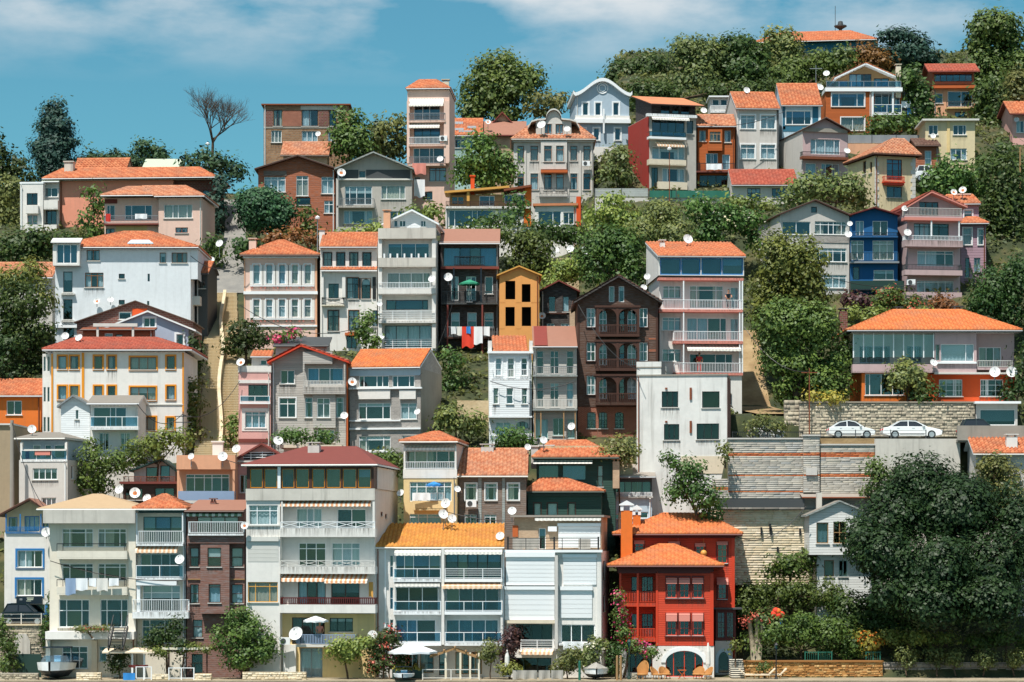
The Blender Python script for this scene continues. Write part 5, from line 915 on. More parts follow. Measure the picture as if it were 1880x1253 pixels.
t = h.body(708,800,412,420,off=1.4,depth=6,wall='whiteside',name='attic'); t.win(723,405,730,417,c=1,fr='wht').win(733,405,745,417,c=2,fr='wht').win(772,405,782,417,c=2,fr='wht'); t.roof('gf',389,757,mat='greyblue',oh=.35,ohf=.5,fascia='wht',tiles=False); h.chimney(704,716,388,418,.4,'peach',.6); h.done()
h = House('apartment_house','dark timber apartment house with glazed top, green parasol and laundry balcony',862,246.5,0); H_D5 = h
b = h.body(809,916,448,686,depth=8,wall='wooddark'); b.win(814,455,912,489,c=[1.3,.8,.8,1.3],fr='grnD',cur='h',gl='glassb',sill=0).win(828,508,842,552,c=1,fr='wht',cur='n',sill=0).win(856,508,874,552,c=2,fr='wht',cur='l',sill=0).win(890,508,905,540,c=1,fr='wht').win(828,574,844,602,c=1,t=.55,fr='wht',cur='n',blind=.5).win(858,574,875,602,c=1,t=.55,fr='wht',cur='n',blind=.5).win(889,574,906,602,c=1,t=.55,fr='wht',cur='n',blind=.4).win(858,640,875,684,c=1,fr='wht',cur='n',name='door',sill=0).win(889,638,898,668,c=1,fr='wht')
b.roof('shed',424,mat='brownroof',oh=.1,ohf=.5,fascia='fascia',tiles=False); b.box('ledge',807,444,918,448,0,.3,'fascia'); b.balc(833,890,488,17,.2,.1,'bars','black','brn'); b.box('ledge',809,489.5,916,494,0,.6,'maroon')
b.balc(810,914,556,21,1.1,.16,'bars','dgry','dgry'); b.balc(816,908,619,19,1.1,.14,'bars','gry','brn'); b.balc(848,898,684,17,.6,.14,'bars','wht','fascia')
for x in (820,884): b.box('post',x,556,x + 3,660,.95,1.08,'maroon')
for x in (832,882): b.box('post',x,492,x + 2.4,556,.95,1.06,'navy')
g = h.body(838,898,686.4,off=.05,depth=7.9,wall='white',name='base'); g.win(842,692,870,720,c=1,fr='wht',cur='n',gl='glassd',sill=0,name='opening').win(882,692,895,720,c=1,fr='wht',cur='n',gl='glassd',sill=0,name='opening'); h.done()
h = House('unfinished_house','unfinished plywood clad house with four empty dark window openings',953,243.5,1); H_D6 = h
b = h.body(917,990,506,depth=7,wall='ply')
for x0,y0,x1,y1 in ((928,516,946,550),(958,522,974,555),(928,564,945,599),(958,564,975,599),(926,619,945,650)): b.hole(x0,y0,x1,y1)
b.roof('gf',491,953,mat='ylw',oh=.25,ohf=.35,fascia='ylw',tiles=False,th=.1); 
for x0,x1,y0,y1 in ((917.5,927,506,556),(947,957,509,556),(975,989.5,506,556),(917.5,927,557,604),(946,957,557,604),(976,989.5,557,604),(917.5,952,605,618),(953,989.5,605,650)): b.box('panel',x0,y0,x1,y1,0,.02,'ply')
h.done()
h = House('timber_house','small blackened timber house with dark red gable beside the plywood house',1025,246.5,0); H_D7 = h; b = h.body(993,1059,535,depth=6,wall='wooddark'); b.win(1007,544,1020,573,c=1,fr='brn',cur='n').win(1033,544,1045,573,c=1,fr='brn',cur='f').win(1004,594,1018,606,c=2,fr='frame').win(1030,594,1045,606,c=2,fr='frame'); b.roof('gf',518,1026,mat='asphr',oh=.3,ohf=.6,fascia='maroon',tiles=False,th=.1); b.box('ledge',995,574,1040,577,0,.2,'brn'); b.box('lean_to',1046,568,1059,605,0,.8,'brickbeige'); h.done()
h = House('gable_house','pale grey gabled house with white strip windows and sunlit plain side wall',1495,258.5,9); H_D8 = h
b = h.body(1432,1559,395,depth=9,wall='greyL'); b.win(1436,407,1488,431,c=[1,1],fr='wht',cur='n',gl='glassb').win(1496,407,1554,431,c=[.7,1,.6,1,.6],t=.25,fr='wht').win(1496,456,1554,481,c=[.6,1,.6,1,.6],t=.22,fr='wht').win(1503,505,1554,529,c=[.6,1,.7,.8],t=.22,fr='wht').win(1436,456,1470,481,c=2,fr='wht').win(1489,380,1500,391,c=1,fr='dgry',cur='n',sill=0); b.box('stone_band',1482,433.5,1558,446,0,.06,'stoneclad'); b.roof('gf',370,1495,mat='greyroof',oh=.2,ohf=.5,fascia='brn',tiles=False,th=.12); h.done()
h = House('town_house','deep blue house with white french windows and dark red roof edge',1604,259,0); H_D9 = h
b = h.body(1561,1648,397,depth=8,wall='blue'); b.win(1571,406,1586,433,c=2,fr='wht',sill=0).win(1602,406,1630,433,c=[1,.9],fr='wht',sill=0).win(1562,442,1586,478,c=[1,1],t=.2,fr='wht',cur='f',sill=0).win(1602,442,1641,478,c=[1,1,.9],t=.18,fr='wht',cur='f',sill=0).win(1604,496,1641,514,c=[1.6,1],fr='wht',cur='n').win(1566,490,1578,514,c=1,fr='dgry',cur='n',sill=0).win(1570,542,1584,556,c=2,fr='wht')
b.roof('gf',384,1604,mat='maroon',oh=.15,ohf=.7,fascia='redk',tiles=False,th=.1); b.balc(1561,1649,434,7,.6,.12,'bars','navy','blue'); b.balc(1561,1651,480,16,.7,.18,'bars','navy','gry'); b.balc(1562,1660,531,15,.9,.12,'solid','grnD','navy'); h.done()
h = House('apartment_house','dusty pink four storey balcony house with red gable next to the blue house',1715,258.5,8); H_D10 = h
b = h.body(1667,1763,380,depth=8,wall='mauve'); b.win(1688,371,1723,397,c=[1,1,.9],fr='brn',sill=0).win(1678,411,1742,441,c=[.6,1,.3,.7,1],t=.2,fr='grnD',sill=0).win(1684,461,1751,489,c=[.8,1.8,.8],t=.2,fr='wht',sill=0,cur='l').win(1683,516,1751,543,c=[.8,1.3,.7,.8],t=.12,fr='wht',cur='f',sill=0)
b.roof('gf',357,1705,mat='tileR',oh=.4,ohf=1.1,fascia='pinkt'); b.box('ledge',1661,400,1767,405,.003,1.2,'pinkt'); b.balc(1661,1767,398,17,1.1,.15,'bars','greyL','mauve'); b.balc(1662,1768,443,11,1.2,.6,'bars','wht','mauve'); b.balc(1662,1767,497,12,1.2,.5,'bars','dgry','mauve'); b.balc(1662,1766,546,10,1.2,.3,'solid',slab='mauve'); b.box('post',1709,405,1711.5,436,1.0,1.12,'wht'); b.box('post',1760,405,1762,436,1.0,1.12,'wht'); h.done()
h = House('annex','mauve timber annex with tiled roofs joined to the pink balcony house',1786,262,-4,'house'); H_D11 = h
b = h.body(1764,1810,414,depth=6,wall='mauveside'); b.win(1768,419,1784,450,c=1,t=.4,fr='wht',sur=(.1,'wht',.05),cur='f').win(1796,421,1806,450,c=1,t=.4,fr='wht',sur=(.1,'wht',.05)).win(1788,474,1800,500,c=2,fr='gry').win(1772,474,1780,510,c=1,fr='black',cur='n'); b.roof('hip',402,mat='tile',oh=.25,ohf=.5,rd=2.6,ridge=(1775,1792),fascia='gry'); t = h.body(1740,1797,378,off=2.6,depth=4,wall='mauveside',name='upper_wall'); t.win(1770,386,1785,403,c=1,t=.4,fr='wht',sur=(.1,'wht',.05)); t.roof('hip',361,mat='tile',oh=.15,ohf=.3,rd=2,ridge=(1738,1785),fascia='wht'); h.chimney(1757,1781,356,366,4.2,'pinkL',.6,pot=False); h.done()
h = House('cottage','low house with faded orange roof half hidden by the trees beside the white block',45,251,0); b = h.body(-30,96,510,depth=6,wall='greyL'); b.roof('gs',486,mat='tileP',oh=.1,ohf=.4,rd=4,fascia='wht'); b.win(10,518,30,534,c=2,fr='wht'); h.done()
h = House('shed','grey roofed garden shed below the pink arched window mansion',560,233,0,'shed'); b = h.body(506,600,636,depth=4,wall='greyL'); b.win(535,640,575,655,c=2,fr='brn',cur='n',gl='glassd',sill=0,name='door'); b.roof('shed',622,mat='dgry',oh=.2,ohf=.4,fascia='dgry',tiles=False,th=.1); h.done()
h = House('cottage','small dark roofed store beneath the gazebo garden wall left of the steps',371,249,-4,'house'); b = h.body(360,381,502,depth=5,wall='dgry'); b.roof('gs',484,mat='tile',oh=.2,ohf=.4,rd=2.4,fascia='dgry'); b.win(364,512,377,530,c=2,fr='dgry',cur='n'); h.done()  # dark grey wall colour stands in for the store's shaded side
# ================================================================ upper rows
h = House('apartment_house','long salmon pink building with low orange tiled roof at the hill crest',215,285,-4); H_E1 = h
b = h.body(110,318,333,depth=7,wall='salmon'); r_ = h.body(318.4,392,333,off=.6,depth=6.5,wall='brickdark',name='side_wing'); r_.win(372,350,384,372,c=1,fr='dgry',cur='n')
e = h.body(84,394,331.6,332.8,off=-.3,depth=8,wall='greyL',name='eaves'); e.roof('hip',312,mat='tile',oh=.25,ohf=.45,rd=4,ridge=(115,365),fascia='wht'); t = h.body(136,231,316,off=4.5,depth=4,wall='brickbeige',name='rear_roof_wall'); t.roof('gs',294,mat='tile',oh=.1,ohf=.2,rd=2,fascia='brn'); h.chimney(118,134,296,318,2,'dirtyW',1.0,pot=False); h.done()
h = House('town_house','small white flat roofed house with stacked corner balconies beside the salmon wall',62,284,-3); H_E1b = h; b = h.body(37,79,338,depth=6,wall='white'); b.win(49,355,69,377,c=2,fr='black',cur='n').win(50,395,69,413,c=2,fr='mauve',cur='f'); b.roof('flat',None,mat='wht',oh=.05,ohf=.05,th=.2); b.box('balcony_parapet',47,378,70,392,0,.6,'white'); b.box('balcony_parapet',47,413,79,430,0,.6,'white')
s_ = h.body(79.4,108,335,off=1.0,depth=5,wall='greyL',name='side_wing'); s_.win(82,345,106,362,c=2,fr='wht',cur='n').win(84,385,104,412,c=2,fr='dgry',cur='n'); s_.balc(80,106,382,14,.9,.15,'solid',slab='white'); s_.balc(80,104,425,12,.9,.15,'solid',slab='white'); s_.roof('shed',322,mat='paleg',oh=.1,ohf=.4,fascia='fascia',tiles=False); h.done()
h = House('town_house','cream and pink house with stepped orange roofs and red flag on its balcony',280,270.5,-3); H_E2 = h
b = h.body(291,371,364,depth=8,wall='pinkL'); b.win(301,376,353,401,c=[1,.6,1,.6],fr='wht',cur='f').win(322,418,345,428,c=2,fr='rust'); b.roof('hip',345,mat='tileP',oh=.35,ohf=.5,rd=4,ridge=(262,340),fascia='wht')
l_ = h.body(192,290.6,364,off=.8,depth=7,wall='pinkL',name='loggia_wall'); l_.win(229,377,279,404,c=[.8,1.6,.8],fr='wht',cur='n',gl='glassb',sill=0).win(196,377,211,404,c=[.6,1],fr='wht',cur='n',sill=0).win(215,416,268,432,c=3,fr='wht').win(194,420,210,440,c=2,fr='grnD'); l_.roof('hip',346,mat='tileP',oh=.2,ohf=1.0,rd=3.5,ridge=(235,290),fascia='wht'); l_.balc(190,291,410,14,.9,.16,'bars','gry','maroon'); l_.box('yellow_panel',213,413,270,434,0,.05,'ochre'); l_.box('band',192,366,215,374,0,.06,'maroon'); h.done()
h = House('gable_house','unpainted orange brown timber gabled house with white curtained windows',545,282.5,0); H_E3 = h; b = h.body(474,615,312,depth=8,wall='woodor'); b.win(485,325,524,353,c=[1,1,1.1],t=.2,fr='wht',cur='f').win(544,323,566,360,c=2,t=.2,fr='wht',cur='f').win(590,325,613,356,c=2,t=.2,fr='wht',cur='f').win(595,369,613,392,c=2,t=.3,fr='wht').win(544,363,570,377,c=1,fr='brn',cur='n',gl='glassd'); b.roof('gf',289,547,mat='greyroof',oh=.35,ohf=.7,fascia='brn',tiles=False,th=.14); b.box('lintel_band',484,314,526,323,0,.06,'woodold'); b.win(488,400,525,430,c=3,fr='wht',cur='n'); h.done()
h = House('gable_house','grey rendered gabled house with dark attic and one deep balcony',687,282,0); H_E4 = h; b = h.body(619,756,312,depth=8,wall='grey'); b.win(700,341,744,366,c=[.7,1.7,.7],fr='wht',cur='f').win(633,342,683,376,c=[.7,1,1.2,1],fr='frame',cur='n',sill=0).win(631,387,684,411,c=[.7,2,.8],fr='wht').win(704,388,742,408,c=3,fr='frame').win(659,314,671,327,c=1,fr='gry',cur='n'); b.roof('gf',283,686,mat='greyroof',oh=.25,ohf=.9,fascia='siding_s',tiles=False,th=.12); b.box('attic_cladding',622,312,658,328,0,.03,'dgry'); b.box('attic_cladding',672,312,753,328,0,.03,'dgry'); b.balc(618,687,378,14,.9,.2,'bars','gry','grey'); b.box('ledge',617,328,758,331,0,.3,'fascia'); b.box('side_wall',617,330,621,425,0,.9,'greyL'); b.balc(618,687,425,8,.9,.2,'solid',slab='grey'); h.done()
h = House('ruined_house','unfinished raw brick building with patched upper windows on the crest',560,303,0); H_E5 = h; b = h.body(484,640,194,depth=8,wall='brickruin'); b.win(502,202,518,232,c=2,fr='brn',cur='h').win(554,202,584,232,c=[1,1.2],fr='brn',cur='l').win(604,203,618,232,c=1,fr='brn').win(498,240,517,262,c=3,fr='wht',cur='f').win(554,241,583,262,c=3,fr='wht',cur='f').win(602,243,614,262,c=2,fr='wht'); b.roof('flat',None,mat='rust',oh=.25,ohf=.35,th=.15)
for x0,x1 in ((485,501),(519,553),(585,603)): b.box('brick_infill',x0,203,x1,232,0,.04,'brickdark' if x0 != 519 else 'brickred')
b.box('patch',552,194.5,620,202,0,.04,'dirtyW'); b.box('ledge',484,233,640,236,0,.06,'concrete'); h.done()
h = House('tower_house','slim pale pink tower house with stacked balconies, awnings and tiny orange roof',786,285.5,-3); H_E6 = h
b = h.body(748,825,166,depth=8,wall='pinkL'); b.roof('hip',150,mat='tile',oh=.1,ohf=.25,rd=4,ridge=(770,800),fascia='fascia'); b.win(760,194,808,221,c=[1,.8,1.2],fr='wht',cur='n',gl='glassb',sill=0).win(760,236,808,264,c=[1,1,1.2],fr='grnD',cur='n',gl='glassb',sill=0).win(759,272,818,300,c=[.6,1,.4,1.2],fr='wht',cur='n',sill=0).win(788,308,819,333,c=[.8,.5,.8],t=.2,fr='rust').win(760,325,772,340,c=1,fr='wht').win(776,353,794,367,c=1,fr='dgry',cur='n')
b.awn(752,815,182,196,1.0,'awwhite'); b.awn(752,808,224,236,1.0,'awwhite',n0=.1); b.box('side_pier',747,186,752,300,0,.9,'pinkL'); b.box('side_pier',815,186,825,300,0,.9,'pinkL')
for y,rc in ((221,'gry'),(265,'wht'),(301,'gry')): b.balc(750,818,y,13,1.0,.2,'bars',rc,'pinkL')
b.box('balcony',778,300,822,352,0,.5,'pinkL') if False else None
h.chimney(812,824,148,164,3,'beige',.6); h.done()
h = House('glass_house','low flat house with slanted ochre roof and white glazed lower storey',895,272.5,0,'house'); H_E7 = h
b = h.body(818,975,379,depth=7,wall='white'); b.win(824,386,905,416,c=[.6,1.8,.5,1.6],fr='wht',cur='n',gl='glassb',sill=0).win(928,388,950,416,c=2,fr='wht'); b.box('orange_wall',962,378,975,416,0,.1,'orange')
t = h.body(826,975,358,378.6,off=.6,depth=5,wall='woodp',name='upper_wall'); t.win(829,361,852,377,c=2,fr='ylw',sill=0).win(880,360,908,378,c=[1,.5],fr='wht',gl='glassb',cur='n',sill=0).win(926,358,962,374,c=1,fr='wht',gl='glassb',cur='n',sill=0); b.balc(818,975,379.5,10,.4,.2,'rails','brn','white')
m = MB(); 
for xa,ya,xb,yb,mt_ in ((816,351,935,341,'ylw'),(925,347,976,339,'rust')):
    m = MB(); ua,za = h.uv(xa,ya,-.5); ub,zb_ = h.uv(xb,yb,-.5); m.prism([(ua,-.5,za),(ub,-.5,zb_),(ub,5,zb_ + .3),(ua,5,za + .3)],(0,0,-.22)); m.build('roof',mt_,h.root)
t.box('orange_pillar',964,344,976,378,0,.2,'orange'); h.chimney(864,871,322,352,1,'orangeD',.5,pot=False); b.box('post',857,352,862,379,.1,.3,'ylw'); h.done()
h = House('terrace_house','white glazed garden room with orange end wall and railed roof terrace',1024,272,-5); H_E7b = h; b = h.body(982,1058,379,depth=6,wall='white'); b.win(988,388,1030,415,c=[1.8,1],fr='wht',cur='n',gl='glassb',sill=0).win(1034,390,1054,412,c=2,fr='wht'); b.roof('flat',None,mat='tile',oh=.2,ohf=.3,th=.25); b.balc(983,1058,378,17,.05,.05,'bars','gry','wht',n0=-.4,ends=False); b.box('orange_wall',1058,361,1066,416,-1,.15,'orangeD'); h.done()
h = House('mansion','stone coloured classical house with arched dormer and wavy tiled cornice',1015,288.5,0); H_E8 = h
b = h.body(943,1089,259,depth=8,wall='greyL'); SU = dict(fr='brnL',sur=(.1,'greyL',.05))
for x,w_ in ((950,12),(974,14),(999,14),(1021,14),(1047,13),(1071,13)): b.win(x,268,x + w_,296,c=1,t=.25,**SU); b.win(x,319,x + w_,349,c=1,t=.25,**SU)
b.roof('hip',224,mat='tileP',oh=.25,ohf=.5,rd=4,ridge=(985,1050),fascia='greyL'); b.box('cornice',941,256.5,1091,261,0,.35,'greyL'); b.balc(990,1042,357,12,1.0,.2,'bars','dgry','greyL'); b.box('canopy',993,312,1042,317,0,.9,'terr'); b.box('bay_panel',993,299,1040,311,0,.5,'greyL')
for x in (963,1042,1064): b.box('pilaster',x,262,x + 3,364,0,.12,'greyL')
c = h.body(993,1041,259,300,off=-.5,depth=.49,wall='greyL',name='bay'); c.win(999,268,1013,297,c=1,t=.25,**SU).win(1021,268,1035,297,c=1,t=.25,**SU)
d = h.body(984,1049,222,258,off=.3,depth=4,wall='greyL',name='dormer'); d.win(1000,228,1013,247,c=2,**SU).win(1020,228,1034,247,c=2,**SU); a0,z0 = h.uv(984,222,.3); a1,z1 = h.uv(1049,203,.3); m = MB(); am = (a0 + a1) / 2
prof = [(a0 - .9,z0 - .9),(a0 - .5,z0 - .2),(a0 + .2,z0),(a0 + .9,z0 + .05)] + [(q[0],q[1]) for q in arch_pts(a0 + 1.1,a1 - 1.1,z0 + .1,z1,10)[::-1]] + [(a1 - .9,z0 + .05),(a1 - .2,z0),(a1 + .5,z0 - .2),(a1 + .9,z0 - .9)]
for p,q in zip(prof,prof[1:]): m.prism([(p[0],-.05,p[1]),(q[0],-.05,q[1]),(q[0],-.05,q[1] + .16),(p[0],-.05,p[1] + .16)],(0,4.2,0))
m.build('dormer_roof','fascia',h.root); m = MB(); pa = arch_pts(a0 + 1.15,a1 - 1.15,z0,z1 - .05,10); m.prism([(q[0],.31,q[1]) for q in pa],(0,3.8,0)); m.build('dormer_gable','greyL',h.root); h.done()
h = House('mansion','pale blue grey house with sweeping curved white gable and white frilled cornice',1106,297,3); H_E9 = h
b = h.body(1057,1155,178,depth=9,wall='greyblue'); WU = dict(fr='wht',sur=(.16,'wht',.06),cur='n',gl='glassb')
for x in (1070,1093,1126): b.win(x,189,x + 10,212,c=1,**WU)
for x in (1065,1090,1129): b.win(x,236,x + 10,258,c=1,**WU)
for x in (1070,1092,1114): b.win(x,280,x + 8,298,c=1,fr='dgry',cur='n')
b.box('cornice',1054,219,1158,226,0,.5,'wht'); b.box('skirt_band',1056,212.5,1156,219,0,.25,'white'); b.box('lower_band',1056,270,1156,340,0,.05,'white'); b.box('column',1107,200,1110,245,.25,.5,'wht')
u0,z0 = h.uv(1052,178,0); u1,_ = h.uv(1160,178,0); zp = h.uv(1106,151,0)[1]; um = (u0 + u1) / 2; hw = (u1 - u0) / 2; m = MB(); m2 = MB(); prof = []
for i in range(33):
    q = -1 + i / 16; f_ = (math.cos(q * math.pi) + 1) / 2; prof.append((um + q * hw,z0 + (zp - z0) * f_ + (.25 if abs(q) > .95 else 0)))
for p,q in zip(prof,prof[1:]): m.prism([(p[0],-.55,p[1]),(q[0],-.55,q[1]),(q[0],-.55,q[1] + .38),(p[0],-.55,p[1] + .38)],(0,9.5,0))
m.build('curved_roof','wht',h.root); m2.prism([(b.u0,0,b.zt)] + [(max(b.u0,min(b.u1,p[0])),0,max(p[1],b.zt)) for p in prof] + [(b.u1,0,b.zt)],(0,8.9,0)); m2.build('curved_gable','greyblue',h.root)
m = MB()
for r1,n_ in ((.62,0),(.38,.01)): m.tube([(um + r1 * math.cos(q * math.pi / 8),-.03 - n_,z0 + 1.0 + r1 * math.sin(q * math.pi / 8)) for q in range(17)],.07,5)
m.build('medallion','wht',h.root); h.done()
h = House('cottage','small mint green house with skylights in its orange tiled roof',856,300,0); H_E10 = h; b = h.body(829,884,249,depth=7,wall='mint'); b.win(835,256,857,272,c=2,fr='wht',gl='glassb').win(860,256,880,272,c=2,fr='wht',gl='glassb').win(835,290,860,312,c=2,fr='wht'); b.roof('gs',221,mat='tile',oh=.15,ohf=.4,rd=5,fascia='wht'); h.done()
za = h.uv(0,221,5)[1]; sl = (za - b.zt) / 5
for xa,xb,ya,yb in ((834,851,.9,1.5),(858,874,1.6,2.2),(835,850,2.9,3.6),(842,872,.35,.7)):
    u0,u1 = h.uv(xa,235,ya)[0],h.uv(xb,235,ya)[0]; m = MB(); m.prism([(u0,ya,b.zt + ya*sl + .26),(u1,ya,b.zt + ya*sl + .26),(u1,yb,b.zt + yb*sl + .26),(u0,yb,b.zt + yb*sl + .26)],(0,0,.06)); m.build('skylight','alu',b.rf)
h = House('cottage','dark red gabled roof cottage between the mint house and the arched dormer',924,302,0); H_E10b = h; b = h.body(886,962,247,depth=5,wall='brickbeige'); b.roof('gs',226,mat='brownroof',oh=.3,ohf=.5,rd=3,fascia='maroon',tiles=False); t = h.body(905,940,228,off=3,depth=4,wall='brickbeige',name='gable_wall'); t.win(912,222,921,232,c=1,fr='brn'); t.roof('gf',209,922,mat='asphr',oh=1.2,ohf=.5,fascia='maroon',tiles=False); h.done()
h = House('apartment_house','dark framed balcony house with deep red side wall and roof terrace',1232,284.5,14); H_E11 = h
b = h.body(1192,1278,212,depth=8,wall='grey'); b.win(1197,221,1257,253,c=[1,.9,.9,1],fr='grnD',cur='n',gl='glassb',sill=0).win(1261,222,1273,246,c=1,fr='grnD').win(1197,270,1257,293,c=[.7,1.8,.6],fr='wht',cur='h',sill=0).win(1216,310,1257,334,c=[.6,1.3,.6],fr='wht',cur='h').win(1196,308,1208,352,c=2,fr='grnD',cur='n',sill=0,name='door')
b.balc(1192,1260,253,12,.9,.25,'glass','grnD','wht'); b.balc(1192,1260,303,11,.9,.1,'solid',slab='beige'); b.box('panel',1208,334.5,1262,348,0,.5,'beige'); b.awn(1194,1262,212,220,.8,'awwhite'); b.awn(1203,1253,262,269,.8,'awpeach'); b.balc(1188,1280,212,.5,.5,.3,'none',slab='wht'); b.box('pier',1262,258,1278,360,0,.3,'grey')
t = h.body(1196,1277,190,211.6,off=1.6,depth=6,wall='wooddark',name='terrace_room'); t.win(1213,194,1230,210,c=1,fr='grnD',gl='glassb',cur='n',sill=0).win(1250,194,1266,210,c=1,fr='grnD',gl='glassb',cur='n',sill=0).win(1234,195,1247,210,c=1,fr='black',cur='n',sill=0); t.roof('shed',182,mat='tile',oh=.5,ohf=1.6,fascia='brn',tiles=False,th=.1); h.done()
m = MB(); m.box(b.u0 - .03,b.u0 - .004,.02,7.98,-3,b.zt - .05); m.build('side_panel','redD',h.root)
h = House('timber_house','small orange timber house with bay window and leafy roofed terrace',1315,286,0); H_E12 = h; b = h.body(1281,1349,232,depth=7,wall='orangeside'); b.win(1284,240,1296,260,c=1,fr='greyL').win(1330,240,1342,262,c=1,fr='greyL').win(1296,282,1318,312,c=[1,.4,.9],fr='wht',cur='n',gl='glassb',sill=0).win(1326,284,1340,312,c=1,fr='frame',sill=0).win(1284,322,1345,352,c=4,fr='dgry',cur='n',gl='glassd',sill=0); b.roof('gs',214,mat='tileP',oh=.15,ohf=.45,rd=3.5,fascia='wht'); c = h.body(1300,1326,238,277,off=-.6,depth=.59,wall='orangeside',name='bay'); c.win(1303,242,1323,260,c=3,t=.25,fr='woodp'); b.balc(1278,1351,314,14,1.1,.16,'bars','black','maroon'); h.done()
h = House('town_house','plain light grey house with four white framed windows and orange roof',1392,288.5,4); H_E13 = h; b = h.body(1352,1430,199,depth=8,wall='greyL'); WT = dict(fr='wht',sur=(.14,'wht',.06),cur='f')
b.win(1360,212,1386,237,c=[1,1.3],t=.25,**WT).win(1397,212,1423,237,c=[1,1.3],t=.25,**WT).win(1360,266,1386,292,c=[1,1.3],t=.25,**WT).win(1397,266,1423,292,c=[1,1.3],t=.25,**WT); b.roof('gs',173,mat='tile',oh=.1,ohf=.4,rd=4,fascia='wht'); b.box('drainpipe',1427,202,1429.5,320,0,.1,'dgry'); h.done()
h = House('town_house','petrol blue house with wide white window beneath bright orange roof',1471,291,0); H_E14 = h; b = h.body(1436,1507,193,depth=8,wall='skyblue'); b.win(1443,204,1489,229,c=[.9,1.7,.9],fr='wht',cur='n',gl='glassb',sur=(.1,'wht',.05)); b.box('wall_panel',1437,193.5,1442,238,0,.03,'tealB'); b.box('wall_panel',1437.5,232,1502,242,0,.03,'tealB'); b.box('wall_panel',1492,193.5,1502,232,0,.03,'tealB'); b.box('corner_board',1503,194,1507,300,0,.05,'wht'); b.roof('gs',157,mat='tile',oh=.15,ohf=.45,rd=5,fascia='wht'); h.done()
h = House('cottage','low white house with long red tiled roof in front of the grey house',1402,278,0); H_E15 = h; b = h.body(1346,1462,340,depth=5,wall='greyL'); b.win(1372,346,1396,367,c=3,fr='brn',cur='n').win(1417,346,1442,364,c=3,fr='brn',cur='n'); b.roof('gs',315,mat='tileR',oh=.2,ohf=.4,rd=4,fascia='wht'); h.done()
h = House('gable_house','dull pink gabled house with rusty balcony and long pale side wall',1514,284,12); H_E16 = h; b = h.body(1474,1556,239,depth=9,wall='mauve'); b.win(1488,256,1542,284,c=[.6,1,1,.6],fr='wht',cur='f',sill=0).win(1479,300,1498,328,c=1,fr='wht',cur='f').win(1508,301,1541,328,c=[.6,1,1],fr='wht'); b.roof('gf',219,1514,mat='greyroof',oh=.15,ohf=.6,fascia='brn',tiles=False,th=.1); b.balc(1473,1558,289,11,.9,.3,'bars','black','rust'); b.box('gable_band',1474,236,1556,243,0,.25,'concrete'); h.done()
m = MB(); m.box(b.u0 - .03,b.u0 - .004,.02,8.98,-3,b.zt - .05); m.build('side_panel','greyL',h.root)
h = House('villa','rust orange timber villa with glazed gabled terrace and white balcony edge',1586,300.5,0); H_E17 = h
b = h.body(1516,1600,168,depth=8,wall='orangeside'); b.win(1527,172,1587,196,c=[.6,1.5,.6],fr='wht',sur=(.1,'wht',.05),cur='h',gl='glassb').win(1544,216,1587,240,c=2,fr='wht',sur=(.1,'wht',.05),cur='f'); c = h.body(1600.4,1656,168,off=1.4,depth=6,wall='orangeside',name='loggia_wall'); c.win(1606,172,1638,206,c=[1,1,.5],fr='wht',cur='n',sill=0).win(1642,173,1652,204,c=1,fr='wht',sill=0); c.balc(1601,1656,208,16,1.3,.2,'glass','wht','wht',ends=False); h.box('terrace_slab',1515,161,1657,168,-3,.3,'wht'); h.box('post',1600,168,1604,215,-.1,.05,'wht'); h.box('post',1638,168,1641,208,-.2,-.05,'wht')
t = h.body(1536,1642,146,161,off=1.8,depth=6,wall='woodp',name='terrace_room'); t.win(1538,148,1556,160,c=1,fr='brn',gl='glassb',sill=0).win(1559,136,1600,160,c=3,fr='brn',cur='l',sill=0).win(1604,144,1632,160,c=2,fr='brn',gl='glassb',sill=0); t.roof('gf',122,1587,mat='tile',oh=.4,ohf=1.2,fascia='wht'); b.balc(1517,1655,161,12,.02,.02,'glass','gry','wht',n0=.1,ends=False); h.chimney(1645,1654,120,160,.6,'beige',.6); l_ = h.body(1600.6,1656,215,off=.6,depth=6,wall='orangeside',name='lower_wall'); l_.win(1615,222,1640,240,c=2,fr='wht'); h.done()
h = House('town_house','peach house with three stacked tiled canopies and wide glazed balcony',1750,308.5,-2); H_E18 = h; b = h.body(1714,1790,162,depth=7,wall='peach'); b.win(1740,168,1785,196,c=[1.2,1],fr='wht',gl='glassb',cur='n',sill=0).win(1717,172,1731,190,c=1,fr='wht'); t = h.body(1712,1788,131,156,off=.5,depth=6.4,wall='woodor',name='glazed_storey'); t.win(1715,136,1785,150,c=6,fr='brn',gl='glassb',cur='n',sill=0); t.roof('gs',121,mat='tileR',oh=.6,ohf=.8,rd=3,fascia='maroon'); b.box('tiled_canopy',1712,157,1792,162,0,.7,'terr'); b.balc(1738,1788,197,11,.6,.15,'bars','dgry','ochre'); b.win(1753,206,1775,216,c=2,fr='brn'); h.done()
h = House('town_house','pale yellow flat roofed house with three white windows and drainpipe',1746,290,-1); H_E19 = h; b = h.body(1699,1790,223,depth=7,wall='paleY'); b.win(1705,230,1722,248,c=2,fr='wht',cur='n').win(1750,230,1774,248,c=[1,1,.6],fr='wht',cur='n').win(1745,273,1775,294,c=3,fr='wht',cur='h'); b.roof('flat',None,mat='fascia',oh=.4,ohf=.5,th=.2); b.box('drainpipe',1739,222,1744,280,0,.12,'ochre'); h.done()
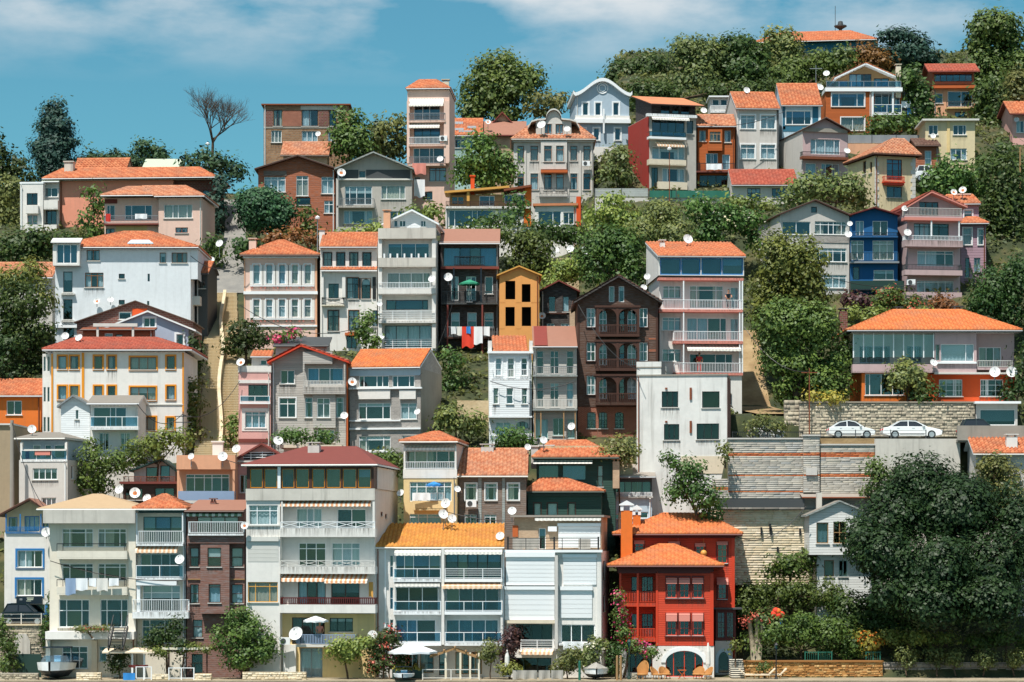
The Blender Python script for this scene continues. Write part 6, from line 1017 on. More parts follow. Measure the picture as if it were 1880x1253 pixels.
h = House('tower_house','cream corner house with stone quoins, red balcony and orange hipped roof',1642,272.5,16); H_E20 = h; b = h.body(1606,1681,286,depth=7,wall='paleY'); b.win(1628,293,1656,331,c=[1,1,.5],t=.2,fr='redk',cur='n',gl='glassb',sill=0).win(1628,343,1656,363,c=2,fr='brn',cur='n',gl='glassb'); b.balc(1624,1662,334,11,.7,.15,'bars','redt','redt'); b.box('canopy',1626,336,1660,340,0,.6,'redt')
for i in range(12):
    y = 291 + i * 7.4
    for x0,x1 in ((1606,1614 if i % 2 else 1611),(1672 if i % 2 else 1675,1681)): b.box('quoin',x0,y,x1,y + 6.8,0,.05,'fascia')
b.win(1584,296,1590,320,c=1,face='L',fr='brnL',cur='n').win(1597,298,1601,318,c=1,face='L',fr='brnL',cur='n'); b.roof('hip',258,mat='tileP',oh=.4,ohf=.6,rd=3.4,ridge=(1640,1660),fascia='brn'); h.done()
h = House('timber_house','small brown timber house with tiled roof behind the cream corner house',1702,288,0); H_E21 = h; b = h.body(1682,1723,268,depth=5,wall='woodor'); b.win(1698,277,1710,306,c=1,t=.5,fr='wht',cur='f'); b.roof('gs',258,mat='tileB',oh=.2,ohf=.5,rd=3,fascia='brn'); h.done()
h = House('school_building','long blue grey building with broad orange hipped roof on the hilltop',1500,345,-8,'building'); H_E22 = h; b = h.body(1390,1604,82,depth=12,wall='tealB')
for x in (1425,1460,1500,1541,1575): b.win(x,88,x + 14,102,c=2,t=.3,fr='wht',cur='n')
b.roof('hip',61,mat='tile',oh=.5,ohf=.7,rd=6,ridge=(1440,1560),fascia='wht'); h.done()
h = House('town_house','pink house with red roof cut by the picture edge above the trees',1870,297,0); H_E23 = h; b = h.body(1859,1925,206,depth=7,wall='pink'); b.win(1866,222,1880,244,c=2,fr='wht'); b.roof('gs',190,mat='tile',oh=.5,ohf=1.0,rd=3,fascia='maroon'); h.done()
h = House('garden_pavilion','small white veranda with balustrade beneath the hillside trees',1322,300,0,'pavilion'); b = h.body(1304,1339,180,depth=4,wall='greyL'); b.win(1308,183,1320,194,c=1,fr='wht',cur='n',gl='glassd').win(1323,183,1335,194,c=1,fr='wht',cur='n',gl='glassd'); b.roof('flat',None,mat='wht',oh=.2,ohf=.6,th=.15); b.balc(1304,1339,204,10,.5,.2,'dense'); h.done()
h = House('town_house','small white house hung with laundry and dishes beside the rust villa',1672,303,0); H_E25 = h; b = h.body(1657,1687,170,depth=6,wall='greyblue'); b.win(1660,175,1670,188,c=1,fr='wht',cur='n').win(1673,176,1684,190,c=1,fr='wht'); b.roof('flat',None,mat='fascia',oh=.1,ohf=.2,th=.15); b.balc(1656,1688,204,9,.8,.15,'bars','gry','greyL'); h.done()
h = House('shed','pale green shallow roofed hut on the left crest',295,299,0,'shed'); b = h.body(268,322,313,depth=5,wall='greyL'); b.roof('gs',295,mat='paleg',oh=.5,ohf=.5,rd=3.4,fascia='paleg',tiles=False); h.done()
h = House('cottage','collapsed orange tiled roof between the timber gable and the brick ruin',560,294,0); b = h.body(520,600,284,depth=4,wall='brickbeige'); b.roof('gs',264,mat='tileP',oh=.3,ohf=.6,rd=3.2,fascia='woodold'); h.done()
# ================================================================ ground works
def strip(name,pts,mat,lift=.16,kind='structure',thick=.25):
    """road or path laid on the hillside: pts = (px centre, distance, half width m)"""
    v = []; q = []
    for i,(x,D,w_) in enumerate(pts):
        X = (x - CX) / F * D
        for k in (-1,-.33,.33,1): v.append((X + k * w_,D,zt(X + k * w_,D) + lift))
    for i in range(len(pts) - 1):
        for k in range(3): a = i * 4 + k; q.append((a,a+1,a+5,a+4))
    return tag(link(name,mesh_np(name,np.array(v),np.array(q),True),None,[mat]),kind=kind)
def spline(pts,n):
    out = []
    for i in range(n + 1):
        t = i / n * (len(pts) - 1); k = min(int(t),len(pts) - 2); f = t - k; out.append(tuple(a + (b - a) * f for a,b in zip(pts[k],pts[k+1])))
    return out
strip('lane',spline([(418,261,1.9),(424,268,1.5),(430,276,1.25),(432,284,1.1),(430,292,1.1),(424,298,1.1)],40),'asphalt')
strip('road',spline([(1338,221.5,4.6),(1500,221.5,4.8),(1900,221.5,4.8)],2),'asphalt') if False else None
b = MB(); xa,xb = (1345 - CX) / F * 221,75
b.face([(xa,215.6,19.62),(xb,215.6,19.62),(xb,227,19.62),(xa,227,19.62)]); tag(b.build('road','asphalt'),kind='structure')
strip('dirt_path',spline([(1425,228,1.6),(1405,233,1.9),(1385,239,1.9),(1372,246,1.6),(1366,252,1.4)],30),'dirtm',.2)
# stone steps
st = tag(empty('stone_steps',(0,0,0)),kind='structure'); me = MB(); me.box(-2.0,2.0,.07,.62,-.6,-.05); me.box(-2.03,2.03,0,.62,-.049,0,1); u_ = bpy.data.meshes.new('step'); u_.from_pydata(me.v,[],me.f); u_.materials.append(MT('stairc')); u_.materials.append(MT('stairc')); u_.polygons.foreach_set('material_index',me.m)
yy = 222.0; zlast = -9
while yy < 260.5:
    cx = 397 + (yy - 222) / 38 * 12; X = (cx - CX) / F * yy; z = zt(X,yy) + .38; yn = yy
    s_ = bpy.data.objects.new('step',u_); COL.objects.link(s_); s_.parent = st; s_.location = (X + R.uniform(-.04,.04),yy,z); s_.scale = (1 - .30 * (yy - 222) / 38,1,1)
    while yn < 262 and zt(X,yn) + .38 < z + .165: yn += .02
    yy = max(yn,yy + .2)
m = MB(); pts = []
for i in range(41): D = 224 + i * .88; cx = 402 + (D - 222) / 38 * 8 + 3 * math.sin(i * .35); X = (cx - CX) / F * D; pts.append((X,D,zt(X,D) + .75))
for p,q in zip(pts,pts[1:]): m.bar(p,q,.3,h=.8)
w_ = m.build('stair_divider','stairc'); tag(w_,'pale low dividing wall running up the middle of the stone steps','wall')
# quay
def slab(name,x0,x1,y0,y1,z0,z1,mat,**k):
    b = MB(); b.box(x0,x1,y0,y1,z0,z1); return tag(b.build(name,mat),**k)
slab('quay',-90,90,198.6,203.3,-4,.56,'paving',kind='structure')
def blockwall(label,x0,x1,y0,y1,D,ch=.17,bl=(.5,1.3),mats=('blocks',),bands=(),thick=.6,name='stone_wall',irregular=0,cap=None,kind='wall',seed=1,slope=0):
    """wall of single blocks with recessed joints; bands = (y px, material) for brick courses"""
    rr = random.Random(seed); a = P(x0,y0,D); c = P(x1,y1,D); root = empty(name,((a.x + c.x) / 2,D,c.z),0,label,kind); ox,oz = root.location.x,root.location.z
    H = a.z - c.z; W = c.x - a.x; m = MB(); m.box(-W/2,W/2,.06,thick,0,H - .02); m.build('core',{'blocksd': 'dgry','blockso': 'dirtm','blocksy': 'plast'}.get(mats[0],'concrete'),root)
    acc = {k: ([],[],[]) for k in list(mats) + [b_[2] for b_ in bands]}; z = 0; row = 0
    bz = [(P(0,yb,D).z - oz,P(0,ya,D).z - oz,mt) for ya,yb,mt in bands]
    while z < H - .05:
        h_ = ch * (1 + irregular * rr.uniform(-.4,.5)); mt = mats[0]
        for zb,za,bm_ in bz:
            if zb - ch * .5 <= z < za - .04: mt = bm_; h_ = .13
        h_ = min(h_,H - z); x = -W/2 - rr.uniform(0,bl[0])
        while x < W/2:
            l_ = rr.uniform(*bl) * (.5 if mt == 'blocksb' else 1); xa,xb = max(x,-W/2),min(x + l_,W/2); g = .005
            if xb - xa > .06:
                d = .032 + rr.uniform(-.02,.01) * (1 + irregular * 2); V,Q,T = acc[mt]; i = len(V); jz = rr.uniform(-.02,.02) * irregular
                zl,zh = z + g + max(jz,0),z + h_ - g; s_ = slope * (z / H)
                for p in ((xa+g,.058+s_,zl),(xb-g,.058+s_,zl),(xb-g,.058+s_,zh),(xa+g,.058+s_,zh),(xa+g+.015,d+s_,zl+.012),(xb-g-.015,d+s_,zl+.012),(xb-g-.015*(1+irregular),d+s_,zh-.012),(xa+g+.015*(1+irregular),d+s_,zh-.012)): V.append(p)
                Q += [(i+4,i+5,i+6,i+7),(i,i+1,i+5,i+4),(i+1,i+2,i+6,i+5),(i+2,i+3,i+7,i+6),(i+3,i,i+4,i+7)]; T += [rr.random()] * 8
            x += l_
        z += h_; row += 1
    for mt,(V,Q,T) in acc.items():
        if V: tag(link('brick_course' if mt == 'blocksb' else 'stonework',mesh_np('stonework',np.array(V),np.array(Q),False,np.array(T)),root,[mt]),kind='stuff')
    if cap: m = MB(); m.box(-W/2 - .05,W/2 + .05,-.08,thick + .02,H,H + .12); m.build('coping',cap,root)
    return root
BB = 'blocksb'
blockwall('tall grey retaining wall left section with three red brick bands below the road',1337,1476,807,916,214.2,bands=((833,838,BB),(871.5,876,BB),(901,906,BB)),cap='greyL',seed=3)
blockwall('square grey stone pier rising out of the banded retaining wall',1475,1505,801,905,213.9,bands=((833,838,BB),(871.5,876,BB)),cap='greyL',seed=4,thick=.9)
blockwall('grey retaining wall section right of the pier under the parked white cars',1505.5,1606,818,960,214.2,bands=((833,838,BB),(871.5,876,BB)),cap='greyL',seed=5)
blockwall('low stub of striped stone wall beside the leafy tree',1309,1337,879,916,212.8,bands=((896,901,BB),),seed=6,bl=(.3,.6))
blockwall('dark sloping stone ledge between the grey wall and the sandy wall',1322,1477,916,936,212.6,mats=('blocksd',),seed=7,thick=2.4,slope=1.4)
blockwall('sandy yellow lower retaining wall with drain holes behind the red mansion',1300,1500,936,1075,213.2,mats=('blocksy',),ch=.2,bl=(.4,1.3),irregular=.12,seed=8)
slab('concrete_wall',P(1606.5,0,214.3).x,P(1762,0,214.3).x,214.1,215.5,7,P(0,806,214.3).z,'dirtyW',label='patched bare concrete wall beneath the two parked cars',cat='wall')
slab('earth_bank',P(1505.5,0,214.6).x,P(1606.4,0,214.6).x,214.75,215.55,14,P(0,805,214.6).z,'dirtm',kind='structure')
for i,(x,y) in enumerate(((1490,866),(1414,969),(1398,975),(1416,976),(1469,977),(1428,1011),(1473,1011))):
    p = P(x,y,213.0 if y > 930 else 213.75); m = MB(); wd,hh = ((.45,.3) if i == 0 else (.07,.3)); m.box(-wd,wd,-.05,.2,-hh,hh); o = m.build('drain_opening','black' if i else 'greyL'); o.location = p; tag(o,'square stone hopper on the pier of the banded wall' if i == 0 else 'narrow dark drain slot in the sandy retaining wall','drain',None if i == 0 else 'drain slots in the sandy wall')
blockwall('rubble stone wall under the orange walled villa behind the parked cars',1468,1790,740,803,226.7,mats=('blocksg',),ch=.2,bl=(.16,.45),irregular=.9,seed=10,cap='blocksg')
blockwall('short plastered stone wall around the corner by the dirt path',1440,1470,735,800,227.6,mats=('blocksg',),ch=.3,bl=(.25,.6),irregular=.8,seed=11)
blockwall('warm orange rubble quay wall with coping below the villa garden',1366,1621,1216,1254,203.1,mats=('blockso',),ch=.16,bl=(.14,.42),irregular=.8,seed=12,cap='blockso')
blockwall('dark grey sea wall continuing past the orange rubble wall',1621.5,1930,1216,1262,203.6,mats=('blocksd',),ch=.3,bl=(.3,.8),irregular=.6,seed=13)  # laid in the dark grey block tones
# terrace carrying the parked black car
zq = P(0,1149,206).z; slab('parking_terrace',P(-60,0,206).x,P(91,0,206).x,204.9,209,-.5,zq,'paving',kind='structure')
blockwall('rough ochre rubble wall below the terrace of the parked black car',-20,92,1149,1250,204.7,mats=('blocksg',),ch=.15,bl=(.15,.45),irregular=.9,seed=14,cap='blocksy')
b = MB(); a0 = P(25,1164,204.3); a1 = P(54,1204,204.3); b.prism([Vector((0,0,0)) + Vector(q) for q in ((a0.x,204.55,a1.z),(a1.x,204.55,a1.z),(a1.x,204.55,a0.z - .6),(a1.x - .3,204.55,a0.z),(a0.x,204.55,a0.z))],(0,.14,0)); tag(b.build('plaster_patch','dirtyW'),'arched white plaster panel set in the rough ochre terrace wall','panel')
slab('dark_screen',P(30,0,203.9).x,P(76,0,203.9).x,203.8,203.9,.5,P(0,1201,203.9).z,'grnD',label='dark green canvas screen standing before the ochre rubble wall',cat='screen')
# concrete road deck
slab('road_deck',P(1757,0,213.6).x,75,213.3,216,P(0,812,213.6).z,P(0,807,213.6).z,'concrete',kind='structure')
slab('deck_parapet',P(1757,0,213.4).x,75,213.1,213.4,P(0,809,213.4).z,P(0,782,213.4).z,'concrete',label='long stained concrete parapet of the road deck by the carport',cat='parapet')
h = House('carport','low white carport with rolling door at the end of the villa wall',1828,227.2,0,'garage'); b = h.body(1792,1868,742,782,off=-.6,depth=3,wall='greyL'); b.win(1799,752,1864,781,c=1,fr='wht',cur='n',gl='glassd',sill=0,blind=.75,name='garage_door'); b.roof('flat',None,mat='wht',oh=.2,ohf=.6,th=.2); h.done()
# fences and garden walls
def fence(label,x0,x1,ytop,ybot,D,style='net',mat='grn',yaw=0):
    a = P(x0,ybot,D); c = P(x1,ytop,D); root = empty('fence',((a.x + c.x) / 2,D,a.z),0,label,'fence'); W = c.x - a.x; H = c.z - a.z; k = max(2,int(W / 2.2))
    for i in range(k + 1): m = MB(); x = -W/2 + W * i / k; m.box(x - .035,x + .035,-.035,.035,-1.2,H + .03); m.build('post',mat if style != 'net' else 'dgry',root)
    for i in range(k):
        xa,xb = -W/2 + W * i / k + .04,-W/2 + W * (i+1) / k - .04; m = MB()
        if style == 'net':
            n = 8
            for j in range(n): p,q = xa + (xb-xa)*j/n,xa + (xb-xa)*(j+1)/n; w1,w2 = .03*math.sin(j*1.3),.03*math.sin((j+1)*1.3); m.face([(p,w1,.05),(q,w2,.05),(q,w2,H - .02),(p,w1,H - .02)])
            m.build('netting',mat,root)
        elif style == 'wire':
            for z in (.3,.62,.97): m.box(xa,xb,-.012,.012,H * z - .025,H * z)
            m.build('wire_rail',mat,root)
        else:
            m.box(xa,xb,-.02,.02,H - .06,H); m.box(xa,xb,-.02,.02,.08,.12); n = max(2,int((xb - xa) / .15))
            for j in range(n + 1): x = xa + (xb - xa) * j / n; m.box(x - .013,x + .013,-.012,.012,.12,H - .06)
            m.build('bar_panel',mat,root)
    return root
fence('green netting fence left stretch below the frilled pale blue house',1092,1190,346,362,281,'net','siding_s')
fence('green netting fence in front of the red sided balcony house',1192,1340,350,364,279.5,'net','grn')
slab('garden_wall',P(1092,0,281).x,P(1345,0,281).x,279.7,281.5,42,P(0,364,280).z,'greyL',label='long pale garden retaining wall under the green netting fences',cat='wall')
fence('glass and metal balustrade over the orange terrace wall of the rust villa',1556,1690,248,264,295,'net','gry')
slab('terrace_wall',P(1556,0,295).x,P(1695,0,295).x,294.6,297,50,P(0,265,295).z,'peach',label='orange rendered terrace wall below the glass balustrade',cat='wall')
fence('thin dark railing along the road above the banded wall',1345,1474,793,807,214.6,'bars','black')
fence('thin dark railing along the road beside the parked cars',1506,1700,790,806,214.9,'wire','dgry')
fence('blue green picket fence in the villa garden left of the grey tub',1478,1527,1197,1215,204.0,'bars','grn'); fence('blue green picket fence in the villa garden beside the orange shrubs',1590,1616,1197,1215,204.0,'bars','grn')
fence('white pipe railing along the terrace of the parked black car',2,76,1127,1149,205.1,'wire','fascia')
slab('garden_bank',P(1010,0,257).x,P(1062,0,257).x,255.5,259,28,P(0,477,257).z,'plast',label='bare pale retaining wall carrying three hillside satellite dishes',cat='wall')
slab('garden_terrace',P(840,0,233).x,P(900,0,233).x,231,236,15,P(0,738,233).z,'plast',label='sandy garden terrace wall right of the dark laundry house base',cat='wall')
slab('block_foot',P(1000,0,219).x,P(1160,0,219).x,217.5,221,8,P(0,820,219).z,'plast',label='sandy yard wall at the foot of the brown timber mansion',cat='wall')
# ================================================================ trees and shrubs
def ring(n): g = NR.normal(size=(n,3)); return g / np.linalg.norm(g,axis=1)[:,None]
def leaves_mesh(lobes,size,dens,asp=.6,sub=9,upbias=.45,flat=1.0,subr=.46):
    """lobes: (centre, radii) -> rhombic leaves gathered in clumps on uneven sub-lobes"""
    C,Nn,T = [],[],[]
    for c,r in lobes:
        c = np.array(c); r = np.array(r); rm = r.mean(); subs = [(c,r * .72)]
        k = max(4,int(sub * min(2.2,max(.6,rm / 2.2)))); d = ring(k)
        for q in d: f = NR.uniform(.34,.56) * subr / .46; subs.append((c + q * r * (1.02 - f),r * f * NR.uniform(.8,1.15)))
        for sc,sr in subs:
            area = 4 * math.pi * ((sr[0]*sr[1])**1.6 / 3 + (sr[0]*sr[2])**1.6 / 3 + (sr[1]*sr[2])**1.6 / 3) ** (1/1.6); n = int(area * dens)
            if n < 6: n = 6
            kc = max(3,n // 14); cd = ring(kc); cen = sc + cd * sr * NR.uniform(.78,1.06,(kc,1)); idx = NR.integers(0,kc,n); sg = size * 1.1
            p = cen[idx] + NR.normal(size=(n,3)) * sg * np.array([1,1,.75]); nv = (p - sc) / sr; nv = nv / (np.linalg.norm(nv,axis=1)[:,None] + 1e-6)
            ct = NR.random(kc) ** 1.6; C.append(p); Nn.append(nv); T.append(np.clip(ct[idx] + NR.normal(size=n) * .12,0,1))
    C = np.concatenate(C); Nn = np.concatenate(Nn); T = np.concatenate(T); n = len(C)
    nrm = Nn * 1.2 + np.array([0,-.1,upbias]) + NR.normal(size=(n,3)) * .3; nrm /= np.linalg.norm(nrm,axis=1)[:,None]
    t = np.cross(nrm,NR.normal(size=(n,3))); t /= np.linalg.norm(t,axis=1)[:,None] + 1e-9; bt = np.cross(nrm,t); L_ = size * NR.uniform(.45,1.35,(n,1)); W_ = L_ * asp
    V = np.stack([C - t * L_ * .5,C + bt * W_ * .5 - nrm * L_ * .08,C + t * L_ * .5,C - bt * W_ * .5 - nrm * L_ * .08],1).reshape(-1,3)
    return mesh_np('crown',V,np.arange(n * 4).reshape(-1,4),False,np.repeat(T,4))
NLEAF = [0]
def tree(label,lobes,D,mat='leafM',trunk=None,size=None,dens=None,name='tree',cat=None,group=None,asp=.6,bark='bark',dz=1.0,tr=None,base=None,extra=None,sub=9,depth=.9,subr=.46):
    """lobes in photo pixels (cx, cy, rx, ry[, distance shift]); trunk = (x, y) px of its foot"""
    k = D / F; size = size or (.30 if D < 225 else .36 if D < 262 else .46); dens = (dens * 2.6) if dens else 2.2 / size ** 2
    fx = trunk[0] if trunk else sum(l[0] for l in lobes) / len(lobes); X = (fx - CX) * k; zb = zt(X,D) if base is None else P(0,base,D).z
    root = empty(name,(X,D,zb),0,label,cat or name.split('_')[-1],group); L3 = []
    for i,l in enumerate(lobes):
        cx,cy,rx,ry = l[:4]; rx *= 1.08; ry *= 1.08; d = l[4] if len(l) > 4 else R.uniform(-.4,.4) * dz * rx * k; p = P(cx,cy,D); L3.append(((p.x - X,d,p.z - zb),(rx * k,max(rx,ry) * k * depth * .85,ry * k)))
    me = leaves_mesh(L3,size,dens,asp,sub,subr=subr); NLEAF[0] += len(me.polygons); link('crown' if name == 'tree' or 'tree' in name or 'pine' in name else 'foliage',me,root,[mat])
    if extra:
        em,es,ed,en = extra; ed *= 1.6; link('blossom' if em.startswith('flow') else 'young_leaves',leaves_mesh([(c,tuple(q * 1.04 for q in r)) for c,r in L3],es,ed,.8,sub),root,[em])
    m = MB(); big = max(L3,key=lambda q: q[1][0] * q[1][2]); foot = Vector((0,0,-.5)); lowz = min(c[2] - r[2] * .4 for c,r in L3); fork = Vector((big[0][0] * .5,big[0][1] * .5,max(.3,lowz)))
    rr = (tr or min(.3,.055 * max(l[2] for l in lobes) * k)) * (.7 + .12 * len(lobes)); m.tube([foot,foot * .5 + fork * .5 + Vector((R.uniform(-.15,.15),0,0)),fork],[rr * 1.25,rr,rr * .85],7)
    for c,r in L3: c = Vector(c); mid = fork.lerp(c,.5) + Vector((R.uniform(-.3,.3),0,R.uniform(0,.3))); m.tube([fork,mid,c,c + Vector((0,0,r[2] * .6))],[rr * .7,rr * .5,rr * .28,rr * .08],6)
    for c,r in L3[:6]:
        for q in range(3): e = Vector(c) + Vector((R.uniform(-.8,.8) * r[0],R.uniform(-.8,.3) * r[1],R.uniform(-.2,.8) * r[2])); m.tube([Vector(c) * .8 + fork * .2,e],[rr * .25,rr * .06],5)
    m.build('trunk' if 'shrub' not in name and 'bush' not in name and 'hedge' not in name else 'stem',bark,root,True); return root
def bush(label,lobes,D,mat='leafM',**k): k.setdefault('name','bush'); k.setdefault('tr',.07); return tree(label,lobes,D,mat,**k)

# --- crest, left
tree('tall dark conifer standing against the sky on the left crest',[(100,205,20,20),(97,235,29,20),(108,262,33,20),(98,290,37,22),(104,318,40,22),(92,275,30,20),(110,240,26,20)],300,'leafC',(102,340),name='conifer_tree',cat='tree',asp=.45,dens=9,sub=14)
tree('dark broadleaf tree at the left picture edge beside the conifer',[(4,300,26,40),(30,310,28,26),(-10,262,14,20),(44,335,24,26)],296,'leafD')
tree('olive green tree below the dark broadleaf by the small white house',[(14,355,30,34),(8,395,32,34),(32,420,24,24)],288,'leafO')
bush('long clipped dark evergreen mass behind the salmon building roof',[(165,298,30,20),(205,296,34,20),(240,300,28,18)],303,'leafP',name='hedge',dens=6)
tree('windswept round pine on the left crest behind the pale green hut',[(268,272,24,17),(290,282,24,18),(258,286,16,14)],304,'leafP',name='pine_tree',cat='tree')
tree('thin sprawling young tree before the salmon wall',[(172,360,30,20),(180,395,22,26),(160,400,18,22),(182,425,20,18)],279,'leafM',dens=2.2)
tree('dark bushy trees mass beside the lane below the bare tree',[(350,300,24,20),(392,302,26,22),(430,312,24,24),(372,288,16,16)],293,'leafP',name='bush',cat='bush')
tree('narrow dark cypress like tree at the left side of the lane',[(404,345,14,28),(398,385,17,30),(392,425,18,30)],283,'leafC',name='cypress_tree',cat='tree')
tree('low dark shrubs along the lane beside the cream house',[(390,455,16,24),(398,480,12,16),(385,510,14,18)],268,'leafD',name='bush',cat='bush')
tree('round umbrella pine with clipped crown above the pink mansion roof',[(486,376,54,30,0),(468,398,36,24,0),(510,396,34,24,0)],273,'leafP',(470,455),size=.36,dens=11,name='pine_tree',cat='tree',sub=14)
bush('leafy young plant below the timber gable by the umbrella pine',[(562,395,16,18),(566,418,12,14)],275,'leafM')
bush('dry brown grass bank shrub behind the pink mansion roof',[(505,438,30,9),(545,436,26,9),(575,440,14,8)],268,'leafR',name='shrub',dens=5)
bush('bushy green shrub at the right of the lane under the pine',[(440,455,14,26),(460,448,16,14)],266,'leafD')
bush('shrubs in front of the grey gabled house base',[(660,424,26,12),(690,420,22,14),(636,430,16,8)],274,'leafL')
bush('yellow green weeds between the grey gable and pink tower',[(760,396,26,18),(795,388,26,18),(735,405,16,10)],277,'leafL')
# bare tree
def bare_tree(x,ybase,ytop,D,label):
    p = P(x,ybase,D); H = (ybase - ytop) / F * D; root = empty('bare_tree',(p.x,D,p.z),0,label,'tree'); m = MB(); tw = []
    def grow(a,d,l_,r,n):
        b_ = a + d * l_; m.tube([a,a.lerp(b_,.5) + Vector((R.uniform(-.1,.1),R.uniform(-.1,.1),0)) * l_ * .3,b_],[r,r * .85,r * .66],6 if r > .05 else 4,caps=False)
        if n == 0: return
        for i in range(4 if n > 3 else 3):
            q = Vector((R.gauss(0,.55),R.gauss(0,.45),R.gauss(.3,.25))); nd = (d + q).normalized(); nd.z = max(nd.z,-.15); grow(a.lerp(b_,R.uniform(.6,1)),nd.normalized(),l_ * R.uniform(.68,.86),r * .54,n - 1)
    m.tube([(0,0,-3),(.1,0,H * .2)],[.3,.22],8); grow(Vector((.1,0,H * .2)),Vector((.03,0,1)),H * .27,.2,6)
    m.build('trunk','bark',root,True); return root
bare_tree(388,325,172,299,'leafless grey tree with fine spreading branches against the sky')
# --- crest, middle
tree('broad leafy tree beside the brick ruin',[(640,235,34,40),(628,270,26,30),(660,265,28,34)],296,'leafM',size=.5)
tree('olive leafy tree left of the pink tower house',[(700,245,34,34),(728,268,26,28),(690,275,30,24),(735,235,14,22)],299,'leafO',size=.5)
tree('big spreading tree on the skyline behind the mint green house',[(915,130,44,40),(880,165,40,40),(950,160,44,40),(980,140,22,22),(865,205,30,26),(925,200,40,28)],312,'leafM',(915,240),size=.52,sub=12)
tree('round pale bushy tree on the skyline before the frilled blue house',[(1000,192,26,24),(1028,190,22,20),(980,205,20,16)],308,'leafO',size=.5)
tree('dense green tree hiding the mint house, right of the pink tower',[(885,285,42,36),(915,310,34,34),(858,318,34,28),(895,330,40,20)],280,'leafM',size=.46)
tree('slim leafy tree at the foot of the frilled pale blue house',[(1135,300,22,30),(1140,325,26,20),(1115,325,18,16)],285,'leafO')
tree('small palm like tree on the terrace of the ochre roofed house',[(952,372,24,16),(950,392,16,14)],271,'leafM',dens=2.4)
bush('round shrubs before the white glazed lower storey',[(898,408,26,12),(930,404,20,10),(872,410,14,9)],269,'leafM')
bush('hedge row under the ochre roofed house and the orange terrace',[(840,432,26,16),(880,430,28,16),(925,428,28,14),(1000,424,34,14),(1045,428,24,16)],267,'leafM',name='hedge')
# --- crest, right
for i,(lab,lo,D,mt) in enumerate((
    ('hazy broad tree on the ridge right of the frilled gable',[(1150,135,34,32),(1190,130,36,32),(1215,150,28,34),(1130,150,22,24)],334,'leafD'),
    ('large grey green tree in the ridge wood left of the hilltop building',[(1270,110,34,36),(1300,95,34,28),(1285,145,40,32),(1250,165,30,26)],326,'leafO'),
    ('broad dark tree in the ridge wood next to the hilltop roof',[(1345,95,40,28),(1380,100,34,32),(1360,135,44,32),(1330,150,34,26)],328,'leafD'),
    ('feathery tree partly covering the hilltop roof end',[(1430,75,30,28),(1410,105,30,26),(1450,95,24,24)],332,'leafO'),
    ('mid green tree below the hilltop building wall',[(1470,125,36,26),(1510,115,34,24),(1545,112,26,18),(1440,145,30,22)],318,'leafM'),
    ('brownish round tree under the hilltop roof corner',[(1592,105,28,20),(1615,118,26,18),(1575,122,20,16)],320,'leafR'),
    ('dark layered cedar right of the hilltop building',[(1640,75,34,10),(1665,92,44,12),(1685,75,22,18),(1660,112,52,12),(1700,108,30,12),(1620,98,26,9)],322,'leafC'),
    ('bushy tree between the rust villa and the peach house',[(1680,160,20,30),(1695,190,22,28),(1665,140,20,18)],302,'leafM'),
    ('tall leaning tree at the right skyline',[(1825,50,40,32),(1800,75,26,28),(1850,85,36,40),(1815,120,34,40),(1870,130,26,40)],318,'leafM'),
    ('ivy dark tree column left of the edge beneath the leaning tree',[(1820,175,34,44),(1845,215,38,40),(1812,240,30,40),(1840,275,40,36)],306,'leafD'),
    ('sunlit bushy tree at the right edge below the skyline',[(1868,165,24,30),(1880,195,20,26),(1860,300,30,30)],302,'leafO'),
    ('low dark wood edge behind the balcony houses',[(1180,170,30,26),(1225,175,30,20),(1320,165,34,18),(1400,160,34,18),(1365,170,26,14)],312,'leafD'))):
    tree(lab,[(a,c + R.uniform(-6,8),d * 1.04,e * 1.06) for a,c,d,e in lo],D,mt,size=.5,name='cedar_tree' if 'cedar' in lab else 'tree',cat='tree',dens=5)
# --- upper right gardens
tree('climbing garden thicket in front of the rust villa terrace',[(1615,232,28,18),(1650,226,30,18),(1682,236,22,18),(1600,245,18,12)],297.5,'leafM',base=268,name='bush',cat='bush')
tree('round leafy tree under the dull pink gabled house',[(1475,345,32,24),(1515,345,34,26),(1555,350,36,28),(1585,362,24,22),(1450,365,26,18)],267,'leafO')
tree('dark green garden trees right of the cream corner house',[(1715,330,32,28),(1750,320,32,30),(1790,335,34,32),(1735,350,34,20)],274,'leafM')
tree('dark tree on the slope below the pink edge house',[(1850,290,34,30),(1815,300,24,26),(1875,320,24,30)],284,'leafD')
tree('deep green tree mass right of the mauve annex',[(1840,330,40,44),(1835,390,40,44),(1860,440,36,44),(1825,440,24,34),(1870,370,30,40)],270,'leafD')
tree('big round dark tree at the right above the villa roof',[(1830,530,52,46),(1870,510,36,40),(1800,560,34,30),(1860,570,40,34)],249,'leafD')
bush('hedge plants along the foot of the red roofed low white house',[(1375,375,24,12),(1410,378,22,10),(1350,372,14,12)],275,'leafL')
bush('pale dry shrub thicket under the netting fence left',[(1120,385,34,26),(1150,405,34,30),(1095,400,28,28)],262,'leafL')
bush('mixed green thicket under the netting fence middle',[(1215,395,40,28),(1180,430,40,34),(1240,430,40,26)],258,'leafO')
bush('tangled green thicket below the red sided balcony house',[(1285,390,36,28),(1330,405,36,26),(1300,425,38,22),(1370,410,34,22),(1390,440,24,18)],262,'leafM',extra=('flowW',.3,.5,0))
tree('tall leafy tree behind the brown timber mansion',[(1105,440,40,40),(1140,470,44,44),(1090,490,34,34),(1165,500,34,34)],247,'leafM')
tree('sunlit tree between the plywood house and hillside dishes',[(945,440,30,28),(985,450,32,32),(960,480,38,28),(1000,490,28,24)],255,'leafM')
bush('light green garden bush below the three hillside dishes',[(1030,500,34,24),(1060,490,26,24),(1010,520,20,16)],251,'leafL')
tree('dark crown of a tree above the orange terrace end wall',[(1000,425,34,20),(1035,430,26,20)],262,'leafD')
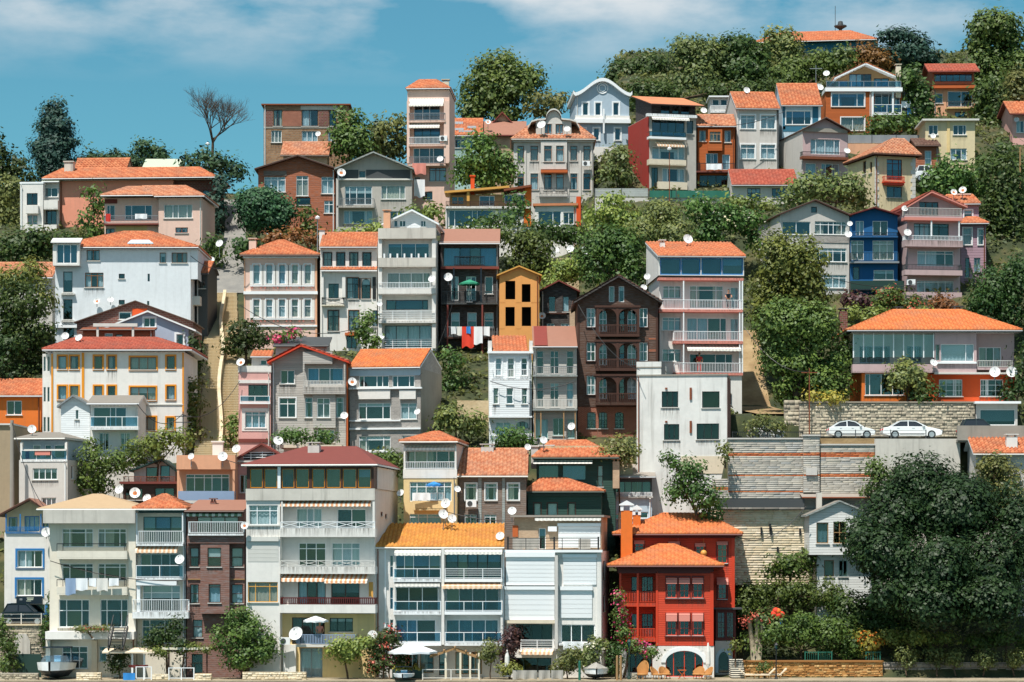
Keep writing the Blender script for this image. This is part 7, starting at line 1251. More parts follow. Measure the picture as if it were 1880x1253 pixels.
# --- middle slope
tree('large sunlit tree right of the white apartment house',[(1425,470,44,46),(1475,480,42,44),(1445,530,56,50),(1490,530,36,40),(1405,560,34,44)],242,'leafL',(1440,640),size=.36,sub=12)
tree('large green tree in front of the villa corner by the dirt path',[(1440,590,56,46),(1500,600,44,44),(1425,645,44,44),(1470,670,50,44),(1540,660,40,40),(1520,705,44,34),(1450,715,40,30)],230.5,'leafM',(1480,770),size=.34,sub=12)
bush('flowering oleander shrub with red blooms below the blue house',[(1635,545,30,18),(1665,560,30,18),(1615,560,22,16)],252,'leafM',extra=('flowR',.26,2.2,0))
bush('brown red leafed shrub under the grey gabled house',[(1565,552,28,14),(1590,560,20,12)],253,'leafB')
bush('wild hedge along the slope above the villa roof',[(1560,572,26,14),(1600,578,28,14),(1650,585,30,16),(1690,578,24,14)],245,'leafL',name='hedge')
bush('rounded autumn tinted shrub before the pink balcony house',[(1725,565,30,26),(1750,580,22,18)],250,'leafR')
tree('slender fruit tree before the villa lower windows',[(1665,682,34,20),(1650,700,24,16),(1685,705,20,18)],227.8,'leafO',(1664,738),base=741,dens=9)
bush('dark shrubs at the villa door',[(1690,728,18,14),(1710,722,16,18)],227.6,'leafD',base=741)
tree('dark leafy tree at the right end of the villa',[(1870,700,30,30),(1850,725,18,16),(1880,650,20,34)],228.5,'leafD',base=745)
bush('yellow flowering bush at the villa wall corner',[(1488,728,12,12),(1530,735,30,8)],227,'leafY',base=741)
bush('grey green roadside shrub at the foot of the dirt path',[(1395,772,22,14),(1420,785,26,12),(1380,790,14,10)],217.5,'leafO',base=806)
tree('dense garden tree beside the stone steps left of the pink mansion base',[(450,610,40,24),(430,630,28,24),(475,620,24,18)],241,'leafD')
bush('dark shrubs along the left of the stone steps, upper',[(358,640,16,26),(354,670,14,22)],236,'leafD'); bush('leafy shrubs left of the stone steps beside the white house corner',[(350,720,15,30),(352,755,15,28),(346,785,16,20)],228,'leafM')
bush('weedy shrubs creeping over the lower left of the stone steps',[(372,700,8,8),(370,742,9,8),(366,800,10,8)],227,'leafO'); bush('small potted style bush on the right edge of the stone steps',[(428,770,12,10),(432,790,10,14),(420,810,14,12)],226,'leafM')
tree('left slope tree dark and rounded beside the white block',[(40,560,46,50),(20,620,44,50),(70,610,30,40),(55,660,34,34)],240,'leafD',size=.38)
tree('sunlit left slope tree above the orange cottage',[(60,500,34,26),(25,520,32,34),(85,540,18,34)],246,'leafL',size=.38)
tree('dark thicket at the left under the small white house',[(40,450,44,30),(90,445,36,26),(10,470,26,22),(125,440,20,14)],264,'leafD')
tree('left edge dark tree behind the orange cottage',[(-5,680,34,34),(30,690,24,20),(10,640,30,30)],234,'leafD')
tree('leafy garden tree at the base of the black window house',[(672,592,18,26),(662,618,20,18),(684,628,14,16)],239.5,'leafM')
bush('red bougainvillea over the shed beneath the pink mansion',[(512,618,20,10),(540,612,14,10)],234,'leafM',extra=('flowP',.24,9,0))
bush('shrubs at the foot of the grey timber house',[(540,802,34,12),(590,800,28,14),(510,805,14,10)],221.5,'leafM')
tree('bushy green tree below the dark laundry house',[(828,670,26,28),(822,710,30,32),(835,745,22,24)],237,'leafM')
bush('dark shrubs beneath the laundry house base by the sandy terrace',[(868,728,24,14),(892,745,16,16),(858,700,14,12)],238.5,'leafD')
tree('olive tree on the slope behind the yellow house roof',[(835,765,34,28),(870,780,28,22),(810,780,20,20)],226,'leafO')
tree('fresh green tree before the slim white timber house',[(940,800,30,24),(925,815,28,18),(965,812,24,18)],220,'leafM')
tree('pale leafed loquat tree at the foot of the bare concrete cube',[(1135,820,30,22),(1155,835,22,22),(1115,835,18,14)],216.5,'leafO',size=.34)
bush('hedge below the grey stone clad house',[(715,840,26,14),(690,850,22,14),(735,860,16,20)],214,'leafM',name='hedge')
tree('left garden tree under the white annex',[(165,850,32,40),(190,880,26,30),(155,890,20,24),(210,850,30,24)],216.5,'leafM',(180,920))
tree('right garden tree before the orange window house',[(260,820,34,22),(300,815,34,26),(330,805,24,24),(240,845,28,18)],217.5,'leafL')
tree('leafy tree clinging to the stub wall behind the red mansion',[(1262,865,30,34),(1290,905,34,36),(1245,900,24,30),(1305,935,28,26),(1235,845,20,16)],210.5,'leafM')
bush('ivy tuft hanging from the concrete cube corner',[(1330,825,9,12),(1333,838,8,12)],213.3,'leafO',base=850)
# --- right waterfront
tree('huge dark glossy tree covering the right waterfront',[(1690,895,74,60,1),(1635,955,76,64,0),(1750,945,84,70,0),(1615,1030,66,58,-3),(1700,1040,80,64,-3.5),(1795,1030,76,70,-3),(1575,985,36,46,-1),(1690,1105,70,44,-4.5),(1800,1100,70,54,-4.5),(1860,960,50,70,-1),(1620,1090,44,30,-4)],206.5,'leafK',(1720,1200),size=.33,dens=6.5,tr=.3,sub=10,subr=.58)
tree('greyer tree at the right edge behind the huge dark tree',[(1850,880,46,44),(1870,940,40,50),(1820,850,30,26),(1870,1010,34,40)],210,'leafO')
tree('bright bushy tree on top of the concrete wall',[(1610,870,24,24),(1640,880,18,20),(1600,900,16,16)],213,'leafM',base=960)
bush('clipped ivy hedge wall behind the garden right of the red mansion',[(1385,1092,36,26),(1430,1090,40,26),(1480,1090,40,26),(1530,1092,36,26),(1365,1110,22,34)],209.5,'leafM',name='hedge',size=.26,sub=14,subr=.36)
tree('fig tree before the sandy wall with an orange tiled canopy',[(1450,1040,40,22),(1480,1030,30,24),(1420,1050,22,14)],211,'leafM')
bush('dark shadowed hedge under the huge tree',[(1560,1120,44,40),(1600,1140,50,40),(1650,1150,44,34),(1540,1160,40,30)],208,'leafD',name='hedge')
bush('mixed garden shrubs beside the peeling trunk',[(1420,1150,40,34),(1470,1160,44,38),(1520,1165,40,36),(1560,1180,34,28),(1390,1185,24,24)],205.3,'leafM',size=.26)
bush('orange and yellow leafed shrub in the villa garden',[(1600,1180,20,16),(1585,1170,14,10)],204.6,'leafY',extra=('flowO',.2,3,0))
bush('yellow green vine hedge on the dark sea wall, left stretch',[(1640,1170,36,14),(1690,1172,36,13),(1740,1172,30,13)],204.6,'leafL',name='hedge',size=.24); bush('dull green vine hedge on the dark sea wall, right stretch',[(1800,1175,36,16),(1850,1170,36,20),(1885,1180,20,22)],204.6,'leafM',name='hedge',size=.24)
for x,lab in ((1665,'trailing grey green cushion plant nearest the orange rubble wall'),(1720,'trailing cushion plant below the middle of the vine hedge'),(1755,'small trailing cushion plant by the pale bare stem'),(1805,'wide trailing cushion plant under the dull vine hedge'),(1862,'large trailing cushion plant at the end of the sea wall')): bush(lab,[(x,1208,24 if x != 1755 else 17,19)],203.0,'leafO',size=.2,base=1230,name='shrub')
# peeling pale trunk with red flower tips
p = P(1388,1200,204.8); rt = empty('plane_trunk',(p.x,p.y,1.7),0,'pale peeling cut trunk with pink flowering shoots in the villa garden','tree'); m = MB()
for a,b_,c in ((-.35,-.55,3.4),(.1,.1,3.7),(.4,.55,3.5)): m.tube([(a * .4,0,-.3),(a * .8,0,1.4),(b_,.05,c)],[.24,.2,.16],8)
m.build('trunk','barkp',rt,True); link('blossom',leaves_mesh([((-.9,0,3.1),(.7,.5,.35)),((.9,0,3.2),(.7,.5,.35)),((0,0,3.7),(.6,.5,.3))],.2,14),rt,['flowR'])
# --- quay planting
tree('leafy street tree on the quay before the brown timber house',[(440,1140,34,26),(465,1165,44,34),(420,1175,34,32),(450,1200,48,28),(490,1190,26,26)],201.0,'leafM',(450,1250),size=.26,dens=11)
tree('feathery green tree before the narrow white balcony house',[(300,1165,34,20),(325,1150,20,22),(280,1180,26,16),(330,1185,20,16)],201.4,'leafD',(310,1250),size=.24,dens=10)
bush('creeping vine along the wooden pergola of the quay',[(340,1188,30,6),(375,1190,26,6),(290,1195,22,8)],201.0,'leafL',size=.2,base=1250)
bush('dark ivy shrub under the steel stair of the beige house',[(215,1215,24,20),(225,1200,18,12)],201.3,'leafD',size=.24)
bush('shady bush at the left corner of the quay',[(12,1185,20,30),(18,1220,20,24),(4,1150,12,22)],203.2,'leafM',size=.26)
bush('ivy strand climbing between the blue trimmed and beige houses',[(95,1095,5,14),(92,1120,7,16),(84,1148,7,16),(80,1170,7,14)],204.3,'leafM',size=.2)
tree('grape vine arbour before the ochre ground floor',[(625,1190,34,18),(660,1185,30,16),(640,1205,26,14)],200.9,'leafL',(640,1250),size=.26)
tree('oleander with pink bloom beside the white parasol',[(700,1185,28,26),(715,1165,24,18),(730,1210,22,26),(690,1220,24,20)],200.8,'leafD',size=.24,extra=('flowR',.2,3.2,0),name='bush',cat='bush')
bush('magenta flowering plant at the foot of the oleander',[(716,1215,9,12)],200.4,'leafM',size=.2,extra=('flowP',.2,16,0),base=1240)
tree('grey green round olive by the wooden pergola',[(902,1195,22,20),(895,1208,14,14)],200.9,'leafO',(902,1245),size=.22)
tree('purple leafed shrub tree before the roller shutter house',[(935,1180,18,26),(930,1205,16,18),(940,1160,12,14)],201.0,'leafB',(936,1245),size=.24)
bush('yellow green rounded shrub beside the grey canvases',[(928,1230,20,12),(945,1225,12,10)],200.2,'leafL',size=.22)
tree('fluffy green tamarisk behind the grey canvases',[(1040,1215,24,24),(1055,1200,18,16),(1025,1225,16,16)],200.9,'leafO',size=.22)
tree('variegated pale shrub before the roller shutter house',[(1085,1200,24,22),(1100,1185,18,16),(1075,1215,18,14)],201.2,'leafO',size=.26,name='bush',cat='bush',extra=('flowW',.2,2.5,0))
bush('clipped round topped dark bush beside the green lantern post',[(1128,1210,20,26),(1128,1190,18,12)],200.8,'leafD',size=.2,subr=.3)
tree('bougainvillea climbing the corner of the red mansion',[(1135,1100,11,16),(1140,1130,14,20),(1145,1160,18,18),(1165,1185,26,14),(1190,1195,18,14)],201.6,'leafM',(1142,1245),size=.22,extra=('flowP',.2,5.5,0),tr=.08)
bush('tall grasses in a terracotta pot by the stone steps',[(1350,1188,11,13)],202.6,'leafL',size=.26,base=1214)
bush('leafy plant at the orange quay wall behind the sunbeds',[(1402,1226,12,12)],202.0,'leafM',size=.2)
bush('low groundcover pots along the beige terrace',[(150,1155,22,3),(190,1155,20,3)],201.7,'leafO',size=.16,base=1160,name='shrub',extra=('flowR',.12,6,0))

# low growth over the whole slope
def cover():
    n = 9000; X = NR.uniform(-62,62,n); Y = 206 + 142 * NR.random(n) ** 1.1; C = []; T = []
    for x,y in zip(X,Y):
        s = x * F / y + CX
        if 221 < y < 262 and abs(s - 402) < 60: continue
        if y >= 258 and abs(s - 428) < 30: continue
        if 214 < y < 228.5 and s > 1290: continue
        if 226 < y < 254 and 1345 < s < 1440: continue
        if y < 213 and s < 1350: continue
        z = zt(x,y); r = R.uniform(.4,1.0); k = int(22 * r); d = ring(k); d[:,2] = np.abs(d[:,2])
        C.append(np.array([x,y,z]) + d * r * np.array([1,1,.7]) + NR.normal(size=(k,3)) * .12); T.append(np.full(k,R.random() ** 1.5))
    C = np.concatenate(C); T = np.concatenate(T); n = len(C); nrm = NR.normal(size=(n,3)) * .6 + np.array([0,-.3,.8]); nrm /= np.linalg.norm(nrm,axis=1)[:,None]
    t = np.cross(nrm,NR.normal(size=(n,3))); t /= np.linalg.norm(t,axis=1)[:,None]; bt = np.cross(nrm,t); L_ = NR.uniform(.25,.6,(n,1)); V = np.stack([C - t*L_*.5,C + bt*L_*.3,C + t*L_*.5,C - bt*L_*.3],1).reshape(-1,3)
    NLEAF[0] += n; tag(link('ground_cover',mesh_np('ground_cover',V,np.arange(n*4).reshape(-1,4),False,np.repeat(T,4)),None,['leafO']),'low green weeds and ground cover spread over the hillside','plants',kind='stuff')
cover()
# ================================================================ satellite dishes
_dish = {}
def dish_mesh(kind):
    if kind in _dish: return _dish[kind]
    m = MB(); prof = [(.001,.16)] + [(.5 * q / 5,.16 * (1 - (q / 5) ** 2)) for q in range(1,6)]
    m.lathe([(r,-z) for r,z in prof],20); m.lathe([(r,-z - .012) for r,z in prof][::-1],20); a = m
    g = MB(); g.lathe([(.001,-.157)] + [(.2 * q / 3,-.16 * (1 - (.4 * q / 3) ** 2) + .004) for q in (1,2,3)],14)
    f = MB(); f.bar((0,.48,-.02),(0,.12,.42),.022); f.bar((.3,-.3,-.03),(0,.1,.42),.015); f.bar((-.3,-.3,-.03),(0,.1,.42),.015); f.tube([(0,.1,.38),(0,.1,.5)],.05,8)
    out = []
    for mb,mt,sm in ((a,'dish',True),(g,'dishrust',True),(f,'gry',False)):
        me = bpy.data.meshes.new('dish'); me.from_pydata(mb.v,[],mb.f); me.materials.append(MT(mt)); 
        if sm: me.polygons.foreach_set('use_smooth',[True] * len(me.polygons))
        out.append(me)
    _dish[kind] = out; return out
def dish(where,x,y,r,D,mast=.7,rust=False,back=False,group=None):
    p = P(x,y,D); d = 2 * r / F * D; root = empty('satellite_dish',p - Vector((0,0,mast)),0,('rust centred' if rust else 'white') + ' satellite dish ' + where,'satellite dish',group)
    A,G,Fd = dish_mesh(0); az = R.uniform(-25,18); rot = Matrix.Rotation(rad(az),4,'Z') @ Matrix.Rotation(rad(90 - R.uniform(22,34)),4,'X')
    def put(name,me,par): o = bpy.data.objects.new(name,me); COL.objects.link(o); o.parent = par; return o
    rf = put('reflector',A,root); rf.matrix_local = Matrix.Translation((0,-.12,mast)) @ rot @ Matrix.Diagonal((d,d * 1.06,d,1)); put('feed_arm',Fd,rf)
    if rust: put('rust_patch',G,rf)
    m = MB(); m.tube([(0,.02,-.25),(0,.02,mast * .8),(0,-.02,mast)],.035,6); m.build('mast','gry',root); return root
G_ = 'satellite dishes '
for where,L_ in (
  ('on the roof of the narrow white grey roofed house',[(59,788,8,216,.9)]),('between the garden tree and the glazed attic house',[(219,899,8,214,1.0)]),('above the small orange tiled roof under the glazed attic',[(270,915,8,213,1.0)]),('in front of the glazed attic house',[(248,905,10,213.5,1.2,True)]),
  ('smaller of the two on the peach parapet',[(351,838,6,213.0,.6)]),('larger of the two on the peach parapet',[(409,838,9,213.0,.6)]),('beside the slatted dark red gable',[(434,824,8,216,.8)]),('on the blue trimmed white house wall',[(85,977,9,207.9,.3)]),('at the corner of the narrow white balcony house',[(330,1027,9,202.4,.3)]),
  ('on the brown timber house balcony',[(449,965,7,202.2,.3,True)]),('above the grey timber house yard',[(511,809,9,220.5,.6)]),('on the narrow pink house roof',[(442,665,8,224,.8,True)]),('on the corner of the grey timber house',[(632,763,7,223.8,.4)]),
  ('on the corner of the grey stone clad house',[(647,701,8,224,.4,True)]),('by the balcony of the grey stone clad house',[(766,756,6,223.9,.4)]),('on the low red hipped roof beside the brown plank shed',[(145,620,7,227,.8)]),('at the outer corner of the low red hipped roof',[(120,617,7,228,.8)]),('mounted on the big plain white block wall',[(203,550,6,245.6,.3)]),('mounted on the big plain white block',[(178,553,6,245.6,.3,True)]),
  ('on the white balcony block next to the dark timber apartment house',[(793,512,7,242.8,.4)]),('on the white balcony block, upper of two facing the black framed windows',[(697,558,5,242.9,.4)]),('on the lowest glazed balcony of the white balcony block',[(700,618,6,242.9,.4)]),('on the dark laundry house terrace',[(823,509,8,245,.5)]),('at the eave of the grey gabled house',[(627,317,8,280.5,.5,True)]),('on the raw brick building',[(584,246,5,302.5,.3)]),('on the pink tower balcony',[(808,292,6,284,.4)]),
  ('by the dark red cottage gable',[(896,224,5,302,.6,True)]),('larger of the two beside the arched dormer',[(994,229,8,288,.8)]),('smaller of the two beside the arched dormer',[(1041,237,6,288,.7)]),('on the roof of the glass penthouse house',[(1263,439,9,238,.8)]),('on the hillside garden wall, nearest the plywood house',[(1019,460,8,256,1.0)]),('on the hillside garden wall, between its two neighbours',[(1047,457,7,256,1.0)]),('on the hillside garden wall, nearest the glass penthouse',[(1075,460,8,256.5,1.0)]),('on the small blackened timber house',[(995,580,7,245.5,.4,True)]),
  ('upper of the pair on the wall beside the glass penthouse',[(1188,508,6,234,.4)]),('lower of the pair on the wall beside the glass penthouse',[(1182,528,6,234,.4)]),('on the shabby peeling timber house',[(1049,783,7,225.6,.5)]),('on the wide chimney stack of the dark green house',[(998,808,7,216.5,.6)]),('by the narrow chimney between the weathered and dark green houses',[(969,821,6,216.5,.6)]),
  ('topmost of the three clustered over the mossy yellow roof',[(818,924,9,209,1.6)]),('middle one of the three clustered over the mossy yellow roof',[(814,944,9,208.5,1.0)]),('lowest of the three clustered over the mossy yellow roof',[(830,952,8,208.3,.8)]),('at the right end of the mossy yellow roof',[(918,984,8,204.8,.6)]),('where the pale yellow house meets the weathered timber house',[(840,898,6,210.8,.4)]),('between the pale yellow house and the apartment block side wall',[(735,905,7,210.8,.5)]),('on the railed roof terrace corner',[(940,938,8,205.6,.7)]),
  ('on the small orange timber house roof',[(1292,203,6,290,.8)]),('on the plain light grey house roof',[(1371,166,6,292,.6)]),('lower of the pair at the rust villa terrace edge',[(1505,160,7,300,.8)]),('upper of the pair at the rust villa terrace edge',[(1517,135,6,301,.8)]),('upper of the pair on the small laundry hung white house',[(1679,178,6,302,.4)]),('lower of the pair on the small laundry hung white house',[(1680,204,6,302,.4)]),('on the dull pink gabled house',[(1555,277,6,283,.5)]),('on the pale yellow flat roofed house',[(1713,250,5,289.6,.3)]),
  ('lower larger one between the grey gable and the blue house',[(1557,430,7,257.5,.4)]),('upper smaller one between the grey gable and the blue house',[(1560,411,5,257.6,.4)]),('upper of the pair beside the dusty pink balconies',[(1661,383,6,257.2,.4)]),('lower of the pair beside the dusty pink balconies',[(1666,427,7,257.0,.4)]),('larger of the two on the annex roof of the pink house',[(1767,349,7,265,.8,True)]),('smaller of the two on the annex roof of the pink house',[(1751,353,6,265,.7,True)]),('beside the villa veranda',[(1714,666,7,228.6,.4)]),('on the orange villa wall over the right window',[(1826,683,10,228.2,.5)]),('on the orange villa wall next to the dark leafy tree',[(1857,683,10,228.2,.5)]),
  ('on the ochre ground floor balcony',[(543,1163,13,201.6,.4)]),('against the white wall by the ochre ground floor',[(684,1166,9,201.8,.4)]),('upper of the two at the side of the steep lane',[(403,447,7,266,1.2)]),('lower of the two at the side of the steep lane',[(388,477,6,264,1.0)]),('on the pink edge house',[(1866,220,5,296.5,.3)])):
    multi = len(L_) > 1
    for q in L_: dish(where,*q,group=(G_ + where) if multi else None)

# ================================================================ vehicles
def car(label,x0,x1,ybase,D,mat,flip=False,suv=False,z=None,dome=False):
    """x0..x1 px of the length; front at the right unless flip"""
    L_ = (x1 - x0) / F * D; a = P((x0 + x1) / 2,ybase,D); root = empty('parked_car',(a.x,D,a.z if z is None else z),rad(180) if flip else 0,label,'car'); h = (1.72 if suv else 1.45); k = L_ / 4.6; W = .88
    lo = [(-2.28,.38),(-2.3,.62),(-2.22,.88),(-1.75,.98),(-.6,1.0),(.75,.98),(1.55,.88),(2.1,.74),(2.28,.55),(2.24,.32)]; wz = .33
    bot = [(1.82,.22),(1.06,.22),(-.98,.22),(-1.74,.22)]
    prof = [(x * k,z_ * (1.14 if suv else 1)) for x,z_ in lo]; low = [(x * k,z_) for x,z_ in bot]; ring_ = prof + low; m = MB(); layers = [(-W,.94),(-W * .97,.985),(-W * .8,1.0),(W * .8,1.0),(W * .97,.985),(W,.94)]; i0 = len(m.v); n = len(ring_)
    for y,s in layers:
        for x,z_ in ring_: m.v.append((x * (.5 + .5 * s) if abs(s - 1) > .001 else x,y,.5 + (z_ - .5) * s))
    for j in range(len(layers) - 1):
        for i in range(n): b_ = (i + 1) % n; m.f.append((i0 + j*n + i,i0 + j*n + b_,i0 + (j+1)*n + b_,i0 + (j+1)*n + i)); m.m.append(0)
    m.f.append(tuple(range(i0,i0 + n))); m.m.append(0); e = i0 + (len(layers)-1) * n; m.f.append(tuple(reversed(range(e,e + n)))); m.m.append(0); body = m.build('body',mat,root,False)
    gb,gt = .96 * (1.14 if suv else 1),h; gh = [(-1.95 if suv else -1.7,gb),(-1.55 if suv else -.95,gt - .02),(-.3,gt),(.25,gt - .03),(1.1,gb - .02)]; m = MB(); g = MB()
    if dome: gh = [(-2.0,gb - .04),(-1.2,gt - .1),(-.3,gt + .03),(.35,gt - .08),(1.15,gb - .02)]
    pts = [(x * k,z_) for x,z_ in gh]
    def sec(y,s): return [Vector((x,y if i in (0,4) else y * s,z_)) for i,(x,z_) in enumerate(pts)]
    A,B = sec(-W * .9,.84),sec(W * .9,.84)
    for i in range(4): g.face([A[i],A[i+1],B[i+1],B[i]]) if i in (0,3) else m.face([A[i],A[i+1],B[i+1],B[i]])
    for s_ in (A,B): g.face(s_)
    g.build('windows','navy',root); 
    for s_,yy in ((A,-.012),(B,.012)):
        for i in range(4): m.bar(s_[i] + Vector((0,yy,0)),s_[i+1] + Vector((0,yy,0)),.07)
        mid = (pts[0][0] + pts[4][0]) / 2 - .05; m.bar(Vector((mid,s_[0].y + yy,gb)),Vector((mid,s_[2].y + yy,gt - .03)),.07)
    m.build('roof',mat,root)
    for x in (-1.36,1.44):
        for y in (-W + .1,W - .1):
            t = MB(); t.tube([(x * k,y - .11,.33),(x * k,y + .11,.33)],.335,18); ty = t.build('wheel','black',root); t = MB(); t.tube([(x * k,y - .12,.33),(x * k,y + .12,.33)],.22,14); t.build('rim','alu',ty)
    for y in (-.62,.62):
        l_ = MB(); l_.box(2.12 * k,2.27 * k,y - .16,y + .16,.58,.7); l_.build('headlight','alu',root); l_ = MB(); l_.box(-2.31 * k,-2.2 * k,y - .16,y + .16,.68,.82); l_.build('tail_light','red',root)
    for y in (-W - .02,W + .02): l_ = MB(); l_.box(.72 * k,.9 * k,y - .1,y + .1,.98,1.1); l_.build('mirror',mat,root)
    l_ = MB(); 
    for y in (-W - .004,W + .004): l_.box(-1.2 * k,-1.02 * k,y - .012,y + .012,.82,.86); l_.box(-.05 * k,.14 * k,y - .012,y + .012,.82,.86)
    l_.build('door_handle','alu',root)
    for y in (-W - .003,W + .003): l_ = MB(); l_.box(-1.0 * k,.9 * k,y - .004,y + .004,.32,.38); l_.build('sill_trim','black',root)
    return root
MATS['carwhite'] = (mat_plain,'#eef1f2',.18,0,.02); MATS['cardark'] = (mat_plain,'#101c26',.15,0,.02); MATS['cargrey'] = (mat_plain,'#3a4448',.2,0,.05)
ZR = 19.64
car('rounded white two door car parked on the road over the banded wall',1519,1605,803,216.3,'carwhite',z=ZR,dome=True)
car('long white saloon car parked on the road near the concrete parapet',1618,1728,801,216.2,'carwhite',z=ZR)
car('dark estate car standing behind the concrete road parapet',1758,1838,784,218.5,'cargrey',z=ZR,suv=True)
car('black car parked on the terrace before the blue trimmed house',3,88,1149,206.7,'cardark',z=P(0,1149,206).z + .01,suv=True)
car('white car half hidden by garden trees below the brown timber house',1678,1722,335,284,'carwhite',suv=True)
car('silver white car behind the roadside shrub near the dirt path',1372,1440,800,219.5,'carwhite',z=ZR)

# ================================================================ people
def person(label,x,yfoot,D,shirt,trousers,hair='hair',pose='stand',z=None,s=1.0):
    p = P(x,yfoot,D); root = empty('person',(p.x,D,p.z if z is None else z),0,label,'person')
    def skin(name,pts,edges,radii,mat):
        me = bpy.data.meshes.new(name); me.from_pydata([tuple(Vector(q) * s) for q in pts],edges,[]); o = link(name,me,root,[mat]); md = o.modifiers.new('skin','SKIN'); md.use_smooth_shade = True
        for v,r in zip(me.skin_vertices[0].data,radii): v.radius = (r * s,r * s)
        me.skin_vertices[0].data[0].use_root = True; sd = o.modifiers.new('sub','SUBSURF'); sd.levels = 1; sd.render_levels = 2; return o
    lean = .22 if pose == 'lean' else .02; hz = 1.42; f = -lean
    if pose == 'lean': arms = [((-.2,f*.8,1.36),(-.3,f-.12,1.12),(-.22,f-.38,1.06)),((.2,f*.8,1.36),(.3,f-.12,1.12),(.22,f-.38,1.06))]
    else: arms = [((-.2,f*.8,1.38),(-.28,f+.02,1.1),(-.2,f-.2,.98)),((.2,f*.8,1.38),(.29,f+.02,1.1),(.24,f-.16,.95))]
    pts = [(0,0,.95),(0,f*.4,1.15),(0,f*.8,1.36),(0,f,1.5),(0,f-.02,1.58),(0,f-.03,1.68),(0,f-.02,1.75),(-.1,0,.88),(-.11,-.02,.5),(-.11,.02,.1),(-.11,-.12,.05),(.1,0,.88),(.12,-.02,.5),(.12,.02,.1),(.12,-.12,.05)]
    ed = [(0,1),(1,2),(2,3),(3,4),(4,5),(5,6),(0,7),(7,8),(8,9),(9,10),(0,11),(11,12),(12,13),(13,14)]; rd = [.13,.12,.13,.055,.075,.09,.06,.09,.065,.045,.04,.09,.065,.045,.04]
    for sh,el,wr in arms:
        i = len(pts); hand = (wr[0] * .95,wr[1] - .1,wr[2] - .02); pts += [sh,el,wr,hand]; ed += [(2,i),(i,i+1),(i+1,i+2),(i+2,i+3)]; rd += [.06,.045,.034,.03]
        for q in range(4): j = len(pts); fx = hand[0] + (-.024 + .016 * q); pts += [(fx,hand[1] - .04,hand[2] - .005),(fx,hand[1] - .075 - .008 * (q in (1,2)),hand[2] - .03)]; ed += [(i+3,j),(j,j+1)]; rd += [.009,.008]
        j = len(pts); sg = 1 if wr[0] < 0 else -1; pts += [(hand[0] + sg * .04,hand[1] - .02,hand[2])]; ed += [(i+3,j)]; rd += [.01]
    skin('body',pts,ed,rd,'skin')
    tp = [(0,0,.98),(0,f*.4,1.15),(0,f*.8,1.34),(0,f*.95,1.43)]; te = [(0,1),(1,2),(2,3)]; tr_ = [.155,.15,.16,.09]
    for sh,el,wr in arms: i = len(tp); mid = tuple((a + b_) / 2 for a,b_ in zip(sh,el)); tp += [sh,mid]; te += [(2,i),(i,i+1)]; tr_ += [.08,.065]
    skin('shirt',tp,te,tr_,shirt); lp = [(0,0,.97),(-.1,0,.86),(-.115,-.02,.5),(-.115,.02,.14),(.1,0,.86),(.125,-.02,.5),(.125,.02,.14)]; skin('trousers',lp,[(0,1),(1,2),(2,3),(0,4),(4,5),(5,6)],[.15,.115,.085,.065,.115,.085,.065],trousers)
    m = MB(); m.lathe([(.001,.115)] + [(.1 * math.sin(q * math.pi / 10),.115 * math.cos(q * math.pi / 10)) for q in range(1,6)],12,0,(0,(f - .005) * s,1.7 * s)); m.build('hair',hair,root,True)
    m = MB()
    for ex in (-.034,.034): m.box(ex - .012,ex + .012,f - .122,f - .11,1.665,1.675)
    m.build('eyes','black',root); m = MB(); m.prism([(-.014,f - .112,1.63),(.014,f - .112,1.63),(0,f - .108,1.668)],(0,-.022,0)); m.build('nose','skin',root); m = MB(); m.box(-.025,.025,f - .113,f - .104,1.598,1.606); m.build('mouth','pinkt',root)
    for ex in (-1,1): m = MB(); m.box(ex * .09 - .012,ex * .09 + .012,f - .045,f - .005,1.64,1.695); m.build('ear','skin',root)
    return root
person('person in black clothes leaning at the upper white railing of the penthouse house',1337,569,232.4,'navy','black',pose='lean'); person('person in a red dress standing at the lower white railing under the awning',1284,685,232.3,'red','red'); person('older person in a pink shirt on the ochre ground floor balcony',587,1184,202.3,'pinkt','gry','haird')

# ================================================================ laundry, parasols, balcony things
def cloth(label,x0,x1,y0,y1,D,mat,group=None,name='hanging_cloth',cat='laundry',wav=.05):
    a = P(x0,y0,D); c = P(x1,y1,D); W = c.x - a.x; H = a.z - c.z; n = max(4,int(W / .12)); m = MB(); rows = 4; ph = R.random() * 6
    g = [[(-W/2 + W * i / n,wav * math.sin(i * 1.1 + ph) * (j / rows) - .01,-H * j / rows * (1 - .06 * math.sin(i * .9 + ph))) for i in range(n + 1)] for j in range(rows + 1)]
    for j in range(rows):
        for i in range(n): m.face([g[j][i],g[j][i+1],g[j+1][i+1],g[j+1][i]])
    o = m.build(name,mat,None,True); o.location = ((a.x + c.x) / 2,D,a.z); tag(o,label,cat,group); return o
for x0,x1,y1,mt,lab in ((120,139,1092,'canvas_b','striped blue towel hanging over the beige balcony parapet'),(139,161,1084,'whitecloth','white shirt hanging beside the striped towel on the beige balcony'),(163,177,1077,'whitecloth','short white cloth in the middle of the beige balcony laundry'),(178,198,1085,'cloth','grey white sheet hanging on the beige balcony laundry line'),(200,218,1076,'whitecloth','small white towel at the end of the beige balcony laundry line')): cloth(lab,x0,x1,1062,y1,202.0,mt)
for x0,x1,y1,mt,lab in ((828,838,614,'whitecloth','white vest at the left of the dark house laundry'),(839,848,616,'cloth','pale shirt beside the red blanket on the dark house'),(848,870,638,'redcloth','bright red blanket hanging from the dark timber house balcony'),(870,886,632,'whitecloth','long white sheet beside the red blanket'),(856,864,613,'bluecloth','small blue cloth above the red blanket'),(888,899,617,'whitecloth','white cloth at the right of the dark house laundry')): cloth(lab,x0,x1,600,y1,245.1 if mt != 'bluecloth' else 245.0,mt)
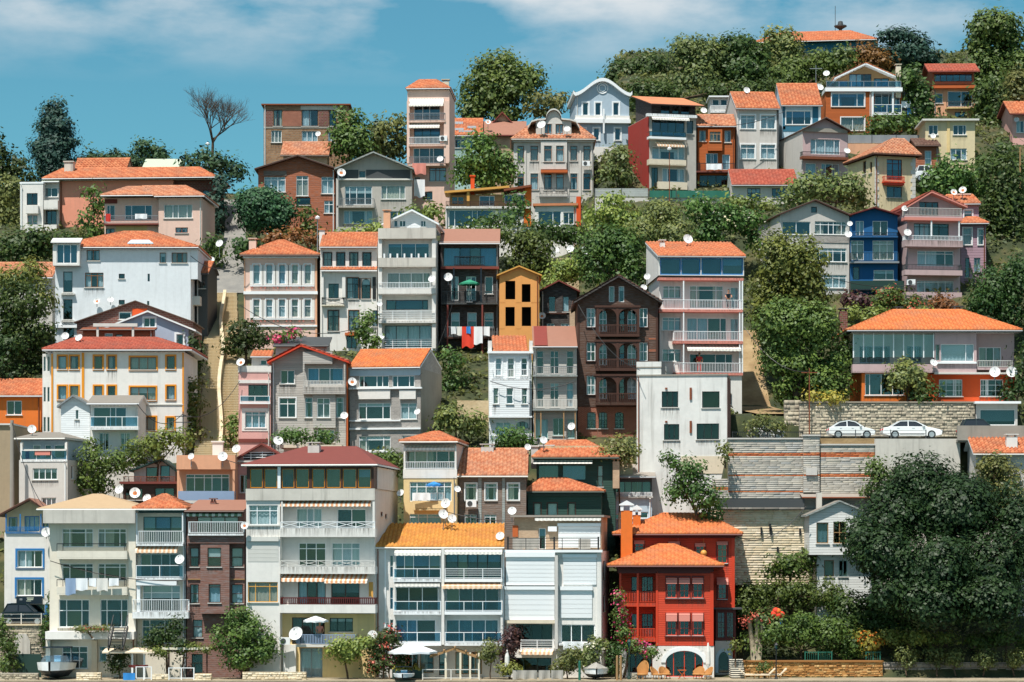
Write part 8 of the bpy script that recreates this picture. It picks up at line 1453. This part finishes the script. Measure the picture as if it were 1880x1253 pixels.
cloth('red flag draped on the cream house balcony rail',194,203,393,407,269.9,'red'); cloth('white blanket over the cream house balcony rail',248,270,393,402,269.9,'whitecloth'); cloth('white sheets hanging at the small laundry house',1655,1672,186,198,301.8,'whitecloth'); cloth('blue towel hanging at the small laundry house',1666,1673,199,210,301.8,'bluecloth'); cloth('pink blanket hanging below the pink tower balcony',757,782,300,320,284.2,'pinkt'); cloth('white sheets below the pink blanket on the tower',760,780,330,362,284.2,'whitecloth'); cloth('grey dust sheet over furniture on the railed roof terrace',941,990,988,1009,204.6,'greycloth'); cloth('grey sheet over the end chairs of the railed roof terrace',1062,1084,990,1009,204.6,'greycloth'); cloth('white bedding airing over the orange timber house terrace',1297,1325,301,312,284.8,'whitecloth'); cloth('white cover draped on the yellow house balcony',757,790,906,919,210.2,'whitecloth'); cloth('orange curtain hanging at the right of the striped awning balcony',677,685,1069,1097,202.2,'ylw'); cloth('white sunshade sheet along the quay edge garden',1034,1070,1178,1192,201.6,'whitecloth')
def parasol(label,x,ytop,w,D,mat,ybase,hgt=None,closed=False):
    p = P(x,ybase,D); root = empty('parasol',p,0,label,'parasol'); H = (ybase - ytop) / F * D; r = w / 2 / F * D; m = MB(); m.tube([(0,0,0),(0,0,H)],.03,8); m.build('pole','alu',root); m = MB(); m.box(-.3,.3,-.3,.3,0,.07); m.build('base','gry',root); m = MB(); n = 8
    if closed: m.lathe([(.16,H * .32),(.2,H * .4),(.17,H * .75),(.06,H - .05),(.01,H + .05)],10)
    else:
        for i in range(n):
            a,b_ = 2*math.pi*i/n,2*math.pi*(i+1)/n; A = Vector((r*math.cos(a),r*math.sin(a),H - r*.36)); B = Vector((r*math.cos(b_),r*math.sin(b_),H - r*.36)); T = Vector((0,0,H + .03)); mid = (A + B) / 2 + Vector((0,0,.04)); m.face([T,A,mid]); m.face([T,mid,B]); d = Vector((0,0,-.16)); m.face([A,A + d,mid + d,mid]); m.face([mid,mid + d,B + d,B])
    m.build('canopy',mat,root,False); return root
parasol('large white square parasol over the quay terrace',757,1180,92,200.6,'whitecloth',1240); parasol('green parasol open on the dark timber house terrace',862,514,38,246.0 - .5,'greencloth',556); parasol('blue parasol on the pale yellow house balcony',797,885,30,210.6,'bluecloth',920); parasol('white parasol on the ochre ground floor balcony',580,1131,46,202.3,'whitecloth',1184); parasol('closed white parasol on the quay beside the purple shrub',931,1194,10,200.2,'cloth',1242,closed=True); parasol('closed cream parasol leaning before the arched mansion door',1300,1181,14,201.3,'cloth',1244,closed=True)
for i,(x,y,D,lab) in enumerate(((865,925,212.2,'white air conditioner under the weathered timber house windows'),(523,1177,202.4,'white air conditioner beside the ochre ground floor balcony'),(1672,519,257.4,'white air conditioner on the dusty pink house lowest balcony'),(814,255,284.6,'white air conditioner on the pink tower side pier'),(1076,301,288.1,'white air conditioner on the classical stone house'))):
    p = P(x,y,D); root = empty('air_conditioner',p,0,lab,'air conditioner'); m = MB(); m.box(-.42,.42,-.3,0,-.28,.28); m.build('casing','wht',root); m = MB(); m.tube([(-.1,-.31,0),(-.1,-.33,0)],.21,16); m.build('fan_grille','dgry',root)
# ================================================================ quay furniture
def lantern(label,x,ytop,ybase,D,mat):
    p = P(x,ybase,D); H = (ybase - ytop) / F * D; root = empty('street_lamp',p,0,label,'lamp'); m = MB(); m.lathe([(.14,0),(.14,.15),(.07,.3),(.05,.9),(.04,H - .5),(.07,H - .45)],10); m.build('post',mat,root); m = MB(); m.lathe([(.1,H - .45),(.16,H - .1)],6); m.build('lantern_glass','glassb',root); m = MB(); m.lathe([(.2,H - .1),(.12,H),(.03,H + .08),(.001,H + .14)],6); m.build('lantern_cap',mat,root)
lantern('black lantern post in front of the orange rubble quay wall',1425,1182,1250,200.8,'black'); lantern('green lantern post beside the bougainvillea',1155,1176,1248,200.4,'grnD')
def chair(label,x,ybase,D,mat,rz,wing=False):
    p = P(x,ybase,D); root = empty('rattan_chair',(p.x,D,.57),rad(rz),label,'chair'); m = MB(); m.lathe([(.36,.3),(.42,.36),(.4,.42),(.001,.44)],14); m.build('seat',mat,root); m = MB(); n = 12
    for i in range(n):
        a,b_ = rad(20 + 140 * i / n),rad(20 + 140 * (i+1) / n); h1,h2 = (.55 + .4 * math.sin(rad(180) * i / n)) * (1.5 if wing else 1),(.55 + .4 * math.sin(rad(180) * (i+1) / n)) * (1.5 if wing else 1)
        m.hexa([(.42*math.cos(a),.42*math.sin(a),.3),(.42*math.cos(b_),.42*math.sin(b_),.3),(.46*math.cos(b_),.46*math.sin(b_),.3),(.46*math.cos(a),.46*math.sin(a),.3),(.5*math.cos(a),.52*math.sin(a),h1),(.5*math.cos(b_),.52*math.sin(b_),h2),(.55*math.cos(b_),.57*math.sin(b_),h2),(.55*math.cos(a),.57*math.sin(a),h1)])
    m.build('backrest',mat,root)
    for q in range(4): a = rad(45 + 90 * q); m = MB(); m.tube([(.3*math.cos(a),.3*math.sin(a),.32),(.36*math.cos(a),.36*math.sin(a),0)],.03,6); m.build('leg',mat,root)
    return root
chair('tall hooded rattan chair beside the bougainvillea arch',1178,1246,200.6,'rattan',-30,True); chair('low rattan armchair left of the arched door',1207,1246,200.5,'rattan',60); chair('low rattan armchair beside the round ottoman near the left arch edge',1222,1246,200.9,'rattan',30); chair('low rattan armchair right of the folding table',1281,1246,200.9,'rattan',-30); chair('low rattan armchair before the closed cream parasol',1296,1246,200.4,'rattan',-60)
p = P(1252,1245,200.7); t = empty('folding_table',(p.x,p.y,.57),0,'small wooden folding table with a flower vase before the arched door','table'); m = MB(); m.box(-.32,.32,-.25,.25,.66,.7); m.build('table_top','terr',t)
for y in (-.2,.2):
    for s_ in (-1,1): m = MB(); m.bar((-.28 * s_,y,0),(.28 * s_,y,.66),.04); m.build('leg','terr',t)
def lounger(label,x,D,rz=0):
    p = P(x,1246,D); root = empty('sunbed',(p.x,D,.57),rad(rz),label,'sunbed'); m = MB(); m.box(-.75,.55,-.32,.32,.26,.36); m.build('cushion','creamcloth',root); m = MB(); m.prism([(.5,-.32,.3),(.95,-.32,.72),(.95,-.32,.82),(.5,-.32,.4)],(0,.64,0)); m.build('backrest','creamcloth',root)
    for q in (-.65,.45):
        for y in (-.26,.26): m = MB(); m.box(q,q + .06,y - .03,y + .03,0,.26); m.build('leg','woodp',root)
lounger('cream sunbed nearest the stone garden steps',1379,201.4,180); lounger('cream sunbed between its two neighbours at the orange wall',1400,201.3); lounger('cream sunbed beside the black lantern post',1421,201.5)
# garden steps beside the mansion
gs = tag(empty('garden_steps',(0,0,0)),kind='structure'); xa,xb = P(1343,0,202).x,P(1366,0,202).x
for i in range(9): m = MB(); m.box(xa,xb,201.68 + i * .24,203.9,.3 + i * .155,.56 + .155 * (i + 1) - .06); m.box(xa - .04,xb + .04,201.6 + i * .24,203.9,.56 + .155 * (i + 1) - .059,.56 + .155 * (i + 1),1); m.build('step',['dgry','cream'],gs)
# pergola on the terrace
p = P(835,1240,200.9); pg = empty('pergola',(p.x,p.y,.57),0,'pale timber pergola frame on the terrace beside the white parasol','pergola'); k = 200.9 / F
for x in (-17,10,28,44): 
    for y in (-.2,1.6): m = MB(); m.box(x*k - .06,x*k + .06,y - .06,y + .06,0,(1240 - 1192) * k); m.build('post','cremt',pg)
for y in (-.2,1.6):
    m = MB(); m.bar((-46*k,y,(1240-1200)*k),(-2*k,y,(1240-1185)*k),.14); m.build('beam','woodp',pg); m = MB(); m.bar((-2*k,y,(1240-1185)*k),(46*k,y,(1240-1202)*k),.14); m.build('beam','woodp',pg)
for i in range(5): m = MB(); x = (-40 + i * 20) * k; z = (1240 - (1185 + abs(-40 + i * 20 + 2) * .36)) * k + .1; m.box(x - .05,x + .05,-.5,1.9,z,z + .1); m.build('rafter','woodp',pg)
p = P(340,1250,200.8); pg = empty('pergola',(p.x,p.y,.57),0,'low vine covered pergola with pale beam before the brown timber house','pergola'); k = 200.8 / F
for x in (-30,40): m = MB(); m.box(x*k - .06,x*k + .06,-.06,.06,0,2.3); m.build('post','brn',pg)
m = MB(); m.box(-42*k,44*k,-.2,.1,2.25,2.42); m.build('beam','cremt',pg); m = MB(); m.box(-42*k,44*k,1.2,1.4,2.25,2.42); m.build('beam','cremt',pg)
p = P(235,1250,200.6); pg = empty('sun_canopy',(p.x,p.y,.57),0,'flat cream canopy on white posts before the beige house','canopy'); k = 200.6 / F
for x in (8,30): m = MB(); m.box(x*k - .07,x*k + .07,-.07,.07,0,1.95); m.build('post','wht',pg)
m = MB(); m.prism([(-46*k,-.5,2.0),(50*k,-.5,2.0),(50*k,1.6,2.25),(-46*k,1.6,2.25)],(0,0,.1)); m.build('roof','creamcloth',pg)
def slabpx(name,x0,x1,y0,y1,D,d,mat,label,cat):
    a = P(x0,y0,D); c = P(x1,y1,D); m = MB(); W = c.x - a.x; H = a.z - c.z; n = 6
    m.box(-W/2,W/2,0,d,0,H); o = m.build(name,mat); o.location = ((a.x + c.x) / 2,D,c.z); return tag(o,label,cat)
for x0,x1,lab in ((941,986,'wide grey canvas boat cover sheet on the quay rail'),(989,1010,'narrow grey canvas sheet in the middle of the quay rail'),(1012,1034,'narrow grey canvas sheet beside the tamarisk')):
    o = cloth(lab,x0,x1,1231,1247,199.3,'greycloth',name='canvas_sheet',cat='canvas',wav=.12)
def frame(label,x0,x1,y0,D,mat):
    a = P(x0,y0,D); c = P(x1,y0,D); root = empty('rail_frame',((a.x + c.x) / 2,D,.56),0,label,'railing'); W = c.x - a.x; H = a.z - .56
    for x in (-W/2,0,W/2): m = MB(); m.box(x - .04,x + .04,-.04,.04,0,H); m.build('post',mat,root)
    for z in (H - .06,.12): m = MB(); m.box(-W/2,W/2,-.03,.03,z,z + .06); m.build('rail',mat,root)
frame('white square tube railing frame on the quay before the vine pergola',310,356,1226,199.4,'wht'); frame('white square tube railing beside the blue tarpaulin',250,278,1224,199.4,'wht'); frame('grey rail of the quay terrace under the white parasol',776,880,1229,199.6,'fascia')
slabpx('planter_hedge_box',720,776,1230,1246,199.9,.5,'grnD','long dark green planter box under the white parasol','planter'); bush('yellow flowers growing along the dark green planter box',[(735,1228,14,5),(760,1228,14,5)],200.1,'leafY',size=.18,base=1232)
for x0,x1,y0,D,lab in ((279,309,1238,199.3,'honey coloured stone block by the white rail frames'),(357,388,1237,199.3,'honey coloured stone block before the street tree'),(140,185,1235,199.5,'pale stone quay block beside the white motor boat'),(445,562,1234,199.8,'long beige quay bench wall before the apartment block'),(0,70,1236,199.6,'rough ochre quay edge left of the motor boat'),(1160,1170,1236,199.4,'short white mooring post by the hooded chair')):
    blockwall(lab,x0,x1,y0,1256,D,mats=('blocksy' if 'honey' in lab or 'beige' in lab or 'pale' in lab else 'blocksg',),ch=.15,bl=(.18,.5),irregular=.8,thick=.5,seed=x0,name='quay_block',kind='stone block')
# mooring posts, tarpaulin, covered boat
for x,D,mt,lab,H in ((1133,199.0,'woodp','pair of ochre wooden mooring posts by the covered boat',1.9),(1064,199.0,'grn','green painted mooring post beside the covered boat',1.5)):
    p = P(x,1253,D); root = empty('mooring_post',(p.x,D,.5),0,lab,'post')
    for dx in ((0,.28) if 'pair' in lab else (0,)): m = MB(); m.lathe([(.1,-.6),(.1,H * .5),(.09,H),(.05,H + .04),(.001,H + .05)],9,0,(dx,0,0)); m.build('pole',mt,root)
def hullboat(label,x,ybase,D,w,cover=False,sc=1):
    p = P(x,ybase,D); root = empty('motor_boat',(p.x,D,.58),0,label,'boat'); root.scale = (1,1 if sc == 1 else .8,sc); W = w / F * D / 2; m = MB(); st = [(0,1.0,.15),(1.2,.97,.18),(2.4,.85,.28),(3.3,.5,.5),(3.9,.06,.9)]; pr = []
    for y,f_,kz in st: pr.append([(-W * f_,-y,1.15 + y * .06),(-W * f_ * .92,-y,.7),(-W * f_ * .55,-y,kz),(0,-y,kz - .15),(W * f_ * .55,-y,kz),(W * f_ * .92,-y,.7),(W * f_,-y,1.15 + y * .06)])
    for a,b_ in zip(pr,pr[1:]):
        for i in range(6): m.face([a[i],a[i+1],b_[i+1],b_[i]],0 if i in (0,5) else 1)
    m.face(pr[0]); m.build('hull',['wht','navy'],root,False); m = MB()
    for a,b_ in zip(pr,pr[1:]): m.face([Vector(a[0]) + Vector((0,0,.01)),Vector(b_[0]) + Vector((0,0,.01)),Vector(b_[6]) + Vector((0,0,.01)),Vector(a[6]) + Vector((0,0,.01))])
    m.build('deck','wht',root); m = MB()
    if cover:
        for a,b_ in zip(pr,pr[1:]):
            up = lambda q,i: Vector(q[i]); za = 1.0 if a is pr[0] else .9; ma,mb = (Vector(a[0]) + Vector(a[6])) / 2 + Vector((0,0,za * .9)),(Vector(b_[0]) + Vector(b_[6])) / 2 + Vector((0,0,.85 if b_ is not pr[-1] else .2)); m.face([Vector(a[0]) * 1.03,Vector(b_[0]) * 1.03,mb,ma]); m.face([ma,mb,Vector(b_[6]) * 1.03,Vector(a[6]) * 1.03])
        m.build('cover','greycloth',root)
    else:
        m.prism([(-W * .8,-1.5,1.25),(W * .8,-1.5,1.25),(W * .62,-1.15,1.75),(-W * .62,-1.15,1.75)],(0,.04,0)); m.build('windscreen','glassb',root); m = MB(); m.tube([(-W * .85,-.6,1.2),(-W * .75,-.5,2.35),(W * .75,-.5,2.35),(W * .85,-.6,1.2)],.04,6); m.build('roll_bar','black',root); m = MB(); m.box(-W * .75,W * .75,-.8,.3,2.33,2.42); m.build('bimini','navy',root)
        m = MB(); m.box(-.25,.25,-.4,.1,1.25,1.75); m.build('seat','wht',root)
    return root
hullboat('white motor boat with navy hull hauled bow on to the quay edge',107,1250,202.7,68); hullboat('small boat under a crumpled grey cover by the mooring posts',1093,1252,202.2,50,True,.62); hullboat('little white boat with windscreen before the planter box',742,1252,199.8,40,False,.42)
o = cloth('bright blue tarpaulin hanging on the quay rail',226,248,1236,1253,199.2,'bluecloth',name='tarpaulin',cat='tarpaulin'); cloth('dark red folded awning above the blue tarpaulin',236,272,1221,1226,199.6,'redk',name='folded_awning',cat='awning')
# balloon like orange play figure and flower pots
p = P(1428,1130,204.6); rt = empty('balloon_cluster',p,0,'cluster of orange balloons with a blue ribbon in the garden shrubs','balloons')
for i,(x,z) in enumerate(((-.3,.1),(0,.3),(.3,.05),(.05,0),(-.15,.35))):
    m = MB(); r = .26; m.lathe([(.001,-r)] + [(r * math.sin(q * math.pi / 8),-r * math.cos(q * math.pi / 8)) for q in range(1,8)] + [(.001,r)],12,0,(x,0,z)); m.build('balloon','redcloth' if i != 1 else 'orange',rt,True)
m = MB(); m.prism([(.05,0,-.1),(.3,0,-.1),(.4,0,-.7),(.2,0,-.7)],(0,.05,0)); m.build('ribbon','bluecloth',rt)
# poles and masts
def pole(label,x,ytop,ybase,D,r=.12,mat='gry',arms=0,name='utility_pole',cat='pole',lamp=False):
    p = P(x,ybase,D); H = (ybase - ytop) / F * D; root = empty(name,p,0,label,cat); m = MB(); m.tube([(0,0,-1),(0,0,H)],[r,r * .7],8); m.build('shaft',mat,root)
    for i in range(arms): m = MB(); m.bar((-.7,0,H - .4 - .5 * i),(.7,0,H - .4 - .5 * i),.07); m.build('cross_arm',mat,root)
    if lamp: m = MB(); m.lathe([(.001,H),(.22,H + .08),(.25,H + .25),(.001,H + .42)],10); m.build('lamp_head','wht',root)
pole('thick concrete utility pole beside the tan end wall',22,772,935,212.5,.2,'concrete'); pole('thin metal pole with cross arms left of the stone steps',336,756,830,219,.06,'dgry',3); pole('slim white globe street lamp under the bare tree',381,268,318,296,.05,'wht',lamp=True); pole('thin red post with cross arm at the villa wall corner',1486,676,800,226.2,.06,'rust',1); pole('thin aerial mast on the rust villa roof corner',1498,120,165,300,.04,'gry',1,'aerial_mast','mast'); pole('leaning wooden pole among the trees at the right',1873,270,330,275,.1,'woodp'); pole('grey pole between the pink mansion and the black window house',583,404,470,252,.06,'gry',lamp=True); pole('red sign post beside the satellite dish wall in front of the netting fence',1229,277,355,279,.05,'rust',lamp=True)
p = P(1543,66,351); rt = empty('siren_mast',(p.x,p.y,zt(p.x,p.y)),0,'dark siren mast with round platform behind the hilltop roof','mast'); z0 = p.z - zt(p.x,p.y); m = MB(); m.tube([(0,0,-1),(0,0,z0 + 1.2)],[.3,.22],8); m.build('shaft','dgry',rt); m = MB(); m.lathe([(.3,z0 + .9),(.85,z0 + 1.2),(.85,z0 + 1.35),(.4,z0 + 1.4),(.3,z0 + 1.9),(.001,z0 + 2.0)],12); m.build('platform','dgry',rt); m = MB(); m.tube([(-.7,0,z0 - 1),(-.7,0,z0 + 4)],.04,6); m.build('aerial','dgry',rt)
# sagging cables
def cable(label,a,b_,sag=1.2):
    a,b_ = P(*a),P(*b_); m = MB(); m.tube([a.lerp(b_,i / 14) - a - Vector((0,0,sag * 4 * (i / 14) * (1 - i / 14))) for i in range(15)],.03,4); o = m.build('cable','black'); o.location = a; tag(o,label,'cable')
for q in (('sagging cable from the concrete pole to the beige parapet',(22,776,212.4),(90,940,202.6)),('cable from the thin cross arm pole to the white annex',(336,760,218.9),(252,742,218.6)),('cable from the cross arm pole over to the narrow pink house',(336,762,218.9),(440,700,223.8)),('long cable in front of the pink arched mansion',(440,560,245.2),(700,585,243.0),2),('cable strung before the orange quay wall garden',(1350,985,207.5),(1480,930,208.5)),('cable between the villa post and the white penthouse house',(1486,682,226),(1366,600,231)),('cable crossing the trees by the leaning pole',(1873,272,275),(1790,240,289)),('cable slung between the mossy yellow roof dishes and the roof terrace',(820,940,208),(1016,950,205.3),.5),('cable from the peach parapet to the maroon roof chimney',(409,842,213),(575,820,206.5),1),('cable from the grey stone clad house to the dark laundry house',(770,690,224),(830,560,245),1),('cable looping before the shabby peeling timber house',(900,700,225.5),(1058,700,225.3),.7),('cable between the brown mansion gable and the bare concrete cube',(1062,560,227.5),(1175,680,217.8),1),('cable over the roofs of the small orange and grey houses',(1285,225,285),(1440,205,287.5),.8),('cable across the white block to the pink mansion',(350,470,245),(449,480,245.6),1),('cable along the beige and narrow white balcony houses',(92,1030,202.9),(340,1066,202.4),.5),('cable across the blue and pink balcony houses',(1500,500,256),(1690,520,256.5),.8)): cable(*q)
